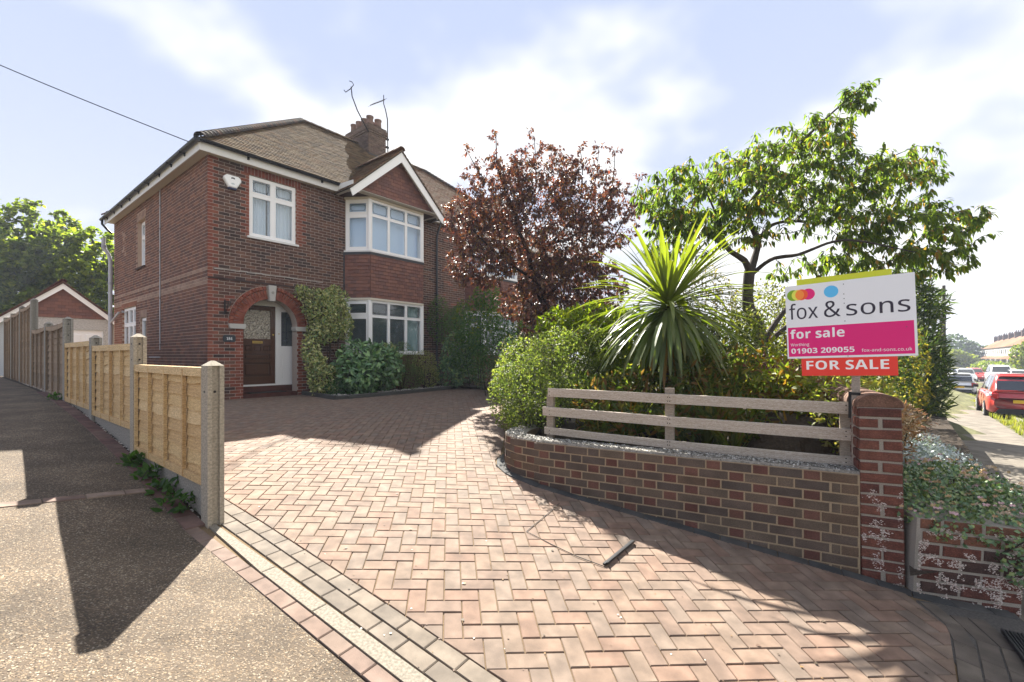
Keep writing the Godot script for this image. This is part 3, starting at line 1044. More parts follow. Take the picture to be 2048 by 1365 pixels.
func pillar_and_planter():
	# the pillar that ends the boundary wall
	var x := Vector3(0.8845, 0, 0.4669)
	var z := x.cross(Vector3.UP)
	var root := node("boundary_wall", Transform3D(Basis(x, Vector3.UP, z).rotated(z, deg_to_rad(0.9)), W(2.515, 3.278, -1.72)))
	tag(root, "red brick pillar with rounded brick coping ending the boundary wall, stained white low down", "wall")
	var list := []
	var n := 17
	var ch := 0.0775
	for r in n:
		var y := 0.075 + r * ch
		var cells := [[0.004, 0.25]] if r % 2 == 0 else [[0.004, 0.118 + R(-0.008, 0.008)], [0.136 + R(-0.006, 0.008), 0.25]]
		for c in cells:
			var w: float = c[1] - c[0] - R(0.0, 0.006)
			list.push_back([Transform3D(Basis().rotated(Vector3.BACK, R(-0.02, 0.02)), Vector3((c[0] + c[1]) * 0.5, y, R(-0.02, -0.012))), Vector3(w, R(0.058, 0.064), 0.06), rng.randi() % 4])
		# the pillar's other side, and the wall running back along the pavement
		var zz := -0.012
		var i := 0
		while zz > -1.5:
			var l := 0.215 if (i + r) % 2 == 0 or i > 0 else 0.1025
			list.push_back([Transform3D(Basis(Vector3(0, 0, -1), Vector3.UP, Vector3.RIGHT), Vector3(0.227 + R(0.0, 0.005), y, zz - l * 0.5)), Vector3(l - 0.004, 0.062, 0.05), rng.randi() % 4])
			list.push_back([Transform3D(Basis(Vector3(0, 0, 1), Vector3.UP, Vector3.LEFT), Vector3(0.02 - R(0.0, 0.004), y, zz - l * 0.5)), Vector3(l - 0.004, 0.062, 0.05), rng.randi() % 4])
			zz -= l + 0.012
			i += 1
	pieces(root, "brick", "far_bricks", list, RED_TONES, M.old_brick, 0.006, 120, root.transform.affine_inverse() * Vector3(0, EYE, 0))
	var core := Geo.new()
	core.span(Vector3(0.012, -0.1, -5.0), Vector3(0.246, n * ch + 0.03, 0.002), Color(0.47, 0.42, 0.35))
	obj("mortar", core, M.mortar, root)
	# half-round coping
	var y0 := n * ch + 0.032
	for k in 17:
		var z0 := 0.008 - k * 0.29
		var cp := Geo.new()
		var arc := PackedVector2Array([Vector2(-0.008, 0.0), Vector2(0.266, 0.0)])
		for i in 13:
			var a := PI * i / 12.0
			arc.push_back(Vector2(0.129 + 0.137 * cos(a), 0.012 + 0.085 * sin(a)))
		cp.prism(arc, Transform3D(Basis(), Vector3(0, y0, 0)), z0 - 0.283, z0, [Color(0.40, 0.215, 0.145), Color(0.36, 0.2, 0.14)][k % 2], 0.006)
		obj("coping_brick", cp, M.old_brick, root)
	var ground := Geo.new()
	ground.span(Vector3(0.0, y0 - 0.012, -5.0), Vector3(0.258, y0 + 0.002, 0.003), Color(0.36, 0.33, 0.28))
	obj("mortar_bed", ground, M.mortar, root)

	# the planter to the right of it
	var px := Vector3(0.972, 0, 0.235).normalized()
	var pz := px.cross(Vector3.UP)
	var pl := node("planter_wall", Transform3D(Basis(px, Vector3.UP, pz).rotated(pz, deg_to_rad(-2.6)), W(2.728, 3.10, -1.70)))
	tag(pl, "low planter wall of worn, whitened red bricks under the sedum", "wall")
	list = []
	var wide := 0.60
	for r in 7:
		var y := 0.055 + r * 0.085
		var at := 0.035 if r % 2 else -0.075
		while at < wide:
			var a := maxf(at, 0.016)
			var b := minf(at + 0.215, wide)
			if b - a > 0.04:
				var tone: int = [3, 4, 4, 1][rng.randi() % 4] if r < 5 else [0, 5, 1][rng.randi() % 3]
				if r == 6:
					tone = 5
				list.push_back([Transform3D(Basis().rotated(Vector3.BACK, R(-0.012, 0.012)), Vector3((a + b) * 0.5, y, R(-0.024, -0.014))), Vector3(b - a - 0.004, 0.067, 0.06), tone])
			at += 0.228
		for k in 6:
			list.push_back([Transform3D(Basis(Vector3(0, 0, -1), Vector3.UP, Vector3.RIGHT), Vector3(wide - 0.028 + R(0, 0.005), y, -0.11 - k * 0.226)), Vector3(0.213, 0.066, 0.06), 3 + rng.randi() % 2])
	pieces(pl, "brick", "far_bricks", list, RED_TONES, M.old_brick, 0.007, 200, pl.transform.affine_inverse() * Vector3(0, EYE, 0))
	core = Geo.new()
	core.span(Vector3(0.0, -0.1, -1.5), Vector3(wide - 0.004, 0.60, 0.003), Color(0.44, 0.40, 0.345))
	obj("mortar", core, M.mortar, pl)
	# whitish bloom of salts and lime on the lower bricks of pillar and planter
	for w in [[root, 0.25, 0.85, 900], [pl, wide, 0.55, 2400]]:
		var chip := Geo.new()
		chip.face([Vector3(-1, -0.35, 0), Vector3(0.2, -0.6, 0.05), Vector3(1, -0.1, 0), Vector3(0.4, 0.5, 0.06), Vector3(-0.7, 0.4, 0.02)], Color.WHITE)
		var tr := []
		var cols := []
		for k in w[3] * 3:
			var q := Vector3(R(0.01, w[1] - 0.01), R(0.05, w[2]) , 0.0)
			if noise.get_noise_3d(q.x * 12.0, q.y * 14.0, w[1] * 10.0) < 0.02 + 0.35 * absf(q.y / w[2] - 0.45):
				continue
			tr.push_back(Transform3D(Basis(Vector3.BACK, R(-0.5, 0.5)).scaled(Vector3(1, 1, 1) * R(0.0012, 0.0062)), q + Vector3(0, 0, 0.0175 + R(0.0, 0.002))))
			cols.push_back([Color(0.50, 0.43, 0.39), Color(0.40, 0.31, 0.27), Color(0.60, 0.55, 0.51)][k % 3])
		kind(swarm("salt_bloom", chip, M.plain, tr, cols, w[0]), "stuff")

# ------------------------------------------------------------------ the two halves of the house. Local axes: x along the front, y up from the paving, z out of the front
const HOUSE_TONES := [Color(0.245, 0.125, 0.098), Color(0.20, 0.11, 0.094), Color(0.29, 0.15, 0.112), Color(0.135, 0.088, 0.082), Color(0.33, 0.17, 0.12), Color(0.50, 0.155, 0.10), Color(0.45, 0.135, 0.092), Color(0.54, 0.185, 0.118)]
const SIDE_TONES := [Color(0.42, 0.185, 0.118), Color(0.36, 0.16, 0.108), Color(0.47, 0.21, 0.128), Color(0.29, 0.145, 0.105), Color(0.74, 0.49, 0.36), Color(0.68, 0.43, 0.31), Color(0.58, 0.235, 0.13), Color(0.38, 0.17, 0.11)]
const TILE_TONES := [Color(0.255, 0.125, 0.10), Color(0.235, 0.115, 0.096), Color(0.28, 0.135, 0.105), Color(0.215, 0.11, 0.096), Color(0.30, 0.145, 0.108)]
const ROOF_TONES := [Color(0.225, 0.162, 0.098), Color(0.175, 0.125, 0.08), Color(0.265, 0.195, 0.118), Color(0.145, 0.105, 0.07), Color(0.24, 0.155, 0.09)]
const ROOF_RED := [Color(0.26, 0.15, 0.095), Color(0.23, 0.13, 0.085), Color(0.29, 0.18, 0.115), Color(0.2, 0.12, 0.08), Color(0.27, 0.20, 0.14)]
const COURSE := 0.0752
const WALL_H := 5.5

func houses():
	var at := W(-6.75, 10.08, -1.02)
	var eye: Vector3 = yaw(51.6, at).affine_inverse() * Vector3(0, EYE, 0)
	var h1 := node("brick_house", yaw(51.6, at))
	tag(h1, "brown brick house with arched red porch, bay window under a white gable and chimney", "house")
	var h2 := node("neighbouring_house", yaw(51.6, at))
	tag(h2, "attached brick house half hidden behind the purple tree", "house")
	house_front(h1, eye)
	house_side(h1, eye)
	house_shell(h1, 0.0, 7.08)
	porch(h1)
	bay(h1, 4.698, true, eye)
	roof_half(h1, false, eye)
	chimney(h1, eye)
	house_rainwater(h1)
	house_shell(h2, 7.08, 14.16)
	neighbour_front(h2, eye)
	bay(h2, 9.46, false, eye)
	roof_half(h2, true, eye)
	house_fixtures(at)

func cut_bricks(list: Array, fr: Transform3D, x0: float, x1: float, h0: float, h1: float, holes: Array, tone: Callable, bond := 0):
	# courses of bricks on a wall plane; holes are Rect2 in the wall's own x, height
	var rows := int((h1 - h0) / COURSE)
	for r in rows:
		var y := h0 + (r + 0.5) * COURSE
		var at := x0
		var k := 0
		if bond == 0 and r % 2:
			at -= 0.1125
		elif bond == 1 and r % 2:
			at -= 0.169
		while at < x1 - 0.01:
			var l := 0.2155
			if bond == 1 and k % 2 == 1:
				l = 0.1025
			var spans := [[maxf(at, x0), minf(at + l, x1)]]
			for ho in holes:
				if y > ho.position.y and y < ho.end.y:
					var nx := []
					for s in spans:
						if s[1] <= ho.position.x or s[0] >= ho.end.x:
							nx.push_back(s)
							continue
						if s[0] < ho.position.x:
							nx.push_back([s[0], ho.position.x])
						if s[1] > ho.end.x:
							nx.push_back([ho.end.x, s[1]])
					spans = nx
			for s in spans:
				if s[1] - s[0] > 0.025:
					list.push_back([fr * Transform3D(Basis(), Vector3((s[0] + s[1]) * 0.5, y, R(-0.0250, -0.0220))), Vector3(s[1] - s[0], 0.0655, 0.055), tone.call((s[0] + s[1]) * 0.5, y, r)])
			at += l + 0.0098
			k += 1

func wall_body(g: Geo, fr: Transform3D, x0: float, x1: float, h0: float, h1: float, thick: float, holes: Array, col: Color):   # a wall with rectangular openings
	var xs := [x0, x1]
	for h in holes:
		for e in [h.position.x, h.end.x]:
			if e > x0 and e < x1 and not xs.has(e):
				xs.push_back(e)
	xs.sort()
	for k in xs.size() - 1:
		var m: float = (xs[k] + xs[k + 1]) * 0.5
		var solid := [[h0, h1]]
		for h in holes:
			if m > h.position.x and m < h.end.x:
				var nx := []
				for s in solid:
					if h.position.y > s[0]:
						nx.push_back([s[0], minf(h.position.y, s[1])])
					if h.end.y < s[1]:
						nx.push_back([maxf(h.end.y, s[0]), s[1]])
				solid = nx
		for s in solid:
			if s[1] - s[0] > 0.001:
				g.box(fr * Transform3D(Basis(), Vector3(m, (s[0] + s[1]) * 0.5, -thick * 0.5)), Vector3(xs[k + 1] - xs[k], s[1] - s[0], thick), col)

const W1 := Rect2(0.86, 3.83, 1.12, 1.48)
const ARCH_X := 1.365
const ARCH_R := 0.635
const SPRING := 1.76
const BAY_X0 := 3.355
const BAY_X1 := 6.04

func arch_bottom(x: float) -> float:
	var dx := absf(x - ARCH_X)
	return SPRING + sqrt(maxf(ARCH_R * ARCH_R - dx * dx, 0.0))

func house_front(h: Node3D, eye: Vector3):
	var list := []
	var fr := Transform3D()
	var body := Geo.new()
	var mortar := Color(0.62, 0.52, 0.45)
	var arch_box := Rect2(ARCH_X - ARCH_R, 0.0, ARCH_R * 2, SPRING + ARCH_R + 0.3)
	wall_body(body, fr, 0.0, 7.08, 0.0, WALL_H, 0.26, [W1, arch_box, Rect2(BAY_X0 + 0.02, 0.0, BAY_X1 - BAY_X0 - 0.04, 5.42)], mortar)
	for k in 24:                                              # above the arch
		var xa := ARCH_X - ARCH_R * cos(PI * k / 24.0)
		var xb := ARCH_X - ARCH_R * cos(PI * (k + 1) / 24.0)
		var top: float = arch_box.end.y
		body.hexa([Vector3(xa, arch_bottom(xa), 0), Vector3(xb, arch_bottom(xb), 0), Vector3(xb, arch_bottom(xb), -0.26), Vector3(xa, arch_bottom(xa), -0.26)], [Vector3(xa, top, 0), Vector3(xb, top, 0), Vector3(xb, top, -0.26), Vector3(xa, top, -0.26)], mortar)
	obj("wall", body, M.mortar, h)
	var lintel := Rect2(W1.position.x - 0.12, W1.end.y - 0.005, W1.size.x + 0.24, 0.225)
	var outer := 0.955
	var tone := func(x: float, y: float, r: int) -> int:
		var q := 0.1125 if r % 2 else 0.225
		var red := x < q
		if y > W1.position.y - 0.02 and y < W1.end.y + 0.05:
			red = red or (x > W1.position.x - q and x < W1.end.x + q)
		if y < 1.70 and (absf(x - ARCH_X) > ARCH_R and absf(x - ARCH_X) < ARCH_R + q + 0.02):
			red = true
		if y < 2.4 and x < 0.74 and not red and rng.randf() < 0.30:
			red = true
		return 5 + rng.randi() % 3 if red else rng.randi() % 5
	var holes := [W1, lintel, Rect2(BAY_X0, 0.0, BAY_X1 - BAY_X0, 5.42), Rect2(ARCH_X - ARCH_R, 0.0, ARCH_R * 2, SPRING), Rect2(0.42, 1.645, ARCH_X - ARCH_R - 0.42, 0.115), Rect2(ARCH_X + ARCH_R, 1.645, 0.31, 0.115)]
	var raw := []
	cut_bricks(raw, fr, 0.0, 7.08, 0.0, WALL_H, holes, tone)
	var disc := PackedVector2Array()
	for k in 40:
		disc.push_back(Vector2(ARCH_X, SPRING) + Vector2(cos(TAU * k / 40.0), sin(TAU * k / 40.0)) * (outer + 0.01))
	var shaped := Geo.new()
	for p in raw:
		var o: Vector3 = p[0].origin
		if o.y > SPRING - 0.03 and Vector2(o.x - ARCH_X, o.y - SPRING).length() < outer + 0.13:
			var s: Vector3 = p[1] * 0.5
			var q := PackedVector2Array([Vector2(o.x - s.x, o.y - s.y), Vector2(o.x + s.x, o.y - s.y), Vector2(o.x + s.x, o.y + s.y), Vector2(o.x - s.x, o.y + s.y)])
			for r in Geometry2D.clip_polygons(q, disc):
				shaped.prism(r, Transform3D(), -0.02, 0.0065, HOUSE_TONES[p[2]])
		else:
			list.push_back(p)
	kind(obj("cut_bricks", shaped, M.brick, h), "stuff")
	for k in 17:                                              # soldier course over the window
		var x := lintel.position.x + 0.04 + k * 0.0798
		list.push_back([Transform3D(Basis(), Vector3(x, W1.end.y + 0.108, -0.0195)), Vector3(0.068, 0.213, 0.055), 5 + rng.randi() % 3])
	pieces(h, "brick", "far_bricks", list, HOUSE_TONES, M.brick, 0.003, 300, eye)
	# the arch: a ring of red bricks on edge inside a moulded label
	for k in 33:
		var a := PI * (k + 0.5) / 33.0
		if absf(a - PI * 0.5) < 0.12:
			continue
		var g := Geo.new()
		g.piece(Transform3D(Basis(Vector3.BACK, a - PI * 0.5), Vector3(ARCH_X + cos(a) * 0.748, SPRING + sin(a) * 0.748, -0.01)), Vector3(0.0655, 0.215, 0.07), 0.003, HOUSE_TONES[5 + k % 3])
		obj("arch_brick", g, M.brick, h)
		var g2 := Geo.new()
		g2.piece(Transform3D(Basis(Vector3.BACK, a - PI * 0.5), Vector3(ARCH_X + cos(a) * 0.906, SPRING + sin(a) * 0.906, 0.0)), Vector3(0.083, 0.088, 0.09), 0.012, HOUSE_TONES[5 + (k + 1) % 3])
		obj("label_brick", g2, M.brick, h)
	var soffit := Geo.new()                                   # the inner face of the arch and the mortar between the bricks
	for k in 32:
		var a := PI * k / 32.0
		var b := PI * (k + 1) / 32.0
		var pa := Vector3(ARCH_X + cos(a) * 0.639, SPRING + sin(a) * 0.639, 0.006)
		var pb := Vector3(ARCH_X + cos(b) * 0.639, SPRING + sin(b) * 0.639, 0.006)
		var qa := Vector3(ARCH_X + cos(a) * 0.95, SPRING + sin(a) * 0.95, 0.006)
		var qb := Vector3(ARCH_X + cos(b) * 0.95, SPRING + sin(b) * 0.95, 0.006)
		soffit.face([pa, qa, qb, pb], mortar)
		soffit.face([pb, pb - Vector3(0, 0, 0.27), pa - Vector3(0, 0, 0.27), pa], HOUSE_TONES[5 + k % 3])
	obj("arch_mortar", soffit, M.brick, h)
	var ks := Geo.new()
	ks.prism(PackedVector2Array([Vector2(-0.062, 2.35), Vector2(0.062, 2.35), Vector2(0.092, 2.735), Vector2(-0.092, 2.735)]), Transform3D(Basis(), Vector3(ARCH_X, 0, 0)), -0.1, 0.085, Color.WHITE, 0.008)
	var key := obj("keystone", ks, M.stone_white, h)
	var rose := Geo.new()
	for k in 6:
		var a := TAU * k / 6.0
		rose.cyl(Vector3(ARCH_X + cos(a) * 0.022, 2.56 + sin(a) * 0.022, 0.08), Vector3(ARCH_X + cos(a) * 0.022, 2.56 + sin(a) * 0.022, 0.091), 0.013, 8, Color(0.30, 0.29, 0.27))
	obj("carving", rose, M.plain, key)
	for s in [[0.42, ARCH_X - ARCH_R + 0.05], [ARCH_X + ARCH_R - 0.05, 2.31]]:
		var g := Geo.new()
		g.prism(PackedVector2Array([Vector2(s[0] + 0.025, 1.645), Vector2(s[1] - 0.025, 1.645), Vector2(s[1], 1.70), Vector2(s[1], 1.76), Vector2(s[0], 1.76), Vector2(s[0], 1.70)]), Transform3D(), -0.2, 0.05, Color.WHITE, 0.006)
		obj("impost_stone", g, M.stone_white, h)
	# a projecting drip course over the arch
	var drip := Geo.new()
	drip.span(Vector3(0.0, 2.752, 0.0), Vector3(BAY_X0 - 0.06, 2.79, 0.022), HOUSE_TONES[3])
	obj("drip_course", drip, M.brick, h)
	var ledge := Geo.new()
	for k in 15:                                              # the uneven pale fillet of mortar above the porch
		var x := 0.22 + k * 0.17
		ledge.box(Transform3D(Basis(Vector3.BACK, R(-0.05, 0.05)), Vector3(x, 2.985 + R(-0.006, 0.006), 0.008)), Vector3(0.185, R(0.014, 0.024), 0.02), Color(0.62, 0.58, 0.54))
	obj("mortar_fillet", ledge, M.mortar, h)
	window(h, Transform3D(Basis(), Vector3(W1.position.x + 0.004, W1.position.y + 0.03, -0.035)), W1.size.x - 0.008, W1.size.y - 0.035, [0.0, 0.5, 1.0], 0.70, "curtain", true)
	var sill := Geo.new()
	sill.span(Vector3(W1.position.x - 0.05, W1.position.y - 0.02, -0.2), Vector3(W1.end.x + 0.05, W1.position.y + 0.028, 0.045), Color(0.8, 0.8, 0.79))
	obj("window_sill", sill, M.upvc, h)

func bar(g: Geo, a: Vector3, b: Vector3, wide: float, deep: float, nrm: Vector3, col := Color.WHITE):   # a straight bar of rectangular section
	var x := (b - a).normalized()
	var z := nrm.normalized()
	var y := z.cross(x)
	g.box(Transform3D(Basis(x, y, z), (a + b) * 0.5), Vector3((b - a).length(), wide, deep), col)

func window(h: Node3D, fr: Transform3D, w: float, hh: float, cols: Array, transom: float, inside: String, leaded: bool, sash := 0.034, mull := 0.03):   # fr: bottom left corner, x along, z out
	var g := Geo.new()
	var e := 0.052
	var t := fr
	var put := func(x0: float, y0: float, x1: float, y1: float, z0: float, z1: float):
		g.box(t * Transform3D(Basis(), Vector3((x0 + x1) * 0.5, (y0 + y1) * 0.5, (z0 + z1) * 0.5)), Vector3(x1 - x0, y1 - y0, z1 - z0), Color.WHITE)
	put.call(0.0, 0.0, w, e, -0.07, 0.0)
	put.call(0.0, hh - e, w, hh, -0.07, 0.0)
	put.call(0.0, e, e, hh - e, -0.07, 0.0)
	put.call(w - e, e, w, hh - e, -0.07, 0.0)
	var ty := hh * transom
	for k in range(1, cols.size() - 1):
		put.call(w * cols[k] - mull, e, w * cols[k] + mull, hh - e, -0.068, -0.002)
	if transom > 0.0:
		for k in cols.size() - 1:
			var x0: float = e if k == 0 else w * cols[k] + mull
			var x1: float = w - e if k == cols.size() - 2 else w * cols[k + 1] - mull
			put.call(x0, ty - 0.028, x1, ty + 0.028, -0.066, -0.003)
	var o := obj("window", g, M.upvc, h)
	for k in cols.size() - 1:
		var x0: float = e if k == 0 else w * cols[k] + mull
		var x1: float = w - e if k == cols.size() - 2 else w * cols[k + 1] - mull
		var bands := [[e, hh - e]]
		if transom > 0.0:
			bands = [[e, ty - 0.028], [ty + 0.028, hh - e]]
		for n in bands.size():
			var y0: float = bands[n][0]
			var y1: float = bands[n][1]
			var s := Geo.new()
			for q in [[x0, y0, x1, y0 + sash], [x0, y1 - sash, x1, y1], [x0, y0 + sash, x0 + sash, y1 - sash], [x1 - sash, y0 + sash, x1, y1 - sash]]:
				s.box(t * Transform3D(Basis(), Vector3((q[0] + q[2]) * 0.5, (q[1] + q[3]) * 0.5, -0.018)), Vector3(q[2] - q[0], q[3] - q[1], 0.046), Color.WHITE)
			obj("sash", s, M.upvc, o)
			var p := Geo.new()
			p.box(t * Transform3D(Basis(), Vector3((x0 + x1) * 0.5, (y0 + y1) * 0.5, -0.026)), Vector3(x1 - x0 - sash * 2 + 0.01, y1 - y0 - sash * 2 + 0.01, 0.006))
			obj("pane", p, M.glass, o)
			if leaded and n == 1:
				var l := Geo.new()
				var a := Vector2(x0 + sash + 0.035, y0 + sash + 0.035)
				var b := Vector2(x1 - sash - 0.035, y1 - sash - 0.035)
				var c := 0.045
				var oct := [Vector2(a.x + c, a.y), Vector2(b.x - c, a.y), Vector2(b.x, a.y + c), Vector2(b.x, b.y - c), Vector2(b.x - c, b.y), Vector2(a.x + c, b.y), Vector2(a.x, b.y - c), Vector2(a.x, a.y + c)]
				for q in 8:
					var u: Vector2 = oct[q]
					var v: Vector2 = oct[(q + 1) % 8]
					bar(l, t * Vector3(u.x, u.y, -0.0195), t * Vector3(v.x, v.y, -0.0195), 0.008, 0.006, t.basis.z)
				for q in [[a.x + c, a.y, a.x + c * 0.2, y0 + sash], [b.x - c, a.y, b.x - c * 0.2, y0 + sash], [b.x, b.y - c, x1 - sash, b.y - c * 0.2], [a.x, b.y - c, x0 + sash, b.y - c * 0.2]]:
					bar(l, t * Vector3(q[0], q[1], -0.0195), t * Vector3(q[2], q[3], -0.0195), 0.008, 0.006, t.basis.z)
				obj("lead", l, M.lead, o)
	if inside != "":
		var c := Geo.new()
		var n := 26
		var m: Material = M.curtain
		var spans := [[0.02, 0.98]]
		if inside == "curtain_green":
			m = M.curtain_green
			spans = [[0.72, 0.97]]
		elif inside == "blind":
			m = M.blind
			n = 1
		elif inside == "curtain_pair":
			spans = [[0.02, 0.2], [0.8, 0.98]]
		elif inside == "curtain":
			spans = [[0.02, 0.40], [0.44, 0.98]]
		for sp in spans:
			for k in n:
				var xa: float = w * lerpf(sp[0], sp[1], float(k) / n)
				var xb: float = w * lerpf(sp[0], sp[1], float(k + 1) / n)
				var za := -0.16 - 0.02 * sin(k * 1.9 + sp[0] * 9.0)
				var zb := -0.16 - 0.02 * sin((k + 1) * 1.9 + sp[0] * 9.0)
				c.face([t * Vector3(xa, 0.02, za), t * Vector3(xb, 0.02, zb), t * Vector3(xb, hh, zb), t * Vector3(xa, hh, za)], Color.WHITE)
		obj("curtain", c, m, o)

func house_shell(h: Node3D, x0: float, x1: float):           # floors and hidden walls
	var g := Geo.new()
	g.span(Vector3(x0 + 0.27, 0.20, -8.3), Vector3(x1 - 0.02, 0.29, -0.47), Color.WHITE)
	g.span(Vector3(x0 + 0.27, 2.78, -8.3), Vector3(x1 - 0.02, 3.0, -0.27), Color.WHITE)
	g.span(Vector3(x0 + 0.27, WALL_H - 0.1, -8.3), Vector3(x1 - 0.02, WALL_H - 0.01, -0.27), Color.WHITE)
	g.span(Vector3(x0 + 0.27, 0.0, -4.1), Vector3(x1 - 0.02, WALL_H - 0.1, -4.0), Color.WHITE)
	g.span(Vector3(2.6 + x0, 0.29, -4.0), Vector3(2.7 + x0, 2.78, -0.47), Color.WHITE)
	g.span(Vector3(2.6 + x0, 3.0, -4.0), Vector3(2.7 + x0, WALL_H - 0.1, -0.27), Color.WHITE)
	obj("interior", g, M.room, h)
	var b := Geo.new()
	b.span(Vector3(x0 + (0.26 if x0 < 1.0 else 0.0), 0.0, -8.6), Vector3(x1, WALL_H, -8.34), Color(0.2, 0.1, 0.08))
	obj("back_wall", b, M.brick, h)
	var pw := Geo.new()
	if x0 < 1.0:
		pw.span(Vector3(x1 - 0.015, 0.0, -8.33), Vector3(x1 - 0.001, WALL_H, -0.265), Color(0.2, 0.1, 0.08))
	else:
		pw.span(Vector3(x1 - 0.26, 0.0, -8.33), Vector3(x1, WALL_H, -0.265), Color(0.2, 0.1, 0.08))
	obj("end_wall", pw, M.brick, h)

func house_side(h: Node3D, eye: Vector3):
	var fr := Transform3D(Basis(Vector3(0, 0, 1), Vector3.UP, Vector3(-1, 0, 0)), Vector3(0, 0, -8.6))   # x runs forward to the corner
	var X := func(t: float) -> float: return 8.6 - t
	var up := Rect2(X.call(5.70), 3.62, 0.80, 1.40)
	var big := Rect2(X.call(7.50), 0.95, 1.62, 1.59)
	var sm := Rect2(X.call(5.42), 1.42, 0.66, 0.72)
	var body := Geo.new()
	wall_body(body, fr, 0.0, 8.345, 0.0, WALL_H, 0.25, [up, big, sm], Color(0.74, 0.53, 0.40))
	body.span(Vector3(-0.0, 0, -0.255), Vector3(0.004, WALL_H, -0.003), Color(0.74, 0.53, 0.40))
	obj("side_wall", body, M.mortar, h)
	var over := [Rect2(up.position.x - 0.08, up.end.y, up.size.x + 0.16, 0.225), Rect2(sm.position.x - 0.05, sm.end.y, sm.size.x + 0.1, 0.225), Rect2(big.position.x - 0.1, big.end.y, big.size.x + 0.2, 0.15)]
	var list := []
	var tone := func(x: float, y: float, r: int) -> int:
		if (y > 2.66 and y < 2.80) or (y > 2.90 and y < 3.04):
			return 4 + rng.randi() % 2
		var q := 0.11 if r % 2 else 0.05
		for w in [up, sm]:
			if y > w.position.y - 0.03 and y < w.end.y and x > w.position.x - q and x < w.end.x + q:
				return 4 + rng.randi() % 2
		if y < 2.6 and x < 2.8 and x > 0.0:
			return 6 if rng.randf() < 0.85 else 2
		if x > 1.0 and x < 1.5 and y > 4.2 and y < 5.1 and noise.get_noise_2d(x * 9.0, y * 5.0) > 0.0:
			return 5
		var low := clampf((2.4 - y) * 0.5, 0.0, 1.0)
		return 3 if rng.randf() < 0.2 + low * 0.4 else rng.randi() % 4
	cut_bricks(list, fr, 0.0, 8.6, 0.0, WALL_H, [up, big, sm] + over, tone, 1)
	for o in over:
		var n := int(o.size.x / 0.078)
		for k in n:
			list.push_back([fr * Transform3D(Basis(), Vector3(o.position.x + (k + 0.5) * o.size.x / n, o.position.y + o.size.y * 0.5, -0.0205)), Vector3(o.size.x / n - 0.009, o.size.y - 0.012, 0.055), (4 + rng.randi() % 2) if o.size.y > 0.2 else 6])
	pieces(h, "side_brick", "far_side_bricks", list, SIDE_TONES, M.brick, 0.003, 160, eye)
	window(h, fr * Transform3D(Basis(), Vector3(up.position.x, up.position.y + 0.03, -0.10)), up.size.x, up.size.y - 0.04, [0.0, 0.5, 1.0], 0.66, "curtain", true)
	window(h, fr * Transform3D(Basis(), Vector3(big.position.x, big.position.y + 0.03, -0.05)), big.size.x, big.size.y - 0.04, [0.0, 0.36, 0.68, 1.0], 0.66, "", false)
	window(h, fr * Transform3D(Basis(), Vector3(sm.position.x, sm.position.y + 0.03, -0.05)), sm.size.x, sm.size.y - 0.04, [0.0, 1.0], 0.0, "", false)
	for w in [up, big, sm]:
		var s := Geo.new()
		s.box(fr * Transform3D(Basis(), Vector3(w.position.x + w.size.x * 0.5, w.position.y - 0.012, -0.05)), Vector3(w.size.x + 0.1, 0.05, 0.18), Color(0.16, 0.09, 0.07))
		obj("window_sill", s, M.brick, h)

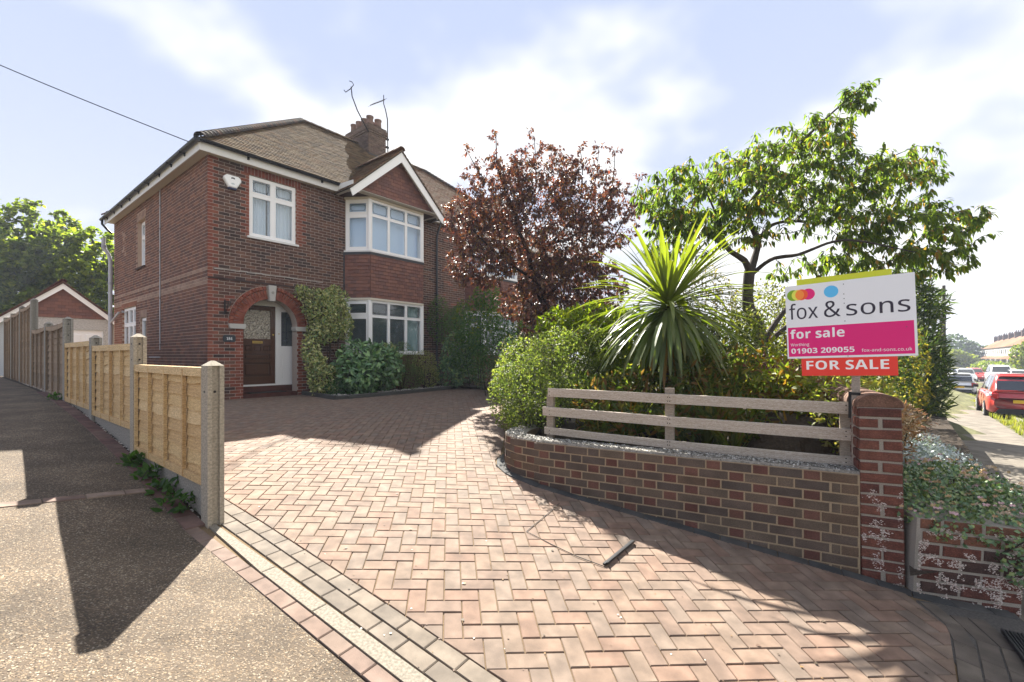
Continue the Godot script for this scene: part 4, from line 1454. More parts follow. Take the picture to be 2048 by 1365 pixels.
func porch(h: Node3D):
	var g := Geo.new()
	var red := Color(0.17, 0.062, 0.046)
	g.span(Vector3(ARCH_X - ARCH_R + 0.002, 0.0, -0.40), Vector3(ARCH_X + ARCH_R - 0.002, 0.115, 0.045), red)
	g.span(Vector3(ARCH_X - ARCH_R - 0.3, 0.116, -0.46), Vector3(ARCH_X + ARCH_R + 0.3, 0.27, -0.34), red)
	obj("step", g, M.brick, h)
	g = Geo.new()
	for s in [[ARCH_X - ARCH_R - 0.34, ARCH_X - ARCH_R - 0.30], [ARCH_X + ARCH_R + 0.30, ARCH_X + ARCH_R + 0.34]]:
		g.span(Vector3(s[0], 0.0, -0.46), Vector3(s[1], 2.62, -0.262), Color(0.5, 0.46, 0.42))
	g.span(Vector3(ARCH_X - ARCH_R - 0.34, 2.46, -0.46), Vector3(ARCH_X + ARCH_R + 0.34, 2.62, -0.262), Color(0.6, 0.58, 0.55))
	obj("porch_lining", g, M.plain, h)
	var z := -0.395
	var fr := Geo.new()
	var x0 := 0.70
	var x1 := 2.22
	var post := 1.66
	fr.span(Vector3(x0, 0.27, z - 0.06), Vector3(x0 + 0.08, 2.455, z + 0.01), Color(0.78, 0.78, 0.77))
	fr.span(Vector3(x0 + 0.08, 2.27, z - 0.06), Vector3(x1, 2.455, z + 0.012), Color(0.78, 0.76, 0.70))
	fr.span(Vector3(post - 0.025, 0.30, z - 0.06), Vector3(post + 0.095, 2.27, z + 0.014), Color(0.8, 0.8, 0.8))
	fr.span(Vector3(x0 + 0.08, 0.27, z - 0.06), Vector3(x1, 0.31, z + 0.03), Color(0.8, 0.8, 0.8))
	obj("door_frame", fr, M.white_paint, h)
	# the front door
	var d := Geo.new()
	var a := x0 + 0.085
	var b := post - 0.03
	var st := 0.11
	var y0 := 0.315
	var y1 := 2.262
	d.span(Vector3(a, y0, z - 0.045), Vector3(a + st, y1, z), Color.WHITE)
	d.span(Vector3(b - st, y0, z - 0.045), Vector3(b, y1, z), Color.WHITE)
	for r in [[y0, y0 + 0.19], [0.86, 0.93], [1.07, 1.14], [1.28, 1.44], [y1 - 0.11, y1]]:
		d.span(Vector3(a + st, r[0], z - 0.045), Vector3(b - st, r[1], z - 0.001), Color.WHITE)
	for k in [1, 2]:
		var x := lerpf(a + st, b - st, k / 3.0)
		d.span(Vector3(x - 0.025, 1.14, z - 0.045), Vector3(x + 0.025, 1.28, z - 0.002), Color.WHITE)
	d.span(Vector3(a + st, y0 + 0.19, z - 0.042), Vector3(b - st, 1.44, z - 0.022), Color(0.7, 0.7, 0.7))
	var door := obj("front_door", d, M.door_wood, h)
	for r in [[0.555, 0.81], [0.955, 1.045]]:
		var pn := Geo.new()
		pn.prism(PackedVector2Array([Vector2(a + st + 0.04, r[0]), Vector2(b - st - 0.04, r[0]), Vector2(b - st - 0.04, r[1]), Vector2(a + st + 0.04, r[1])]), Transform3D(), z - 0.03, z - 0.008, Color.WHITE, 0.012)
		obj("door_panel", pn, M.door_wood, door)
	for k in 3:
		var xa := lerpf(a + st, b - st, k / 3.0) + 0.035
		var xb := lerpf(a + st, b - st, (k + 1) / 3.0) - 0.035
		var pn := Geo.new()
		pn.prism(PackedVector2Array([Vector2(xa, 1.155), Vector2(xb, 1.155), Vector2(xb, 1.265), Vector2(xa, 1.265)]), Transform3D(), z - 0.03, z - 0.008, Color.WHITE, 0.012)
		obj("door_panel", pn, M.door_wood, door)
	var gl := Geo.new()
	gl.span(Vector3(a + st - 0.005, 1.435, z - 0.03), Vector3(b - st + 0.005, y1 - 0.105, z - 0.022), Color.WHITE)
	obj("pebbled_pane", gl, M.pebbled_glass, door)
	var lp := Geo.new()
	lp.span(Vector3((a + b) * 0.5 - 0.12, 1.325, z), Vector3((a + b) * 0.5 + 0.12, 1.385, z + 0.008), Color.WHITE)
	lp.span(Vector3((a + b) * 0.5 - 0.095, 1.34, z + 0.008), Vector3((a + b) * 0.5 + 0.095, 1.372, z + 0.012), Color(0.7, 0.7, 0.7))
	obj("letter_plate", lp, M.brass, door)
	var lk := Geo.new()
	lk.cyl(Vector3(b - 0.05, 1.55, z), Vector3(b - 0.05, 1.55, z + 0.012), 0.022, 14, Color.WHITE)
	obj("lock", lk, M.brass, door)
	# the white side panel with its window
	var p := Geo.new()
	var px0 := post + 0.096
	p.span(Vector3(px0, 0.312, z - 0.05), Vector3(x1, 1.27, z - 0.012), Color(0.8, 0.8, 0.8))
	p.span(Vector3(px0, 2.15, z - 0.05), Vector3(x1, 2.268, z - 0.012), Color(0.8, 0.8, 0.8))
	p.span(Vector3(px0, 1.27, z - 0.05), Vector3(px0 + 0.035, 2.15, z - 0.012), Color(0.8, 0.8, 0.8))
	for q in [[px0 + 0.06, 0.45, 2.0, 0.457], [px0 + 0.06, 1.07, 2.0, 1.077], [px0 + 0.06, 0.457, px0 + 0.067, 1.07], [1.993, 0.457, 2.0, 1.07]]:
		p.span(Vector3(q[0], q[1], z - 0.012), Vector3(q[2], q[3], z - 0.004), Color(0.8, 0.8, 0.8))
	var sp := obj("side_panel", p, M.white_paint, h)
	var pg := Geo.new()
	pg.span(Vector3(px0 + 0.034, 1.268, z - 0.034), Vector3(x1, 2.152, z - 0.028), Color.WHITE)
	obj("pane", pg, M.glass, sp)
	var ld := Geo.new()
	for x in [1.84, 1.93]:
		ld.span(Vector3(x - 0.004, 1.27, z - 0.027), Vector3(x + 0.004, 2.15, z - 0.022), Color.WHITE)
	for y in [1.42, 1.62, 1.85, 2.02]:
		ld.span(Vector3(px0 + 0.035, y - 0.004, z - 0.026), Vector3(2.1, y + 0.004, z - 0.021), Color.WHITE)
	obj("lead", ld, M.lead, sp)
	var bell := Geo.new()
	bell.cyl(Vector3(post + 0.06, 1.58, z + 0.014), Vector3(post + 0.06, 1.58, z + 0.024), 0.014, 12, Color.WHITE)
	obj("bell_push", bell, M.brass, sp)

func bay(h: Node3D, cx: float, detailed: bool, eye: Vector3):
	var hw := 1.342
	var fw := 0.942
	var dp := 0.60
	var pts := [Vector2(cx - hw, 0.0), Vector2(cx - fw, dp), Vector2(cx + fw, dp), Vector2(cx + hw, 0.0)]   # (x, z)
	var frames := []
	for k in 3:
		var a: Vector2 = pts[k]
		var b: Vector2 = pts[k + 1]
		var x := Vector3(b.x - a.x, 0, b.y - a.y).normalized()
		frames.push_back([Transform3D(Basis(x, Vector3.UP, x.cross(Vector3.UP)), Vector3(a.x, 0, a.y)), a.distance_to(b)])
	for lv in [[1.10, 2.575, "curtain_green"], [3.955, 5.385, "blind"]]:
		for k in 3:
			var f = frames[k]
			var cols := [0.0, 1.0 / 3.0, 2.0 / 3.0, 1.0] if k == 1 else [0.0, 1.0]
			window(h, f[0] * Transform3D(Basis(), Vector3(0.012, lv[0], -0.01)), f[1] - 0.024, lv[1] - lv[0], cols, 0.70, lv[2] if (k == 1 or lv[2] == "blind") else "", true, 0.012 if k == 1 else 0.055, 0.026)
		var g := Geo.new()
		for k in [1, 2]:                                         # corner posts
			g.cyl(Vector3(pts[k].x, lv[0], pts[k].y - 0.035), Vector3(pts[k].x, lv[1], pts[k].y - 0.035), 0.052, 12, Color.WHITE)
		obj("corner_post", g, M.upvc, h)
		var s := Geo.new()
		for k in 3:
			var f = frames[k]
			s.box(f[0] * Transform3D(Basis(), Vector3(f[1] * 0.5, lv[0] - 0.022, -0.005)), Vector3(f[1] + 0.04, 0.042, 0.09), Color(0.8, 0.8, 0.8))
			s.box(f[0] * Transform3D(Basis(), Vector3(f[1] * 0.5, lv[1] + 0.03, -0.025)), Vector3(f[1] + 0.02, 0.058, 0.11), Color(0.72, 0.66, 0.56))
		obj("window_sill", s, M.white_paint, h)
	# brick base, tiled apron between the windows
	var base := Geo.new()
	var core := Geo.new()
	for k in 3:
		var f = frames[k]
		base.box(f[0] * Transform3D(Basis(), Vector3(f[1] * 0.5, 0.53, -0.06)), Vector3(f[1], 1.06, 0.118), HOUSE_TONES[2])
		core.box(f[0] * Transform3D(Basis(), Vector3(f[1] * 0.5, 3.27, -0.06)), Vector3(f[1], 1.27, 0.10), Color(0.08, 0.045, 0.04))
	obj("bay_wall", base, M.brick, h)
	obj("apron_backing", core, M.hung_tile, h)
	var list := []
	for k in 3:
		var f = frames[k]
		tile_field(list, f[0] * Transform3D(Basis(), Vector3(0, 2.635, 0.0)), PackedVector2Array([Vector2(-0.0, 0.0), Vector2(f[1], 0.0), Vector2(f[1], 1.26), Vector2(0.0, 1.26)]), 0.098, 0.166, 5, true)
	pieces(h, "hanging_tile", "far_hanging_tiles", list, TILE_TONES, M.hung_tile, 0.002, 260 if detailed else 0, eye)
	var ld := Geo.new()
	for k in 3:
		var f = frames[k]
		ld.box(f[0] * Transform3D(Basis(Vector3.RIGHT, 0.14), Vector3(f[1] * 0.5, 3.875, 0.03)), Vector3(f[1] + 0.03, 0.075, 0.012), Color.WHITE)
	if detailed:
		for k in 17:                                              # stepped lead beside the apron
			ld.box(Transform3D(Basis(), Vector3(cx - hw - 0.035 + (0.012 if k % 2 else 0.0), 2.66 + k * COURSE, 0.0095)), Vector3(0.07, 0.068, 0.006), Color.WHITE)
	obj("lead_flashing", ld, M.lead, h)
	# inside of the bay: floors so that no daylight leaks through
	var fl := Geo.new()
	for y in [[0.2, 0.29], [2.64, 2.98], [5.44, 5.49]]:
		fl.prism(PackedVector2Array([Vector2(cx - hw + 0.06, -0.3), Vector2(cx - hw + 0.08, 0.02), Vector2(cx - fw + 0.03, dp - 0.12), Vector2(cx + fw - 0.03, dp - 0.12), Vector2(cx + hw - 0.08, 0.02), Vector2(cx + hw - 0.06, -0.3)]), Transform3D(Basis(Vector3.RIGHT, Vector3.FORWARD * -1.0, Vector3.UP * -1.0), Vector3.ZERO), -y[1], -y[0], Color.WHITE)
	obj("bay_floor", fl, M.room, h)
	# gable
	var foot := 5.43
	var gw := 1.60
	var apex := 6.95
	var gx := cx - 0.05
	var gz := dp + 0.02
	var rise := apex - foot
	var face := Geo.new()
	face.prism(PackedVector2Array([Vector2(gx - gw + 0.12, foot + 0.02), Vector2(gx + gw - 0.12, foot + 0.02), Vector2(gx, apex - 0.1)]), Transform3D(), -0.6, gz - 0.012, Color(0.08, 0.045, 0.04))
	obj("gable", face, M.hung_tile, h)
	list = []
	tile_field(list, Transform3D(Basis(), Vector3(gx, foot + 0.03, gz)), PackedVector2Array([Vector2(-gw + 0.13, 0.0), Vector2(gw - 0.13, 0.0), Vector2(0.0, rise - 0.16)]), 0.098, 0.166, 5, true)
	pieces(h, "gable_tile", "far_gable_tiles", list, TILE_TONES, M.hung_tile, 0.002, 120 if detailed else 0, eye)
	var sl := Vector2(gw + 0.06, rise).length()
	for s in [-1.0, 1.0]:
		var ang := atan2(rise, gw + 0.06)
		var dirv := Vector3(s * cos(ang), -sin(ang), 0)            # down the slope from the apex
		var nrm := Vector3(s * sin(ang), cos(ang), 0)
		var g := Geo.new()                                        # bargeboard
		var p0 := Vector3(gx, apex - 0.005, gz + 0.23)
		var p1 := p0 + dirv * (sl + 0.02)
		var dn := Vector3(0, -0.31, 0)
		var cutfoot := -dirv * 0.13
		var q := [p0 + dn, p1 + dn * 0.85 + cutfoot, p1, p0] if s > 0 else [p1 + dn * 0.85 + cutfoot, p0 + dn, p0, p1]
		g.face(q, Color.WHITE)
		var bk := []
		for v in q:
			bk.push_front(v - Vector3(0, 0, 0.028))
		g.face(bk, Color.WHITE)
		for k in 4:
			var l := (k + 1) % 4
			g.face([q[k] - Vector3(0, 0, 0.028), q[l] - Vector3(0, 0, 0.028), q[l], q[k]], Color.WHITE)
		obj("bargeboard", g, M.white_paint, h)
		var sof := Geo.new()
		var s0 := p0 + Vector3(0, -0.09, -0.03)
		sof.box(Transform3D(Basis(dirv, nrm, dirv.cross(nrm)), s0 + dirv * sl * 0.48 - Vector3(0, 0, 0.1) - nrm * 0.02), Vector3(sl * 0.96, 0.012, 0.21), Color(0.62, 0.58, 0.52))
		obj("gable_soffit", sof, M.white_paint, h)
		# roof slope of the gable
		var origin := p0 + dirv * (sl + 0.05) + nrm * 0.015 + Vector3(0, 0, 0.02)
		var bx := Vector3(0, 0, 1) if s < 0 else Vector3(0, 0, -1)
		var fr := Transform3D(Basis(bx, -dirv, nrm), origin)
		var back := 0.75
		var ext := back + 1.85
		var poly := PackedVector2Array([Vector2(0, 0), Vector2(back, 0), Vector2(ext, sl + 0.05), Vector2(0, sl + 0.05)])
		if s < 0:
			for k in poly.size():
				poly[k].x = -poly[k].x
		var deck := Geo.new()
		deck.prism(poly, fr, -0.03, -0.008, Color(0.1, 0.08, 0.06))
		obj("gable_roof", deck, M.roof_tile, h)
		var tl := []
		tile_field(tl, fr, poly, 0.118, 0.19, 5, true)
		var rg := Geo.new()
		for t in tl:
			rg.piece(t[0], t[1], 0.002, ROOF_RED[t[2]] if rng.randf() < 0.5 else ROOF_TONES[t[2]])
		kind(obj("gable_roof_tiles", rg, M.roof_tile, h), "stuff")
	var rt := Geo.new()
	for k in 7:
		ridge_tile(rt, Vector3(gx, apex + 0.045, gz + 0.25 - k * 0.33), Vector3(gx, apex + 0.045, gz + 0.25 - k * 0.33 - 0.33), ROOF_RED[k % 4] * 0.85)
	obj("ridge_tiles", rt, M.roof_tile, h)

func tile_field(list: Array, fr: Transform3D, poly: PackedVector2Array, gauge: float, wide: float, tones: int, clip: bool):   # overlapping plain tiles; x along the eaves, y up the slope
	var lo := poly[0]
	var hi := poly[0]
	for q in poly:
		lo = lo.min(q)
		hi = hi.max(q)
	var rows := int((hi.y - lo.y) / gauge) + 1
	for r in rows:
		var y := lo.y + r * gauge
		var at := lo.x - (0.5 * wide if r % 2 else 0.0)
		while at < hi.x:
			var a := at
			var b := at + wide
			var mid := Vector2((a + b) * 0.5, y + gauge * 0.5)
			if clip:
				# keep the part of the course that lies inside the outline
				var seg := _inside_span(poly, minf(mid.y, hi.y - 0.004))
				a = maxf(a, seg.x)
				b = minf(b, seg.y)
			if b - a > 0.02 and (clip or Geometry2D.is_point_in_polygon(mid, poly)):
				var len := gauge + 0.045
				if y + len > hi.y + 0.03:
					len = maxf(hi.y + 0.03 - y, 0.03)
				var bs := Basis(Vector3.RIGHT, -0.15 + R(-0.015, 0.015)).rotated(Vector3.BACK, R(-0.006, 0.006))
				list.push_back([fr * Transform3D(bs, Vector3((a + b) * 0.5, y + len * 0.5, 0.008 + R(0.0, 0.004))), Vector3(b - a - 0.004, len, 0.023), rng.randi() % tones])
			at += wide

func _inside_span(poly: PackedVector2Array, y: float) -> Vector2:
	var lo := 1e9
	var hi := -1e9
	for k in poly.size():
		var a := poly[k]
		var b := poly[(k + 1) % poly.size()]
		if (a.y - y) * (b.y - y) <= 0.0 and absf(a.y - b.y) > 1e-6:
			var x := lerpf(a.x, b.x, (y - a.y) / (b.y - a.y))
			lo = minf(lo, x)
			hi = maxf(hi, x)
	return Vector2(lo, hi)

func ridge_tile(g: Geo, a: Vector3, b: Vector3, col: Color, r := 0.115):   # a half-round tile over a ridge or hip
	var z := (b - a).normalized()
	var x := Vector3.UP.cross(z).normalized()
	var y := z.cross(x)
	var n := 7
	for k in n:
		var t0 := PI * k / n
		var t1 := PI * (k + 1) / n
		var m0 := x * cos(t0) + y * sin(t0) * 0.85
		var m1 := x * cos(t1) + y * sin(t1) * 0.85
		var dr := r * 0.9
		g.face([a + m0 * r, a + m1 * r, b + m1 * dr, b + m0 * dr], col)
		g.face([a + m1 * r, a + m0 * r, a + m0 * (r - 0.016), a + m1 * (r - 0.016)], col)

func roof_half(h: Node3D, right: bool, eye: Vector3):
	var ov := 0.22
	var eave := 5.70
	var ridge := 9.32
	var mid := 4.3
	var run := mid + ov
	var L := Vector2(run, ridge - eave).length()
	var ang := atan2(ridge - eave, run)
	var x0 := -ov
	var x1 := 14.16 + ov
	var half := 7.08
	# front slope
	var fr := Transform3D(Basis(Vector3.RIGHT, Vector3(0, sin(ang), -cos(ang)), Vector3(0, cos(ang), sin(ang))), Vector3(0, eave, ov))
	var poly := PackedVector2Array([Vector2(x0, 0), Vector2(half, 0), Vector2(half, L), Vector2(x0 + run, L)])
	if right:
		poly = PackedVector2Array([Vector2(half, 0), Vector2(x1, 0), Vector2(x1 - run, L), Vector2(half, L)])
	var deck := Geo.new()
	deck.prism(poly, fr, -0.05, -0.012, Color(0.1, 0.08, 0.06))
	var bfr := Transform3D(Basis(Vector3.LEFT, Vector3(0, sin(ang), cos(ang)), Vector3(0, cos(ang), -sin(ang))), Vector3(0, eave, -8.6 - ov))
	var bp := PackedVector2Array()
	for q in poly:
		bp.push_back(Vector2(-q.x, q.y))
	deck.prism(bp, bfr, -0.05, 0.0, ROOF_TONES[1])
	# hipped end
	var ex := x1 if right else x0
	var sx := 1.0 if right else -1.0
	var efr := Transform3D(Basis(Vector3(0, 0, -sx), Vector3(-sx * cos(ang), sin(ang), 0), Vector3(sx * sin(ang), cos(ang), 0)), Vector3(ex, eave, -4.3))
	var ep := PackedVector2Array([Vector2(-run, 0), Vector2(run, 0), Vector2(0, L)])
	deck.prism(ep, efr, -0.05, -0.012, Color(0.1, 0.08, 0.06))
	var roof := obj("roof", deck, M.roof_tile, h)
	var tl := []
	tile_field(tl, fr, poly, 0.118, 0.19, 5, true)
	if not right:
		pieces(roof, "roof_tile", "far_roof_tiles", tl, ROOF_TONES, M.roof_tile, 0.002, 220, eye)
	else:
		pieces(roof, "roof_tile", "far_roof_tiles", tl, ROOF_RED, M.roof_tile, 0.002, 0, eye)
	tl = []
	tile_field(tl, efr, ep, 0.118, 0.19, 5, true)
	var g := Geo.new()
	for t in tl:
		g.piece(t[0], t[1], 0.002, ROOF_TONES[t[2]])
	kind(obj("hip_end_tiles", g, M.roof_tile, roof), "stuff")
	# bonnet tiles down the hips, half-rounds on the ridge
	var top := Vector3(ex - sx * run, ridge, -4.3)
	for zz in [ov, -8.6 - ov]:
		var low := Vector3(ex, eave, zz)
		var n := 44
		for k in n:
			var a := low.lerp(top, float(k) / n) + Vector3(0, 0.03, 0)
			var b := low.lerp(top, float(k + 1.25) / n) + Vector3(0, 0.015, 0)
			var bt := Geo.new()
			ridge_tile(bt, a, b, [Color(0.14, 0.12, 0.11), Color(0.20, 0.14, 0.11), Color(0.11, 0.10, 0.10), Color(0.17, 0.15, 0.125)][rng.randi() % 4], 0.125)
			obj("bonnet_tile", bt, M.roof_tile, roof)
	var xa := top.x
	while absf(xa - half) > 0.1:
		var xb := xa + (0.32 if not right else -0.32)
		if (xb > half and not right) or (xb < half and right):
			xb = half
		var rt := Geo.new()
		ridge_tile(rt, Vector3(xa, ridge + 0.01, -4.3), Vector3(xb, ridge + 0.01, -4.3), [Color(0.24, 0.17, 0.10), Color(0.20, 0.15, 0.11)][rng.randi() % 2])
		obj("ridge_tile", rt, M.roof_tile, roof)
		xa = xb
	# fascia, soffit
	var fs := Geo.new()
	var white := Color(0.8, 0.79, 0.77)
	var fy0 := 5.46
	var fy1 := 5.66
	if not right:
		fs.span(Vector3(x0, fy0, ov - 0.024), Vector3(3.02, fy1, ov), white)
		fs.span(Vector3(x0, fy0, -8.6 - ov), Vector3(x0 + 0.024, fy1, ov - 0.025), white)
		fs.span(Vector3(6.24, fy0, ov - 0.024), Vector3(half, fy1, ov), white)
	else:
		fs.span(Vector3(half, fy0, ov - 0.024), Vector3(7.8, fy1, ov), white)
		fs.span(Vector3(11.05, fy0, ov - 0.024), Vector3(x1, fy1, ov), white)
		fs.span(Vector3(x1 - 0.024, fy0, -8.6 - ov), Vector3(x1, fy1, ov - 0.025), white)
	obj("fascia", fs, M.white_paint, h)
	if not right:                                             # the fascia turns out to the foot of the gable
		var rt := Geo.new()
		bar(rt, Vector3(3.02, 5.56, ov - 0.01), Vector3(3.06, 5.545, 0.86), 0.2, 0.022, Vector3(-1, 0, 0.06), white)
		bar(rt, Vector3(6.24, 5.56, ov - 0.01), Vector3(6.22, 5.545, 0.86), 0.2, 0.022, Vector3(1, 0, 0.06), white)
		obj("fascia_return", rt, M.white_paint, h)
		var sb := Geo.new()
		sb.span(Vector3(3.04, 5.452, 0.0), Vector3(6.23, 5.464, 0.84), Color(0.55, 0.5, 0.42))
		obj("bay_soffit", sb, M.white_paint, h)
	var sf := Geo.new()
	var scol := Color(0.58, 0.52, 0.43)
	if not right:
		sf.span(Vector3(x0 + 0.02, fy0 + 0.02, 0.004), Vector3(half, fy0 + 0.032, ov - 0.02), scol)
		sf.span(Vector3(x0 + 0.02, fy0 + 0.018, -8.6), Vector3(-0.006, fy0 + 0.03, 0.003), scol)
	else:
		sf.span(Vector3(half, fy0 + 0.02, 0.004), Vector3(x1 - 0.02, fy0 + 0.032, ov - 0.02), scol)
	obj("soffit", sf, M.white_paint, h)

func gutter_run(g: Geo, a: Vector3, b: Vector3, out: Vector3):
	var r := 0.058
	var n := 8
	for k in n:
		var t0 := PI + PI * k / n
		var t1 := PI + PI * (k + 1) / n
		var m0 := out * cos(t0) + Vector3.UP * sin(t0)
		var m1 := out * cos(t1) + Vector3.UP * sin(t1)
		g.face([a + m0 * r, b + m0 * r, b + m1 * r, a + m1 * r], Color.WHITE)
		g.face([a + m1 * (r - 0.004), b + m1 * (r - 0.004), b + m0 * (r - 0.004), a + m0 * (r - 0.004)], Color.WHITE)

func house_rainwater(h: Node3D):
	var g := Geo.new()
	var y := 5.67
	gutter_run(g, Vector3(-0.34, y, 0.285), Vector3(3.0, y - 0.01, 0.285), Vector3(0, 0, 1))
	gutter_run(g, Vector3(-0.285, y, 0.3), Vector3(-0.285, y - 0.04, -8.9), Vector3(-1, 0, 0))
	for k in 9:
		var z := -0.7 - k * 0.95
		g.box(Transform3D(Basis(), Vector3(-0.285, y - 0.055 - k * 0.004, z)), Vector3(0.13, 0.03, 0.05))
		g.box(Transform3D(Basis(), Vector3(-0.235, y - 0.08 - k * 0.004, z)), Vector3(0.02, 0.07, 0.04))
	for x in [0.75, 2.55]:
		g.box(Transform3D(Basis(), Vector3(x, y - 0.075, 0.235)), Vector3(0.045, 0.08, 0.03))
	g.lathe(Vector3(-0.285, y - 0.07, 0.285), [Vector2(0.06, 0.0), Vector2(0.066, 0.07), Vector2(0.066, 0.075)], 12)
	g.tube([Vector3(-0.285, y - 0.07, -8.75), Vector3(-0.285, y - 0.22, -8.75), Vector3(-0.13, y - 0.42, -8.72), Vector3(-0.05, y - 0.5, -8.66)], [0.036, 0.036, 0.036, 0.036], 10, Color.WHITE)
	obj("gutter", g, M.black_plastic, h)
	g = Geo.new()
	var px := -0.115
	var pz := -8.52
	g.tube([Vector3(px - 0.17, 4.95, pz - 0.02), Vector3(px - 0.17, 4.62, pz - 0.02), Vector3(px - 0.04, 4.40, pz), Vector3(px, 4.2, pz), Vector3(px, 0.0, pz)], [0.055, 0.055, 0.055, 0.055, 0.055], 12, Color(0.95, 0.95, 0.98))
	for yy in [4.62, 3.4, 2.35, 1.2]:
		g.cyl(Vector3(px if yy < 4.5 else px - 0.17, yy, pz), Vector3(px if yy < 4.5 else px - 0.17, yy + 0.09, pz), 0.064, 12, Color(0.75, 0.75, 0.8))
	obj("soil_pipe", g, M.grey_plastic, h)
	g = Geo.new()                                              # overflow elbow and the waste branch
	g.tube([Vector3(-0.01, 2.44, -7.35), Vector3(-0.10, 2.40, -7.5), Vector3(px, 2.12, pz + 0.06)], [0.04, 0.034, 0.032], 10, Color(2.2, 2.15, 2.0))
	obj("waste_pipe", g, M.grey_plastic, h)
	g = Geo.new()                                              # a cable conduit up the side wall
	g.cyl(Vector3(-0.018, 1.18, -3.41), Vector3(-0.018, 5.47, -3.41), 0.013, 8, Color(1.9, 1.85, 1.8))
	for k in 7:
		g.cyl(Vector3(-0.018, 1.3 + k * 0.62, -3.41), Vector3(-0.018, 1.34 + k * 0.62, -3.41), 0.019, 8, Color(0.5, 0.45, 0.42))
	g.cyl(Vector3(-0.018, 0.98, -3.41), Vector3(-0.018, 0.98, -4.4), 0.013, 8, Color(1.8, 1.8, 1.8))
	obj("conduit", g, M.grey_plastic, h)
	g = Geo.new()
	g.cyl(Vector3(6.72, 0.1, 0.06), Vector3(6.72, 4.9, 0.06), 0.034, 10)
	g.tube([Vector3(6.72, 4.9, 0.06), Vector3(6.72, 5.1, 0.08), Vector3(6.72, 5.45, 0.27), Vector3(6.72, 5.6, 0.285)], [0.034, 0.034, 0.034, 0.034], 10, Color.WHITE)
	gutter_run(g, Vector3(6.3, y, 0.285), Vector3(7.05, y, 0.285), Vector3(0, 0, 1))
	obj("downpipe", g, M.lead, h)

func chimney(h: Node3D, eye: Vector3):
	var roof := h.get_node("roof")
	var x0 := 6.53
	var x1 := 7.30
	var z0 := -3.58
	var z1 := -5.08
	var g := Geo.new()
	var top := 9.98
	g.span(Vector3(x0 + 0.008, 8.2, z1 + 0.008), Vector3(x1 - 0.008, top - 0.02, z0 - 0.008), Color(0.30, 0.26, 0.22))
	var stack := obj("chimney", g, M.mortar, roof)
	var list := []
	var tone := func(_x, _y, _r): return rng.randi() % 4
	var rows := int((top - 8.2) / COURSE)
	for side in 4:
		var wide := x1 - x0 if side % 2 == 0 else z0 - z1
		var b := Basis(Vector3.UP, PI * 0.5 * side)
		var c := Vector3((x0 + x1) * 0.5, 0, (z0 + z1) * 0.5)
		var outd := (z0 - z1) * 0.5 if side % 2 == 0 else (x1 - x0) * 0.5
		var fr := Transform3D(b, c + b * Vector3(-wide * 0.5, 0, outd))
		var l := []
		cut_bricks(l, fr, 0.0, wide, 8.2, 8.2 + (rows - 4) * COURSE, [], tone)
		for r in 4:
			var pr: float = [0.03, 0.055, 0.055, 0.025][r]
			var fr2 := Transform3D(b, c + b * Vector3(-wide * 0.5 - pr, 0, outd + pr))
			cut_bricks(l, fr2, 0.0, wide + pr * 2, 8.2 + (rows - 4 + r) * COURSE, 8.2 + (rows - 3 + r) * COURSE + 0.001, [], tone)
		list.append_array(l)
	var tones := [Color(0.36, 0.26, 0.20), Color(0.31, 0.225, 0.175), Color(0.40, 0.29, 0.22), Color(0.33, 0.23, 0.185)]
	var bg := Geo.new()
	for p in list:
		bg.piece(p[0], p[1] + Vector3(0, 0, 0.04), 0.002, tones[p[2]])
	kind(obj("chimney_bricks", bg, M.brick, stack), "stuff")
	var cap := Geo.new()
	cap.hexa([Vector3(x0 - 0.03, top - 0.03, z0 + 0.03), Vector3(x1 + 0.03, top - 0.03, z0 + 0.03), Vector3(x1 + 0.03, top - 0.03, z1 - 0.03), Vector3(x0 - 0.03, top - 0.03, z1 - 0.03)], [Vector3(x0 + 0.15, top + 0.07, z0 - 0.15), Vector3(x1 - 0.15, top + 0.07, z0 - 0.15), Vector3(x1 - 0.15, top + 0.07, z1 + 0.15), Vector3(x0 + 0.15, top + 0.07, z1 + 0.15)], Color(0.3, 0.26, 0.22))
	obj("chimney_cap", cap, M.concrete, stack)
	for i in 2:
		for k in 4:
			var p := Geo.new()
			p.lathe(Vector3(x0 + 0.2 + i * 0.37, top - 0.01, z0 - 0.2 - k * 0.36), [Vector2(0.135, 0.0), Vector2(0.125, 0.2), Vector2(0.12, 0.30), Vector2(0.14, 0.31), Vector2(0.14, 0.36), Vector2(0.10, 0.365), Vector2(0.095, 0.2)], 16, [Color(0.48, 0.31, 0.25), Color(0.42, 0.28, 0.22)][k % 2])
			obj("chimney_pot", p, M.brick, stack)
	var fl := Geo.new()                                        # lead stepped up beside the stack
	for k in 9:
		var z := z0 + 0.02 - k * 0.09
		fl.box(Transform3D(Basis(), Vector3(x0 - 0.012, 8.66 + k * 0.073, z - 0.02)), Vector3(0.014, 0.12, 0.12), Color(4.5, 4.6, 4.7))
	fl.span(Vector3(x0 - 0.02, 8.58, z0 + 0.0), Vector3(x1 + 0.02, 8.80, z0 + 0.03), Color(7.0, 7.0, 7.0))
	obj("lead_flashing", fl, M.lead, stack)

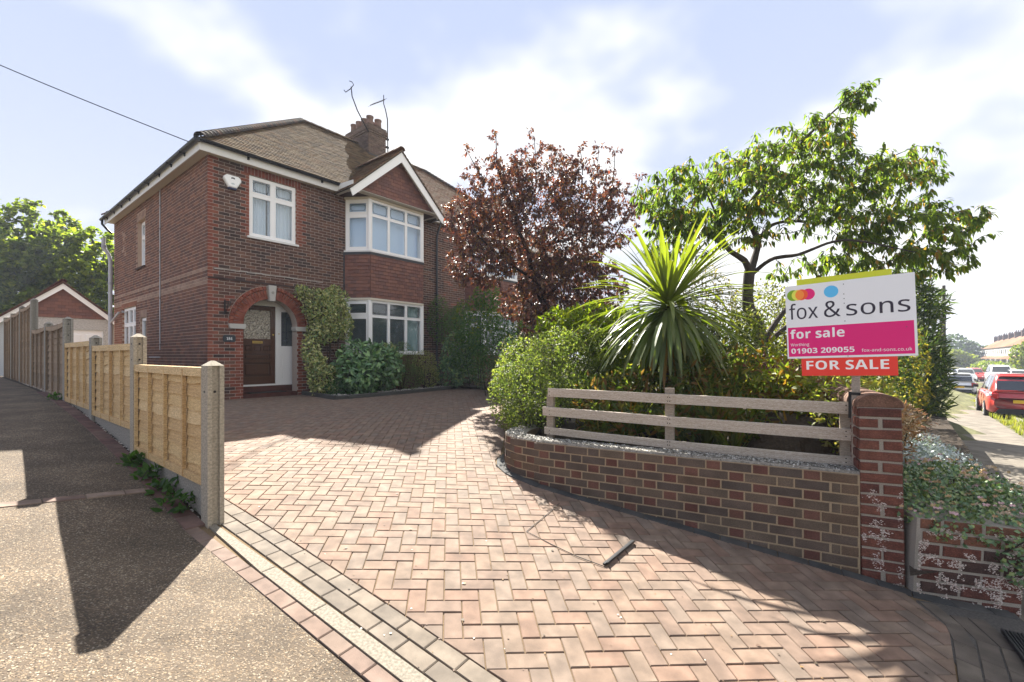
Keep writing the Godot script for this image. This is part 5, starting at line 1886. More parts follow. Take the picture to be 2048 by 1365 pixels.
func neighbour_front(h: Node3D, eye: Vector3):
	var body := Geo.new()
	var bx := Rect2(8.13, 0.0, 2.66, 5.42)
	var w := Rect2(12.18, 3.83, 1.12, 1.48)
	wall_body(body, Transform3D(), 7.081, 14.16, 0.0, WALL_H, 0.26, [bx, w], Color(0.62, 0.52, 0.45))
	obj("wall", body, M.mortar, h)
	var list := []
	cut_bricks(list, Transform3D(), 7.081, 14.16, 0.0, WALL_H, [bx.grow_side(SIDE_LEFT, 0.02).grow_side(SIDE_RIGHT, 0.02), w], func(_x, _y, _r): return [4, 2, 7, 0, 4][rng.randi() % 5])
	pieces(h, "brick", "far_bricks", list, HOUSE_TONES, M.brick, 0.003, 0, eye)
	window(h, Transform3D(Basis(), Vector3(w.position.x, w.position.y, -0.035)), w.size.x, w.size.y, [0.0, 0.5, 1.0], 0.7, "curtain", true)
	var dr := Geo.new()
	dr.span(Vector3(12.2, 0.2, 0.0), Vector3(13.2, 2.3, 0.04), Color.WHITE)
	obj("front_door", dr, M.door_wood, h)

func house_fixtures(at: Vector3):
	var hx := yaw(51.6, at)
	# alarm box
	var o := node("alarm_box", hx * Transform3D(Basis(), Vector3(0.48, 5.02, 0.008)))
	tag(o, "white burglar alarm box high on the corner of the brick house", "alarm box")
	var g := Geo.new()
	g.prism(PackedVector2Array([Vector2(-0.085, -0.15), Vector2(0.085, -0.15), Vector2(0.185, 0.03), Vector2(0.165, 0.09), Vector2(0.12, 0.125), Vector2(-0.12, 0.125), Vector2(-0.165, 0.09), Vector2(-0.185, 0.03)]), Transform3D(), 0.0, 0.085, Color.WHITE, 0.02)
	obj("case", g, M.upvc, o)
	g = Geo.new()
	g.span(Vector3(-0.082, -0.185, 0.0), Vector3(0.082, -0.152, 0.07), Color(0.02, 0.03, 0.09))
	obj("strobe_lamp", g, M.print, o)
	g = Geo.new()
	g.prism(PackedVector2Array([Vector2(-0.035, 0.035), Vector2(-0.005, 0.05), Vector2(0.03, 0.04), Vector2(0.045, 0.055), Vector2(0.03, 0.075), Vector2(-0.01, 0.08), Vector2(-0.04, 0.065)]), Transform3D(), 0.085, 0.0865, Color(0.02, 0.02, 0.03))
	g.prism(PackedVector2Array([Vector2(-0.03, -0.085), Vector2(0.03, -0.085), Vector2(0.04, -0.06), Vector2(0.0, -0.045), Vector2(-0.04, -0.06)]), Transform3D(), 0.085, 0.0865, Color(0.55, 0.6, 0.62))
	obj("emblem", g, M.print, o)
	# house number
	o = node("number_plate", hx * Transform3D(Basis(), Vector3(0.43, 1.415, 0.012)))
	tag(o, "dark slate house number plate reading 184 beside the porch arch", "house number")
	g = Geo.new()
	g.prism(PackedVector2Array([Vector2(-0.13, -0.05), Vector2(-0.10, -0.08), Vector2(0.10, -0.08), Vector2(0.13, -0.05), Vector2(0.13, 0.05), Vector2(0.10, 0.08), Vector2(-0.10, 0.08), Vector2(-0.13, 0.05)]), Transform3D(), 0.0, 0.014, Color(0.03, 0.037, 0.045), 0.004)
	obj("slate", g, M.print, o)
	lettering(o, "184", "serif_bold", Vector3(-0.06, -0.032, 0.0145), 0.12, 0.062, Color(0.8, 0.8, 0.8))
	# hanging-basket bracket
	o = node("bracket", hx * Transform3D(Basis(), Vector3(0.34, 2.13, 0.006)))
	tag(o, "black iron scroll bracket on the wall left of the porch arch", "bracket")
	g = Geo.new()
	g.span(Vector3(-0.014, -0.17, 0.0), Vector3(0.014, 0.17, 0.012))
	obj("back_plate", g, M.iron, o)
	g = Geo.new()
	g.cyl(Vector3(0, 0.13, 0.006), Vector3(0, 0.10, 0.30), 0.009, 8)
	var curl := []
	for k in 13:
		var a := PI * 1.5 * k / 12.0
		curl.push_back(Vector3(0, 0.10 - 0.05 + 0.05 * cos(a) , 0.30 + 0.05 * sin(a)))
	var rr := []
	for k in 13:
		rr.push_back(0.008)
	g.tube(curl, rr, 6, Color.WHITE)
	g.tube([Vector3(0, -0.14, 0.006), Vector3(0, -0.10, 0.10), Vector3(0, 0.0, 0.17), Vector3(0, 0.11, 0.22)], [0.008, 0.008, 0.008, 0.008], 6, Color.WHITE)
	obj("scroll_arm", g, M.iron, o)
	# door mat
	o = node("door_mat", hx * Transform3D(Basis(), Vector3(1.30, 0.1165, -0.06)))
	tag(o, "dark door mat on the red tiled porch step", "door mat")
	g = Geo.new()
	g.span(Vector3(-0.42, 0, -0.20), Vector3(0.42, 0.018, 0.09), Color(0.022, 0.02, 0.02))
	obj("mat", g, M.plain, o)
	# aerials on the chimney
	o = node("television_aerial", hx * Transform3D(Basis(), Vector3(6.48, 9.55, -3.5)))
	tag(o, "leaning bent aerial pole with forked top left of the chimney", "aerial", "aerials on the chimney")
	g = Geo.new()
	g.tube([Vector3(0, 0, 0), Vector3(-0.48, 0.62, 0), Vector3(-0.70, 1.05, 0), Vector3(-0.74, 1.38, 0)], [0.022, 0.022, 0.02, 0.018], 8, Color(0.8, 0.8, 0.82))
	obj("mast", g, M.iron, o)
	g = Geo.new()
	g.tube([Vector3(-1.06, 1.10, 0.05), Vector3(-0.98, 1.06, 0.03), Vector3(-0.76, 1.30, 0), Vector3(-0.62, 1.52, -0.02), Vector3(-0.68, 1.6, -0.04), Vector3(-0.78, 1.60, -0.06)], [0.014, 0.014, 0.016, 0.014, 0.014, 0.014], 6, Color.WHITE)
	obj("fork", g, M.iron, o)
	o = node("television_aerial", hx * Transform3D(Basis(), Vector3(7.43, 9.2, -3.62)))
	tag(o, "upright aerial mast with slanting boom at the right of the chimney", "aerial", "aerials on the chimney")
	g = Geo.new()
	g.tube([Vector3(0.02, -0.15, 0), Vector3(0, 1.25, 0), Vector3(-0.10, 1.62, 0), Vector3(-0.18, 1.8, 0), Vector3(-0.18, 2.15, 0)], [0.022, 0.022, 0.02, 0.018, 0.015], 8, Color.WHITE)
	g.span(Vector3(-0.08, 0.1, -0.04), Vector3(0.05, 0.16, 0.04))
	g.span(Vector3(-0.08, 0.42, -0.04), Vector3(0.05, 0.48, 0.04))
	obj("mast", g, M.iron, o)
	g = Geo.new()
	g.cyl(Vector3(-0.13, 1.98, 0.02), Vector3(-0.86, 1.42, 0.10), 0.013, 6)
	for k in 9:
		var c := Vector3(-0.13, 1.98, 0.02).lerp(Vector3(-0.86, 1.42, 0.10), (k + 0.5) / 9.0)
		g.cyl(c - Vector3(0.012, 0.02, 0.16), c + Vector3(0.012, 0.02, 0.16), 0.005, 5)
	obj("boom", g, M.iron, o)
	# service cable
	o = node("overhead_cable")
	tag(o, "black overhead cable running from the top left to the house eaves", "cable")
	g = Geo.new()
	var a := W(-6.98, 9.86, 4.63)
	var b := W(-18.5, 8.8, 9.85)
	var path := []
	var rad := []
	for k in 25:
		var t := k / 24.0
		path.push_back(a.lerp(b, t) + Vector3(0, -0.28 * sin(PI * t), 0))
		rad.push_back(0.011)
	g.tube(path, rad, 6, Color.WHITE)
	obj("wire", g, M.black_plastic, o)

func lettering(parent: Node, text: String, style: String, at: Vector3, wide: float, high: float, col: Color, drop := 0.0) -> MeshInstance3D:
	# raised flat lettering; at: left end of the baseline; high: height of the tallest letter above the baseline; drop: depth of descenders as a share of it
	var f := SystemFont.new()
	f.font_names = PackedStringArray(["Droid Serif" if style.begins_with("serif") else "Droid Sans"])
	f.font_weight = 700 if style.ends_with("bold") else 400
	var t := TextMesh.new()
	t.text = text
	t.font = f
	t.font_size = 64
	t.pixel_size = 0.01
	t.depth = 0.02
	t.curve_step = 1.0
	t.horizontal_alignment = HORIZONTAL_ALIGNMENT_LEFT
	var bb := t.get_aabb()
	var low := bb.position.y
	var sy := high / (bb.size.y / (1.0 + drop))
	var sx := wide / bb.size.x
	var key := "letters%s" % col
	if not M.has(key):
		mat(key, col, 0.4, {"vc": false})
	var base := low + bb.size.y * drop / (1.0 + drop)
	var o := obj("lettering", t, M[key], parent, Transform3D(Basis.from_scale(Vector3(sx, sy, 0.05)), at + Vector3(-bb.position.x * sx, -base * sy, 0.0005)))
	return o

# ------------------------------------------------------------------ garage at the end of the passage
func garage():
	var at := W(-16.83, 17.02, -1.02)
	var o := node("garage", yaw(51.6, at))
	tag(o, "small garage with white door under a brown tile-hung gable behind the fence", "garage")
	var hw := 1.5
	var eave := 2.44
	var apex := 3.74
	var g := Geo.new()
	g.span(Vector3(-1.4, 0.0, -5.0), Vector3(-1.2, eave, -0.05), Color.WHITE)
	g.span(Vector3(1.2, 0.0, -5.0), Vector3(1.4, eave, -0.05), Color.WHITE)
	g.span(Vector3(-1.4, 0.0, -5.2), Vector3(1.4, eave, -5.0), Color.WHITE)
	g.span(Vector3(-1.4, 2.0, -0.06), Vector3(1.4, eave, 0.04), Color.WHITE)
	g.span(Vector3(-1.4, 0.0, -0.055), Vector3(-1.15, 2.0, 0.035), Color.WHITE)
	g.span(Vector3(1.15, 0.0, -0.055), Vector3(1.4, 2.0, 0.035), Color.WHITE)
	obj("wall", g, M.render_white, o)
	g = Geo.new()
	g.span(Vector3(-1.15, 0.02, -0.05), Vector3(1.15, 2.0, -0.01), Color.WHITE)
	var door := obj("garage_door", g, M.white_paint, o)
	for i in 4:
		for j in 3:
			var p := Geo.new()
			var x := -1.15 + (i + 0.5) * 0.575
			var y := 0.34 + j * 0.63
			p.prism(PackedVector2Array([Vector2(x - 0.22, y - 0.24), Vector2(x + 0.22, y - 0.24), Vector2(x + 0.22, y + 0.24), Vector2(x - 0.22, y + 0.24)]), Transform3D(), -0.012, 0.012, Color.WHITE, 0.02)
			obj("door_panel", p, M.white_paint, door)
	g = Geo.new()
	g.prism(PackedVector2Array([Vector2(-1.4, eave), Vector2(1.4, eave), Vector2(0, apex - 0.06)]), Transform3D(), -0.1, 0.03, Color(0.1, 0.05, 0.045))
	obj("gable", g, M.hung_tile, o)
	var list := []
	tile_field(list, Transform3D(Basis(), Vector3(0, eave, 0.04)), PackedVector2Array([Vector2(-1.36, 0), Vector2(1.36, 0), Vector2(0, apex - eave - 0.1)]), 0.118, 0.19, 5, true)
	g = Geo.new()
	for t in list:
		g.piece(t[0], t[1], 0.002, TILE_TONES[t[2]])
	kind(obj("gable_tiles", g, M.hung_tile, o), "stuff")
	var ang := atan2(apex - eave, hw)
	var sl := Vector2(hw, apex - eave).length()
	for s in [-1.0, 1.0]:
		var dirv := Vector3(s * cos(ang), -sin(ang), 0)
		var nrm := Vector3(s * sin(ang), cos(ang), 0)
		g = Geo.new()
		var p0 := Vector3(0, apex, 0.16)
		var p1 := p0 + dirv * (sl + 0.15)
		var dn := Vector3(0, -0.23, 0)
		var q := [p0 + dn, p1 + dn, p1, p0] if s > 0 else [p1 + dn, p0 + dn, p0, p1]
		g.face(q, Color.WHITE)
		var bk := []
		for v in q:
			bk.push_front(v - Vector3(0, 0, 0.03))
		g.face(bk, Color.WHITE)
		for k in 4:
			var l := (k + 1) % 4
			g.face([q[k] - Vector3(0, 0, 0.03), q[l] - Vector3(0, 0, 0.03), q[l], q[k]], Color.WHITE)
		obj("bargeboard", g, M.white_paint, o)
		g = Geo.new()
		var bx := Vector3(0, 0, 1) if s < 0 else Vector3(0, 0, -1)
		var fr := Transform3D(Basis(bx, -dirv, nrm), p0 + dirv * (sl + 0.18) + nrm * 0.02 + Vector3(0, 0, 0.03))
		var poly := PackedVector2Array([Vector2(0, 0), Vector2(5.4, 0), Vector2(5.4, sl + 0.2), Vector2(0, sl + 0.2)])
		if s < 0:
			for k in 4:
				poly[k].x = -poly[k].x
		g.prism(poly, fr, -0.04, -0.008, Color(0.12, 0.07, 0.05))
		var rf := obj("roof", g, M.roof_tile, o)
		list = []
		tile_field(list, fr, poly, 0.118, 0.19, 5, true)
		g = Geo.new()
		for t in list:
			g.piece(t[0], t[1], 0.002, [Color(0.22, 0.10, 0.065), Color(0.19, 0.085, 0.06), Color(0.25, 0.12, 0.075), Color(0.17, 0.08, 0.06), Color(0.2, 0.12, 0.085)][t[2]])
		kind(obj("roof_tiles", g, M.roof_tile, rf), "stuff")
	g = Geo.new()
	for k in 16:
		ridge_tile(g, Vector3(0, apex + 0.04, 0.18 - k * 0.33), Vector3(0, apex + 0.04, 0.18 - (k + 1) * 0.33), Color(0.2, 0.085, 0.06))
	obj("ridge_tiles", g, M.roof_tile, o)
	# a low pale lean-to roof between the garage and the house
	g = Geo.new()
	g.span(Vector3(1.42, 0.0, -3.0), Vector3(3.4, 2.35, -0.4), Color.WHITE)
	g.span(Vector3(1.42, 2.352, -3.1), Vector3(3.5, 2.45, -0.3), Color(0.9, 0.9, 0.92))
	obj("lean_to", g, M.render_white, o)

# ------------------------------------------------------------------ wooden rails on the low wall
func rails():
	var a := Vector2(0.36, 4.87)
	var b := Vector2(2.63, 3.50)
	var dir := (b - a).normalized()
	var L := a.distance_to(b)
	var x := Vector3(dir.x, 0, -dir.y)
	var root := node("rail_fence", Transform3D(Basis(x, Vector3.UP, x.cross(Vector3.UP)), W(a.x, a.y, -0.92)))
	tag(root, "low fence of three weathered grey rails above the curved wall", "fence")
	var greys := [Color(0.74, 0.65, 0.55), Color(0.62, 0.54, 0.45), Color(0.84, 0.75, 0.65)]
	# [height of the top, depth, thickness, start, sag]
	for q in [[0.565, 0.088, 0.03, 0.04, 0.0], [0.365, 0.092, 0.03, -0.02, 0.006], [0.150, 0.072, 0.03, 0.0, 0.012]]:
		var g := Geo.new()
		var n := 10
		for k in n:
			var x0 := lerpf(q[3], L, float(k) / n)
			var x1 := lerpf(q[3], L, float(k + 1) / n)
			var d0: float = q[0] + 0.012 - 0.02 * k / n - q[4] * sin(PI * k / n) + 0.003 * noise.get_noise_2d(x0 * 8.0, q[0] * 50.0)
			var d1: float = q[0] + 0.012 - 0.02 * (k + 1) / n - q[4] * sin(PI * (k + 1) / n) + 0.003 * noise.get_noise_2d(x1 * 8.0, q[0] * 50.0)
			var e := 0.004
			var c: Color = greys[0].lerp(greys[2], 0.5 + 0.5 * noise.get_noise_2d(x0 * 4.0, q[0] * 9.0))
			g.hexa([Vector3(x0, d0 - q[1], 0.03), Vector3(x1, d1 - q[1], 0.03), Vector3(x1, d1 - q[1], 0.0), Vector3(x0, d0 - q[1], 0.0)], [Vector3(x0, d0 - e, 0.03), Vector3(x1, d1 - e, 0.03), Vector3(x1, d1 - e, 0.0), Vector3(x0, d0 - e, 0.0)], c)
			g.hexa([Vector3(x0, d0 - e, 0.03), Vector3(x1, d1 - e, 0.03), Vector3(x1, d1 - e, 0.0), Vector3(x0, d0 - e, 0.0)], [Vector3(x0, d0, 0.026), Vector3(x1, d1, 0.026), Vector3(x1, d1, 0.004), Vector3(x0, d0, 0.004)], c)
		var r := obj("rail", g, M.old_timber, root)
		var nail := Geo.new()
		for xx in [0.06, 1.27, 1.29, L - 0.05]:
			for yy in [0.3, 0.72]:
				nail.cyl(Vector3(xx, q[0] - q[1] * yy, 0.028), Vector3(xx, q[0] - q[1] * yy, 0.0315), 0.005, 8, Color(0.02, 0.016, 0.014))
		obj("nail", nail, M.plain, r)
	for q in [[0.05, 0.50], [1.28, 0.62], [L - 0.045, 0.56]]:
		var g := Geo.new()
		g.box(Transform3D(Basis().rotated(Vector3.BACK, R(-0.01, 0.01)), Vector3(q[0], q[1] * 0.5 - 0.1, -0.026)), Vector3(0.078, q[1] + 0.2, 0.05), greys[1] * 0.85)
		obj("post", g, M.old_timber, root)

# ------------------------------------------------------------------ the agent's board
func sale_sign():
	var root := node("sale_sign", Transform3D(Basis(Vector3.UP, deg_to_rad(-41.2)), W(2.575, 3.395, -0.95)))
	tag(root, "estate agent's for sale board on a wooden post beside the brick pillar", "sign")
	var g := Geo.new()
	g.box(Transform3D(Basis(), Vector3(-0.008, 0.75, -0.032)), Vector3(0.05, 1.6, 0.04), Color(0.6, 0.53, 0.46))
	obj("post", g, M.old_timber, root)
	g = Geo.new()
	g.box(Transform3D(Basis(), Vector3(-0.008, 0.665, -0.03)), Vector3(0.058, 0.02, 0.05), Color.WHITE)
	g.box(Transform3D(Basis(), Vector3(-0.03, 0.58, -0.02)), Vector3(0.045, 0.2, 0.012), Color.WHITE)
	obj("strap", g, M.iron, root)
	# the main board; its own origin is the bottom left corner
	var bx := Transform3D(Basis(Vector3.BACK, deg_to_rad(1.9)), Vector3(-0.447, 0.925, 0.0))
	var B := node("board", bx, root)
	g = Geo.new()
	g.box(Transform3D(Basis(), Vector3(0.395, 0.2925, 0.004)), Vector3(0.79, 0.585, 0.006), Color(0.74, 0.75, 0.77))
	obj("board_sheet", g, M.print, B)
	var H := 0.585
	var disc := func(x: float, down: float, r: float, col: Color, lift: float):
		var d := Geo.new()
		var p := PackedVector2Array()
		for k in 40:
			p.push_back(Vector2(x + r * cos(TAU * k / 40.0), H - down + r * sin(TAU * k / 40.0)))
		d.prism(p, Transform3D(), 0.0065, 0.0072 + lift, col)
		obj("logo_disc", d, M.print, B)
	disc.call(0.056, 0.078, 0.044, Color(0.19, 0.36, 0.01), 0.0)
	disc.call(0.158, 0.078, 0.000001 + 0.044, Color(0.72, 0.012, 0.18), 0.0001)
	disc.call(0.112, 0.078, 0.043, Color(0.80, 0.10, 0.03), 0.0006)
	disc.call(0.087, 0.078, 0.042, Color(0.87, 0.53, 0.05), 0.0012)
	var lens := func(x0: float, x1: float, r: float, col: Color, lift: float):       # where two discs overlap
		var a := PackedVector2Array()
		var b := PackedVector2Array()
		for k in 40:
			a.push_back(Vector2(x0 + r * cos(TAU * k / 40.0), H - 0.078 + r * sin(TAU * k / 40.0)))
			b.push_back(Vector2(x1 + r * cos(TAU * k / 40.0), H - 0.078 + r * sin(TAU * k / 40.0)))
		for q in Geometry2D.intersect_polygons(a, b):
			var d := Geo.new()
			d.prism(q, Transform3D(), 0.0065, 0.0072 + lift, col)
			obj("logo_disc", d, M.print, B)
	lens.call(0.056, 0.087, 0.0425, Color(0.70, 0.72, 0.09), 0.0018)
	lens.call(0.087, 0.112, 0.0422, Color(0.86, 0.26, 0.04), 0.0024)
	disc.call(0.306, 0.076, 0.046, Color(0.10, 0.47, 0.80), 0.0)
	var ink := Color(0.028, 0.022, 0.04)
	lettering(B, "fox", "sans", Vector3(0.022, H - 0.272, 0.007), 0.195, 0.128, ink)
	lettering(B, "&", "sans", Vector3(0.256, H - 0.272, 0.007), 0.105, 0.124, ink)
	lettering(B, "sons", "sans", Vector3(0.395, H - 0.272, 0.007), 0.365, 0.087, ink)
	g = Geo.new()
	g.box(Transform3D(Basis(), Vector3(0.3925, H - 0.4525, 0.0069)), Vector3(0.765, 0.234, 0.0016), Color(0.68, 0.008, 0.17))
	obj("colour_panel", g, M.print, B)
	var white := Color(0.80, 0.78, 0.80)
	lettering(B, "for sale", "sans_bold", Vector3(0.025, H - 0.428, 0.0078), 0.355, 0.076, white)
	lettering(B, "Worthing", "sans", Vector3(0.025, H - 0.486, 0.0078), 0.126, 0.024, white, 0.28)
	lettering(B, "01903 209055", "sans_bold", Vector3(0.028, H - 0.546, 0.0078), 0.408, 0.042, white)
	lettering(B, "fox-and-sons.co.uk", "sans", Vector3(0.478, H - 0.547, 0.0078), 0.282, 0.024, white)
	g = Geo.new()
	for q in [[0.385, 0.03], [0.385, 0.105], [0.385, 0.14], [0.385, 0.175], [0.385, 0.31], [0.395, 0.575], [0.02, 0.37], [0.735, 0.38]]:
		g.cyl(Vector3(q[0], H - q[1], 0.007), Vector3(q[0], H - q[1], 0.0092), 0.0035, 8, Color(0.08, 0.08, 0.08))
	obj("screw", g, M.plain, B)
	# lime strip of another board behind, red slip below
	g = Geo.new()
	g.box(Transform3D(bx.basis, bx * Vector3(0.374, 0.33, -0.004)), Vector3(0.587, 0.60, 0.006), Color(0.56, 0.60, 0.03))
	obj("rear_board", g, M.print, root)
	var S := node("slip_board", bx * Transform3D(Basis(), Vector3(0.095, -0.137, 0.0)), root)
	g = Geo.new()
	g.box(Transform3D(Basis(), Vector3(0.292, 0.0675, 0.004)), Vector3(0.585, 0.137, 0.006), Color(0.74, 0.045, 0.03))
	obj("slip_sheet", g, M.print, S)
	lettering(S, "FOR SALE", "sans_bold", Vector3(0.032, 0.046, 0.007), 0.505, 0.071, Color(0.84, 0.82, 0.80))

# ------------------------------------------------------------------ plants
func leaf_shape(wide: float, fold := 0.25, curl := 0.15) -> Geo:   # unit leaf along +y, facing +z
	var g := Geo.new()
	var prof := [[0.0, 0.02], [0.22, 0.72], [0.5, 1.0], [0.78, 0.62], [1.0, 0.03]]
	for k in 4:
		var a = prof[k]
		var b = prof[k + 1]
		var za: float = -curl * a[0] * a[0]
		var zb: float = -curl * b[0] * b[0]
		var ca := Vector3(0, a[0], za)
		var cb := Vector3(0, b[0], zb)
		for s in [-1.0, 1.0]:
			var ea := Vector3(s * wide * 0.5 * a[1], a[0], za + fold * wide * 0.5 * a[1])
			var eb := Vector3(s * wide * 0.5 * b[1], b[0], zb + fold * wide * 0.5 * b[1])
			if s < 0:
				g.face([ea, ca, cb, eb], Color.WHITE)
			else:
				g.face([ca, ea, eb, cb], Color.WHITE)
	return g

func leaf_small(wide: float) -> Geo:
	var g := Geo.new()
	var w := wide * 0.5
	g.face([Vector3(0, 0, 0), Vector3(w, 0.45, 0.1 * wide), Vector3(0, 0.55, 0)], Color.WHITE)
	g.face([Vector3(0, 0, 0), Vector3(0, 0.55, 0), Vector3(-w, 0.45, 0.1 * wide)], Color.WHITE)
	g.face([Vector3(w, 0.45, 0.1 * wide), Vector3(0, 1, -0.1), Vector3(0, 0.55, 0)], Color.WHITE)
	g.face([Vector3(0, 0.55, 0), Vector3(0, 1, -0.1), Vector3(-w, 0.45, 0.1 * wide)], Color.WHITE)
	return g

func facing(pos: Vector3, dir: Vector3, nrm: Vector3, size: float) -> Transform3D:   # leaf axis along dir, blade towards nrm
	var y := dir.normalized()
	var x := y.cross(nrm)
	if x.length() < 0.01:
		x = y.cross(Vector3(0.3, 0.5, 0.8))
	x = x.normalized()
	return Transform3D(Basis(x * size, y * size, x.cross(y) * size), pos)

func unit() -> Vector3:
	var z := R(-1, 1)
	var a := R(0, TAU)
	var r := sqrt(1.0 - z * z)
	return Vector3(r * cos(a), z, r * sin(a))

func shade(pal: Array, spread := 0.18) -> Color:
	var c: Color = pal[rng.randi() % pal.size()]
	return c * R(1.0 - spread, 1.0 + spread)

# blobs: [x, y, distance, radius across, radius up, radius deep]; a shrub of single leaves round them
func bush(called: String, label: String, category: String, blobs: Array, count: int, shape: Geo, size: Vector2, pal: Array, m: Material, o := {}) -> Node3D:
	var c := W(blobs[0][0], blobs[0][2], blobs[0][1])
	var low := 1e9
	for b in blobs:
		low = minf(low, EYE + b[1] - b[4])
	var base := Vector3(c.x, o.get("foot", low), c.z)
	var root := node(called, Transform3D(Basis(), base))
	tag(root, label, category, o.get("group", ""))
	var area := []
	var sum := 0.0
	for b in blobs:
		sum += pow(b[3] * b[4] * b[5], 0.667)
		area.push_back(sum)
	var tr := []
	var cols := []
	var droop: float = o.get("droop", 0.0)
	var loose: float = o.get("loose", 0.16)
	var fill: float = o.get("fill", 0.28)
	var sz := FastNoiseLite.new()
	sz.seed = hash(label) % 1000
	sz.frequency = o.get("lump", 2.2)
	for k in count:
		var pick := rng.randf() * sum
		var bi := 0
		while area[bi] < pick:
			bi += 1
		var b = blobs[bi]
		var u := unit()
		var ctr := W(b[0], b[2], b[1]) - base
		var rad := Vector3(b[3], b[4], b[5])
		var f := R(0.84, 1.0) if rng.randf() > fill else R(0.35, 0.84)
		var p := ctr + u * rad * f
		var n := sz.get_noise_3dv(p + base)
		p = ctr + u * rad * (f + n * loose)
		var skip := false
		for q in blobs.size():
			if q != bi:
				var e = blobs[q]
				if ((p + base - W(e[0], e[2], e[1])) / Vector3(e[3], e[4], e[5])).length() < 0.62:
					skip = true
		if skip and rng.randf() < 0.8:
			continue
		if n < -0.25 and rng.randf() < o.get("gaps", 0.5):
			continue
		var outw := (u / rad).normalized()
		var dir := (outw * 0.6 + unit() * 0.9 + Vector3.UP * 0.25).lerp(Vector3.DOWN + unit() * 0.35, droop)
		var nrm := (outw + unit() * 0.8 + Vector3.UP * 0.5)
		tr.push_back(facing(p, dir, nrm, R(size.x, size.y)))
		var col := shade(pal)
		if o.has("tips") and f > 0.93 and u.y > 0.1 and rng.randf() < 0.5:
			col = shade(o.tips)
		cols.push_back(col)
	kind(swarm("foliage", shape, m, tr, cols, root), "stuff")
	var st := Geo.new()
	var nst: int = o.get("stems", 7)
	for k in nst:
		var b = blobs[k % blobs.size()]
		var top := W(b[0], b[2], b[1]) - base + unit() * Vector3(b[3], b[4], b[5]) * 0.7
		var s0 := Vector3(R(-0.1, 0.1), 0.0, R(-0.1, 0.1)) + Vector3(top.x, 0, top.z) * 0.35
		st.tube([s0, s0.lerp(top, 0.5) + unit() * 0.06, top], [o.get("thick", 0.014), o.get("thick", 0.014) * 0.7, 0.004], 6, Color.WHITE)
	obj("stem", st, M.bark, root)
	return root

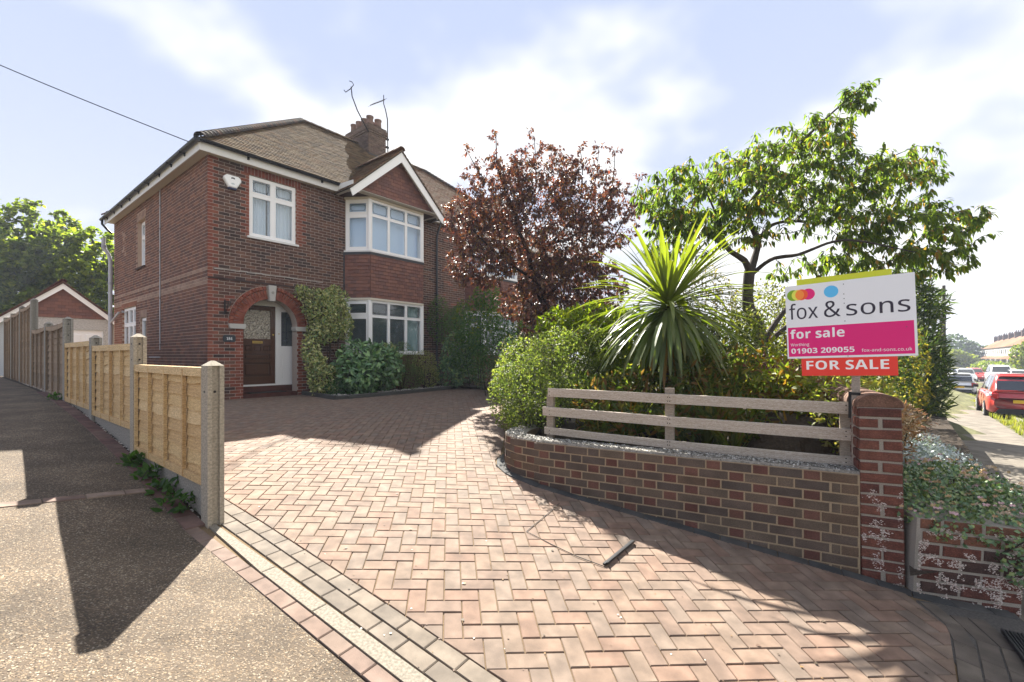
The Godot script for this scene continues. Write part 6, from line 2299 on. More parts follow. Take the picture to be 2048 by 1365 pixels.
# limbs: lists of (x, y, distance); attractors fill the blobs and each is joined to the nearest wood
func tree(called: String, label: String, limbs: Array, radii: Array, blobs: Array, count: int, p: Dictionary) -> Node3D:
	var f: Vector3 = limbs[0][0]
	var base := W(f.x, f.z, f.y)
	var root := node(called, Transform3D(Basis(), base))
	tag(root, label, "tree", p.get("group", ""))
	var pos := PackedVector3Array()
	var wood := Geo.new()
	for k in limbs.size():
		var path := []
		var rad := []
		var c := Curve3D.new()
		var l: Array = limbs[k]
		for i in l.size():
			var q := W(l[i].x, l[i].z, l[i].y) - base
			var a := W(l[maxi(i - 1, 0)].x, l[maxi(i - 1, 0)].z, l[maxi(i - 1, 0)].y)
			var b := W(l[mini(i + 1, l.size() - 1)].x, l[mini(i + 1, l.size() - 1)].z, l[mini(i + 1, l.size() - 1)].y)
			c.add_point(q, (a - b) * 0.16, (b - a) * 0.16)
		var len := c.get_baked_length()
		var n := int(len / 0.09) + 2
		for i in n + 1:
			var t := float(i) / n
			var q := c.sample_baked(len * t)
			var wob := noise.get_noise_3d(q.x * 5.0, q.y * 5.0, q.z * 5.0 + k * 9.0)
			path.push_back(q)
			rad.push_back(lerpf(radii[k][0], radii[k][1], pow(t, 0.8)) * (1.0 + 0.16 * wob))
			if k > 0 or t > 0.9:
				pos.push_back(q)
		if k == 0:
			obj("trunk", _one_tube(path, rad, 14), p.get("bark", M.bark), root)
		else:
			wood.tube(path, rad, 8, Color.WHITE)
	var at := []
	var sum := 0.0
	var area := []
	for b in blobs:
		sum += b[3] * b[4] * b[5] * (b[6] if b.size() > 6 else 1.0)
		area.push_back(sum)
	for k in count:
		var pick := rng.randf() * sum
		var bi := 0
		while area[bi] < pick:
			bi += 1
		var b = blobs[bi]
		at.push_back(W(b[0], b[2], b[1]) - base + unit() * Vector3(b[3], b[4], b[5]) * pow(rng.randf(), 0.28))
	for k in limbs.size():                                     # the limbs' own ends carry leaves too
		if k > 0:
			var e: Vector3 = limbs[k][-1]
			for i in 3:
				at.push_back(W(e.x, e.z, e.y) - base + unit() * 0.16)
	var fork := pos[0]
	at.sort_custom(func(a, b): return a.distance_squared_to(fork) < b.distance_squared_to(fork))
	var spots := []
	for a in at:
		var best := 0
		var bd := 1e9
		for i in pos.size():
			var d := pos[i].distance_squared_to(a)
			if pos[i].y > a.y + 0.25:
				d *= 1.6
			if d < bd:
				bd = d
				best = i
		var from := pos[best]
		var dist := sqrt(bd)
		var n := maxi(2, int(dist / 0.14))
		var path := []
		var rad := []
		var bulge := R(-0.05, 0.16) * dist
		var sidew := unit() * dist * 0.08
		var r0: float = clampf(0.006 + 0.008 * dist, 0.006, 0.022) * p.get("twig", 1.0)
		for i in n + 1:
			var t := float(i) / n
			var q := from.lerp(a, t) + Vector3.UP * bulge * sin(PI * t) + sidew * sin(TAU * t)
			path.push_back(q)
			rad.push_back(lerpf(r0, 0.0022, t))
			if i > 0 and i % 2 == 0:
				pos.push_back(q)
		wood.tube(path, rad, 4, Color.WHITE, false)
		var reach: float = p.get("reach", 0.6)
		for i in range(1, n + 1):
			if dist * (1.0 - float(i) / n) < reach:
				spots.push_back([path[i], (path[i] - path[i - 1]).normalized()])
	obj("limbs", wood, p.get("bark", M.bark), root)
	var tr := []
	var cols := []
	var per: int = p.get("per", 5)
	var droop: float = p.get("droop", 0.3)
	var size: Vector2 = p.size
	for s in spots:
		var tone := noise.get_noise_3dv((s[0] + base) * 1.4)
		for k in per:
			var side := unit()
			var dir: Vector3 = (s[1] * 0.5 + side).lerp(Vector3.DOWN * 1.2 + side * 0.55, droop)
			var q: Vector3 = s[0] + side * 0.02 + s[1] * R(-0.07, 0.07)
			tr.push_back(facing(q, dir, Vector3.UP * 0.6 + side + unit() * 0.4, R(size.x, size.y)))
			var c: Color
			if p.has("tips") and rng.randf() < 0.10 + 0.5 * clampf(tone + 0.1, 0.0, 1.0):
				c = shade(p.tips)
			else:
				c = shade(p.pal)
			cols.push_back(c)
	kind(swarm("crown", p.shape, p.get("mat", M.leaf), tr, cols, root), "stuff")
	return root

func _one_tube(path: Array, rad: Array, sides: int) -> Geo:
	var g := Geo.new()
	g.tube(path, rad, sides, Color.WHITE)
	return g

func cordyline():
	var base := W(1.665, 5.25, -0.95)
	var root := node("cabbage_palm", Transform3D(Basis(), base))
	tag(root, "spiky cabbage palm with long arching sword leaves behind the rails", "palm")
	var top := W(1.80, 5.25, 0.58) - base
	var path := []
	var rad := []
	for k in 12:
		var t := k / 11.0
		path.push_back(Vector3.ZERO.lerp(top, t) + Vector3(0.05 * sin(t * 3.0), 0, 0.03 * sin(t * 5.0)))
		rad.push_back(0.062 + 0.01 * sin(t * 40.0) - 0.01 * t)
	obj("trunk", _one_tube(path, rad, 12), M.bark, root)
	for k in 290:
		var t := k / 289.0                                     # 0 youngest (upright) .. 1 oldest (hanging)
		var az := k * 2.39996 + R(-0.2, 0.2)
		var el := lerpf(80.0, -70.0, pow(t, 0.86)) + R(-12, 12)
		el = deg_to_rad(el)
		var outw := Vector3(cos(az), 0, sin(az))
		var dir := outw * cos(el) + Vector3.UP * sin(el)
		var len := R(0.88, 1.2) * (0.80 + 0.25 * sin(PI * clampf(t * 1.15, 0.0, 1.0)))
		if t < 0.08:
			len *= 0.8
		var n := 8
		var p := top + Vector3(0, 0.10 - 0.26 * t, 0) + outw * 0.035
		var pts := [p]
		var wd := [0.011]
		var d := dir
		var bend := R(0.02, 0.12) + 0.10 * t
		if rng.randf() < 0.06:
			bend += 0.25
		for i in n:
			d = (d + Vector3.DOWN * bend * (0.4 + 1.0 * i / n)).normalized()
			p += d * len / n
			pts.push_back(p)
			var u := (i + 1.0) / n
			wd.push_back(0.025 * pow(sin(PI * clampf(0.14 + 0.86 * u, 0.0, 1.0)), 0.55) + 0.001)
		var col := Color(0.165, 0.20, 0.06).lerp(Color(0.15, 0.205, 0.10), smoothstep(0.3, 0.75, t)) * R(0.85, 1.2)
		var tipc := col.lerp(Color(0.22, 0.17, 0.06), R(0.0, 0.55))
		if t > 0.85 and rng.randf() < 0.25:
			col = Color(0.36, 0.22, 0.05)
			tipc = Color(0.25, 0.13, 0.05)
		var g := Geo.new()
		g.blade(pts, wd, dir.cross(Vector3.UP + outw * 0.01).normalized(), 0.22, col, tipc)
		obj("leaf", g, M.leaf_sword, root)

func strap_clump(label: String, at: Vector3, n: int, tall: float, pal: Array):
	var root := node("strap_leaved_plant", Transform3D(Basis(), at))
	tag(root, label, "plant", "strap-leaved plants behind the rails")
	for k in n:
		var az := R(0, TAU)
		var outw := Vector3(cos(az), 0, sin(az))
		var p := outw * R(0.0, 0.10)
		var d := (Vector3.UP + outw * R(0.1, 0.75)).normalized()
		var len := tall * R(0.6, 1.15)
		var pts := [p]
		var wd := [0.008]
		for i in 7:
			d = (d + Vector3.DOWN * R(0.02, 0.2) * (i / 4.0)).normalized()
			p += d * len / 7.0
			pts.push_back(p)
			wd.push_back(0.013 * (1.0 - pow((i + 1) / 7.0, 2.5)) + 0.0008)
		var g := Geo.new()
		var c := shade(pal, 0.2)
		g.blade(pts, wd, outw.cross(Vector3.UP), 0.3, c, c.lerp(Color(0.26, 0.19, 0.06), R(0, 0.7)))
		obj("leaf", g, M.leaf, root)

const EUON := [Color(0.34, 0.37, 0.11), Color(0.20, 0.28, 0.085), Color(0.46, 0.45, 0.20), Color(0.12, 0.19, 0.065), Color(0.36, 0.36, 0.12)]
const LAUREL := [Color(0.10, 0.20, 0.085), Color(0.13, 0.25, 0.10), Color(0.19, 0.31, 0.11), Color(0.075, 0.155, 0.07)]
const HEDGE := [Color(0.12, 0.16, 0.05), Color(0.16, 0.20, 0.06), Color(0.085, 0.12, 0.045), Color(0.21, 0.235, 0.085)]
const YELLOWGREEN := [Color(0.20, 0.25, 0.025), Color(0.26, 0.29, 0.03), Color(0.14, 0.20, 0.025)]

func garden_plants():
	var small := leaf_small(0.55)
	var oval := leaf_shape(0.45)
	var lance := leaf_shape(0.28)
	var hs := func(s: float, z: float, h: float, rx: float, ry: float, rz: float) -> Array:
		var p := house_plan(s, z)
		return [p.x, h - 1.02, p.y, rx, ry, rz]
	# against the house
	bush("variegated_euonymus", "tall climbing yellow variegated shrub growing up beside the porch arch", "shrub", [hs.call(2.65, 0.42, 2.05, 0.52, 0.62, 0.36), hs.call(2.81, 0.4, 2.55, 0.33, 0.30, 0.26), hs.call(2.25, 0.36, 2.50, 0.28, 0.22, 0.2), hs.call(1.95, 0.34, 2.62, 0.15, 0.16, 0.12), hs.call(2.38, 0.5, 1.62, 0.4, 0.28, 0.26), hs.call(2.08, 0.55, 1.15, 0.24, 0.34, 0.24), hs.call(2.18, 0.65, 0.80, 0.24, 0.28, 0.24), hs.call(2.25, 0.85, 0.40, 0.36, 0.42, 0.34), hs.call(2.43, 0.42, 2.25, 0.5, 0.45, 0.3), hs.call(2.93, 0.45, 1.85, 0.34, 0.4, 0.26)], 9500, small, Vector2(0.055, 0.095), EUON, M.leaf_glossy, {"foot": EYE - 1.0, "stems": 9, "thick": 0.02, "loose": 0.3, "gaps": 0.8, "lump": 3.0})
	bush("laurel_bush", "dark green big-leaved laurel bush below the bay window", "shrub", [hs.call(3.15, 1.1, 0.78, 0.66, 0.66, 0.5), hs.call(3.75, 1.15, 0.72, 0.52, 0.60, 0.45), hs.call(2.9, 1.4, 0.5, 0.46, 0.42, 0.4)], 2900, oval, Vector2(0.11, 0.19), LAUREL, M.leaf_glossy, {"foot": EYE - 1.0, "droop": 0.35, "thick": 0.02})
	bush("ferny_shrub", "low dark ferny plant at the corner of the front bed", "shrub", [hs.call(2.55, 1.25, 0.22, 0.42, 0.24, 0.3), hs.call(2.95, 1.4, 0.2, 0.35, 0.22, 0.28)], 1500, lance, Vector2(0.06, 0.12), [Color(0.065, 0.145, 0.08), Color(0.09, 0.18, 0.09), Color(0.11, 0.21, 0.09)], M.leaf, {"foot": EYE - 1.0})
	bush("golden_euonymus", "small yellow variegated bush between the laurel and the clipped dome", "shrub", [hs.call(4.05, 0.9, 1.05, 0.36, 0.34, 0.3)], 1100, small, Vector2(0.05, 0.08), EUON, M.leaf_glossy, {"foot": EYE - 1.0, "gaps": 0.6})
	bush("box_dome", "clipped blue-green dome bush under the middle of the bay", "shrub", [hs.call(4.5, 1.05, 0.82, 0.44, 0.62, 0.42), hs.call(4.62, 1.25, 0.42, 0.42, 0.38, 0.36)], 6500, small, Vector2(0.022, 0.036), [Color(0.16, 0.23, 0.115), Color(0.20, 0.27, 0.13), Color(0.13, 0.20, 0.09)], M.leaf, {"foot": EYE - 1.0, "loose": 0.05, "gaps": 0.2})
	bush("cream_euonymus", "cream and green variegated bush at the right end of the bay", "shrub", [hs.call(5.25, 1.15, 0.80, 0.36, 0.38, 0.32), hs.call(5.3, 1.3, 0.42, 0.3, 0.34, 0.26)], 2600, small, Vector2(0.03, 0.055), [Color(0.42, 0.41, 0.24), Color(0.20, 0.25, 0.11), Color(0.54, 0.50, 0.33), Color(0.28, 0.31, 0.14)], M.leaf, {"foot": EYE - 1.0})
	bush("cherry_laurel", "dark glossy laurel right of the bay at the back of the drive", "shrub", [hs.call(6.7, 1.2, 1.1, 0.62, 0.75, 0.5), hs.call(7.6, 0.9, 0.8, 0.6, 0.7, 0.5), hs.call(6.1, 1.4, 0.55, 0.45, 0.5, 0.4)], 2800, oval, Vector2(0.09, 0.15), [Color(0.085, 0.175, 0.075), Color(0.115, 0.22, 0.085), Color(0.24, 0.34, 0.10), Color(0.07, 0.145, 0.065)], M.leaf_glossy, {"foot": EYE - 1.0, "droop": 0.4})
	bush("feathery_climber", "feathery grey-green climber on the wall right of the bay", "shrub", [hs.call(6.55, 0.35, 2.2, 0.4, 0.75, 0.25), hs.call(7.1, 0.4, 1.9, 0.5, 0.7, 0.3), hs.call(7.5, 0.4, 2.3, 0.4, 0.5, 0.3)], 4200, lance, Vector2(0.05, 0.11), [Color(0.09, 0.17, 0.095), Color(0.12, 0.21, 0.10), Color(0.15, 0.23, 0.10)], M.leaf, {"foot": EYE - 1.0, "loose": 0.3, "gaps": 0.8})
	bush("lilac_bush", "mid green bush with yellow top leaves in front of the neighbouring house", "shrub", [[-1.05, 0.95, 13.6, 0.7, 0.85, 0.6], [-0.35, 0.45, 13.2, 0.9, 0.9, 0.7], [-0.75, 1.75, 13.7, 0.4, 0.45, 0.4], [0.35, 0.1, 12.9, 0.8, 0.8, 0.6], [-1.3, 0.1, 13.8, 0.6, 0.7, 0.5]], 9000, oval, Vector2(0.06, 0.11), [Color(0.08, 0.17, 0.06), Color(0.12, 0.22, 0.07), Color(0.065, 0.14, 0.055)], M.leaf, {"foot": EYE - 1.0, "tips": [Color(0.26, 0.29, 0.03), Color(0.18, 0.22, 0.03)], "droop": 0.3})
	bush("dark_shrub", "dark shaded shrub between the laurel and the front hedge", "shrub", [[-0.5, -0.35, 11.6, 0.55, 0.62, 0.5], [0.2, -0.2, 11.0, 0.7, 0.75, 0.6], [0.0, -0.55, 9.6, 0.4, 0.42, 0.5]], 3600, small, Vector2(0.045, 0.08), [Color(0.065, 0.115, 0.06), Color(0.085, 0.14, 0.07), Color(0.17, 0.155, 0.10)], M.leaf, {"foot": EYE - 1.0})
	# behind the low wall
	bush("privet_hedge", "rounded small-leaved hedge spilling over the left end of the low wall", "hedge", [[0.22, -0.30, 5.6, 0.46, 0.52, 0.48], [-0.02, -0.52, 5.75, 0.28, 0.42, 0.45], [0.56, -0.10, 5.55, 0.42, 0.44, 0.42], [0.42, -0.54, 5.25, 0.28, 0.32, 0.22], [0.10, -0.68, 5.4, 0.22, 0.24, 0.22], [0.95, 0.02, 5.8, 0.42, 0.38, 0.42], [0.4, -0.25, 6.8, 0.6, 0.6, 0.8], [0.62, -0.42, 5.12, 0.2, 0.22, 0.15], [1.3, -0.1, 5.9, 0.4, 0.42, 0.4]], 26000, small, Vector2(0.022, 0.042), HEDGE, M.leaf, {"foot": EYE - 0.95, "tips": [Color(0.21, 0.235, 0.075), Color(0.26, 0.27, 0.11)], "stems": 16, "loose": 0.10, "gaps": 0.55, "lump": 3.2})
	bush("lime_shrub", "bright yellow-green shrub behind the hedge and left of the palm", "shrub", [[1.15, 0.36, 6.5, 0.55, 0.36, 0.4], [1.55, 0.15, 6.3, 0.5, 0.5, 0.4], [0.72, 0.42, 6.5, 0.34, 0.26, 0.3], [1.35, -0.42, 5.9, 0.4, 0.4, 0.35]], 3400, oval, Vector2(0.06, 0.12), YELLOWGREEN, M.leaf, {"foot": EYE - 0.95, "loose": 0.3, "gaps": 0.7})
	bush("pale_shrub", "straw-pink dry flowering shrub right of the palm crown", "shrub", [[3.35, 1.0, 8.0, 0.55, 0.55, 0.5], [3.0, 0.6, 8.2, 0.5, 0.4, 0.5]], 5200, small, Vector2(0.03, 0.055), [Color(0.36, 0.27, 0.17), Color(0.26, 0.20, 0.12), Color(0.17, 0.18, 0.06)], M.leaf, {"foot": EYE - 0.97, "loose": 0.35, "gaps": 0.8, "stems": 14})
	bush("olive_shrub", "airy olive-green shrub between the palm and the cherry trunk", "shrub", [[3.4, -0.05, 7.2, 0.7, 0.7, 0.5], [2.9, -0.35, 6.9, 0.5, 0.5, 0.4], [3.95, 0.35, 7.7, 0.3, 0.5, 0.3], [3.1, 0.35, 7.9, 0.5, 0.4, 0.4]], 8500, small, Vector2(0.04, 0.075), [Color(0.10, 0.125, 0.035), Color(0.15, 0.17, 0.045), Color(0.07, 0.09, 0.03), Color(0.22, 0.21, 0.09)], M.leaf, {"foot": EYE - 0.97, "loose": 0.35, "gaps": 0.8, "tips": YELLOWGREEN})
	bush("viburnum", "olive and straw shrub right of the cherry trunk, behind the board", "shrub", [[5.2, 0.35, 8.8, 0.8, 0.8, 0.6], [4.95, 0.95, 9.0, 0.6, 0.5, 0.5], [6.0, 0.3, 9.0, 0.9, 0.9, 0.6], [4.75, -0.3, 8.5, 0.5, 0.6, 0.4]], 9500, small, Vector2(0.045, 0.08), [Color(0.12, 0.13, 0.045), Color(0.19, 0.19, 0.07), Color(0.07, 0.085, 0.03), Color(0.26, 0.24, 0.10)], M.leaf, {"foot": EYE - 1.0, "loose": 0.3, "gaps": 0.8})
	bush("rose_bush", "yellow-leaved rose bush in front of the board's left edge", "shrub", [[2.95, -0.12, 4.9, 0.30, 0.38, 0.24], [2.72, -0.38, 4.6, 0.28, 0.26, 0.22], [3.05, -0.42, 4.7, 0.26, 0.25, 0.2]], 850, oval, Vector2(0.05, 0.095), [Color(0.22, 0.24, 0.03), Color(0.13, 0.17, 0.03), Color(0.30, 0.28, 0.05), Color(0.24, 0.12, 0.03)], M.leaf, {"foot": EYE - 0.95, "loose": 0.35, "gaps": 0.7})
	bush("berberis", "dark red-brown bush at the foot of the cherry tree", "shrub", [[3.45, -0.22, 6.0, 0.42, 0.22, 0.3], [3.0, -0.36, 5.6, 0.35, 0.25, 0.3]], 2200, small, Vector2(0.025, 0.05), [Color(0.14, 0.045, 0.03), Color(0.10, 0.035, 0.03), Color(0.18, 0.075, 0.04)], M.leaf_red, {"foot": EYE - 0.95, "loose": 0.3})
	bush("dry_heather", "brown dried flower heads behind the right end of the rails", "shrub", [[3.35, -0.36, 4.75, 0.24, 0.13, 0.2], [3.2, -0.52, 4.5, 0.25, 0.16, 0.2]], 1100, small, Vector2(0.02, 0.04), [Color(0.24, 0.11, 0.06), Color(0.18, 0.08, 0.05), Color(0.3, 0.17, 0.1)], M.leaf_red, {"foot": EYE - 0.95})
	bush("garden_hedge", "long olive hedge closing the back of the garden behind the palm and cherry", "hedge", [[2.6, -0.35, 12.0, 1.0, 0.9, 0.6], [4.1, -0.2, 12.2, 1.1, 1.0, 0.6], [5.7, -0.1, 12.4, 1.1, 1.1, 0.6], [7.3, -0.1, 12.3, 1.1, 1.1, 0.6], [8.9, -0.2, 12.2, 1.0, 1.1, 0.6], [1.5, -0.5, 10.4, 0.9, 0.8, 0.6]], 13000, oval, Vector2(0.07, 0.12), [Color(0.10, 0.13, 0.04), Color(0.14, 0.165, 0.05), Color(0.065, 0.09, 0.03), Color(0.2, 0.19, 0.08)], M.leaf, {"foot": EYE - 1.0, "loose": 0.25})
	var greens := [Color(0.11, 0.15, 0.035), Color(0.15, 0.18, 0.04), Color(0.09, 0.12, 0.03)]
	var dry := [Color(0.15, 0.18, 0.04), Color(0.28, 0.24, 0.06), Color(0.33, 0.17, 0.04), Color(0.11, 0.15, 0.035)]
	var n := 0
	for q in [[0.92, 5.05, 0.50, 22, 0, "green strap-leaved clump by the rails nearest the hedge"], [1.22, 4.85, 0.55, 26, 1, "yellowing strap-leaved clump just left of the palm trunk"], [1.62, 4.65, 0.5, 24, 0, "green strap-leaved clump in front of the palm trunk behind the middle post"], [1.98, 4.6, 0.62, 30, 0, "tall green strap-leaved clump right of the palm trunk"], [2.22, 4.75, 0.75, 30, 1, "tallest orange-tipped strap-leaved clump below the cherry trunk"], [2.5, 4.95, 0.7, 26, 1, "yellow and orange strap-leaved clump left of the rose bush"], [1.42, 5.3, 0.6, 22, 1, "strap-leaved clump hidden behind the palm trunk"], [2.08, 4.28, 0.42, 20, 0, "short strap-leaved clump against the middle of the rails"], [2.75, 4.45, 0.55, 18, 1, "strap-leaved clump with broad yellow blades before the brown flower heads"]]:
		strap_clump(q[5], W(q[0], q[1], -0.93), q[3], q[2], greens if q[4] == 0 else dry)
		n += 1
	bush("perennial_border", "mixed leafy perennials filling the bed behind the rails", "plant", [[0.95, -0.55, 5.0, 0.3, 0.32, 0.25], [1.4, -0.5, 5.1, 0.36, 0.36, 0.3], [1.95, -0.42, 5.0, 0.36, 0.42, 0.3], [2.4, -0.35, 5.1, 0.38, 0.48, 0.3], [2.75, -0.55, 4.9, 0.3, 0.3, 0.25], [1.7, -0.68, 4.65, 0.3, 0.2, 0.18], [2.2, -0.66, 4.45, 0.28, 0.2, 0.16], [1.15, -0.7, 4.75, 0.28, 0.18, 0.16]], 6500, lance, Vector2(0.06, 0.13), [Color(0.10, 0.145, 0.035), Color(0.15, 0.18, 0.045), Color(0.075, 0.11, 0.035), Color(0.24, 0.21, 0.06), Color(0.22, 0.12, 0.05)], M.leaf, {"foot": EYE - 0.95, "loose": 0.3})
	# a rough bank of earth behind the right end of the rails
	var bank := Geo.new()
	var nu := 26
	var nv := 12
	for j in nv:
		for i in nu:
			var quad := []
			for e in [[0, 0], [1, 0], [1, 1], [0, 1]]:
				var u: float = float(i + e[0]) / nu
				var v: float = float(j + e[1]) / nv
				var p := Vector2(2.05, 4.15).lerp(Vector2(3.0, 3.72), u) + Vector2(0.42, 0.9) * v * 0.8
				var y := -0.95 + 0.36 * smoothstep(0.0, 0.7, v) * (0.35 + 0.65 * smoothstep(0.0, 0.35, u)) + 0.06 * noise.get_noise_3d(u * 9.0, v * 7.0, 3.0) + 0.03 * noise.get_noise_3d(u * 30.0, v * 20.0, 9.0)
				quad.push_back(W(p.x, p.y, y))
			bank.face(quad, Color(1.5, 1.35, 1.2))
	kind(obj("earth_bank", bank, M.soil), "structure")
	# on and beside the boundary wall
	bush("ivy", "yellow-green ivy tumbling over the boundary wall behind the pillar", "ivy", [[3.02, -0.40, 4.05, 0.30, 0.20, 0.3], [3.4, -0.36, 4.6, 0.36, 0.24, 0.4], [2.85, -0.62, 3.98, 0.16, 0.25, 0.16], [3.62, -0.40, 5.3, 0.36, 0.26, 0.4], [4.0, -0.42, 6.0, 0.4, 0.28, 0.45], [4.4, -0.42, 6.8, 0.42, 0.3, 0.5], [4.78, -0.5, 7.5, 0.45, 0.36, 0.5], [3.5, -0.75, 4.6, 0.25, 0.3, 0.3], [4.3, -0.8, 6.1, 0.3, 0.3, 0.4]], 6500, oval, Vector2(0.04, 0.075), [Color(0.24, 0.26, 0.06), Color(0.15, 0.19, 0.05), Color(0.30, 0.27, 0.11), Color(0.20, 0.16, 0.07)], M.leaf, {"foot": EYE - 1.0, "loose": 0.25})
	bush("dry_creeper", "straw-coloured dried creeper hanging on the street side of the pillar", "plant", [[3.22, -0.62, 3.85, 0.14, 0.28, 0.2], [3.5, -0.66, 4.3, 0.17, 0.25, 0.25]], 1500, lance, Vector2(0.03, 0.06), [Color(0.30, 0.20, 0.10), Color(0.24, 0.17, 0.08), Color(0.36, 0.28, 0.15)], M.leaf_red, {"foot": EYE - 1.3, "loose": 0.3})
	var heads := []
	bush("sedum", "green succulent mound with tan and pink flower heads on the planter", "plant", [[2.98, -1.08, 3.24, 0.30, 0.15, 0.20], [3.22, -1.04, 3.45, 0.36, 0.20, 0.28], [3.12, -1.16, 3.06, 0.30, 0.12, 0.10], [3.55, -1.08, 3.7, 0.42, 0.2, 0.36], [3.75, -1.22, 3.35, 0.45, 0.22, 0.32], [3.32, -1.30, 2.95, 0.14, 0.2, 0.14], [2.88, -0.98, 3.45, 0.2, 0.14, 0.2]], 9000, leaf_small(0.7), Vector2(0.022, 0.04), [Color(0.075, 0.15, 0.07), Color(0.10, 0.185, 0.08), Color(0.14, 0.22, 0.09), Color(0.2, 0.26, 0.08)], M.leaf_glossy, {"foot": EYE - 1.55, "loose": 0.2, "gaps": 0.4, "lump": 4.0})
	var sd := get_node("sedum")
	var floret := Geo.new()
	for k in 9:
		var c := unit() * 0.55
		c.y = absf(c.y) * 0.6
		for i in 3:
			var u := unit() * 0.42
			var w := unit() * 0.42
			floret.face([c + u, c + w, c - u], Color.WHITE)
	var tr := []
	var cols := []
	for k in 260:
		var b = [[2.98, -1.08, 3.24, 0.30, 0.17, 0.20], [3.22, -1.04, 3.45, 0.36, 0.22, 0.28], [3.55, -1.08, 3.7, 0.42, 0.22, 0.36], [3.75, -1.22, 3.35, 0.45, 0.24, 0.32], [3.12, -1.14, 3.08, 0.3, 0.15, 0.12]][[0, 1, 2, 2, 3, 3, 3, 4, 1][k % 9]]
		var u := unit()
		u.y = absf(u.y) * 0.9 + 0.1
		var p := W(b[0], b[2], b[1]) + u.normalized() * Vector3(b[3], b[4], b[5]) * R(1.02, 1.22)
		tr.push_back(Transform3D(Basis(Vector3.UP, R(0, TAU)).scaled(Vector3.ONE * R(0.014, 0.028)), p - sd.position))
		cols.push_back([Color(0.50, 0.36, 0.20), Color(0.42, 0.29, 0.16), Color(0.58, 0.45, 0.33), Color(0.60, 0.42, 0.44)][rng.randi() % 4])
	kind(swarm("flower_heads", floret, M.plain, tr, cols, sd), "stuff")
	bush("silver_plant", "pale silver-leaved plant between the sedum and the pavement", "plant", [[3.72, -0.92, 4.35, 0.30, 0.14, 0.28], [4.15, -0.98, 4.7, 0.36, 0.16, 0.32], [3.95, -1.0, 4.2, 0.3, 0.13, 0.25], [3.4, -0.92, 4.1, 0.2, 0.13, 0.2]], 5200, leaf_small(0.35), Vector2(0.025, 0.05), [Color(0.50, 0.55, 0.58), Color(0.40, 0.46, 0.48), Color(0.58, 0.62, 0.64), Color(0.28, 0.33, 0.33)], M.leaf_glossy, {"foot": EYE - 1.4, "loose": 0.3})
	bush("lavender", "grey-brown faded lavender beyond the silver plant", "plant", [[4.5, -0.78, 5.5, 0.36, 0.2, 0.3], [4.9, -0.84, 5.9, 0.4, 0.2, 0.35]], 2600, lance, Vector2(0.04, 0.09), [Color(0.24, 0.20, 0.13), Color(0.18, 0.15, 0.11), Color(0.13, 0.15, 0.07), Color(0.3, 0.24, 0.19)], M.leaf_red, {"foot": EYE - 1.4, "loose": 0.35})
	bush("sprawling_heath", "low straw and green plant beside the pavement past the lavender", "plant", [[5.4, -0.85, 6.9, 0.45, 0.25, 0.4], [5.05, -0.62, 6.4, 0.35, 0.25, 0.35], [6.2, -0.95, 7.8, 0.5, 0.25, 0.4]], 2300, small, Vector2(0.04, 0.07), [Color(0.17, 0.17, 0.06), Color(0.24, 0.2, 0.1), Color(0.1, 0.12, 0.04)], M.leaf, {"foot": EYE - 1.5})
	bush("yew", "tall dark conifer with feathery sprays beyond the board", "conifer", [[10.6, 0.2, 12.0, 0.42, 1.9, 0.6], [10.45, 1.2, 12.0, 0.36, 1.2, 0.5], [10.65, -0.8, 12.0, 0.42, 1.1, 0.6], [10.2, -0.6, 11.4, 0.6, 1.2, 0.6], [11.35, 1.35, 12.2, 0.28, 0.28, 0.3], [11.1, 0.6, 12.2, 0.2, 0.3, 0.3]], 9000, leaf_shape(0.16), Vector2(0.14, 0.30), [Color(0.05, 0.085, 0.03), Color(0.075, 0.11, 0.035), Color(0.035, 0.06, 0.025), Color(0.12, 0.14, 0.04)], M.leaf, {"foot": EYE - 2.0, "loose": 0.35, "gaps": 0.6, "thick": 0.06, "stems": 26})
	bush("golden_shrub", "golden-leaved shrub behind the right edge of the board", "shrub", [[8.3, -0.1, 9.6, 0.38, 0.75, 0.4], [8.0, -0.75, 9.3, 0.45, 0.4, 0.4]], 2300, oval, Vector2(0.06, 0.1), [Color(0.27, 0.22, 0.045), Color(0.18, 0.17, 0.04), Color(0.33, 0.24, 0.07), Color(0.1, 0.12, 0.03)], M.leaf, {"foot": EYE - 1.5})
	bush("garden_evergreen", "dark evergreen mass behind the board and the rose bush", "shrub", [[5.2, -0.5, 7.4, 0.6, 0.5, 0.4], [6.2, -0.4, 7.9, 0.7, 0.7, 0.5], [7.2, 0.1, 8.8, 0.7, 1.2, 0.5]], 4200, small, Vector2(0.05, 0.09), [Color(0.035, 0.06, 0.025), Color(0.05, 0.075, 0.03), Color(0.07, 0.09, 0.03)], M.leaf, {"foot": EYE - 1.2})

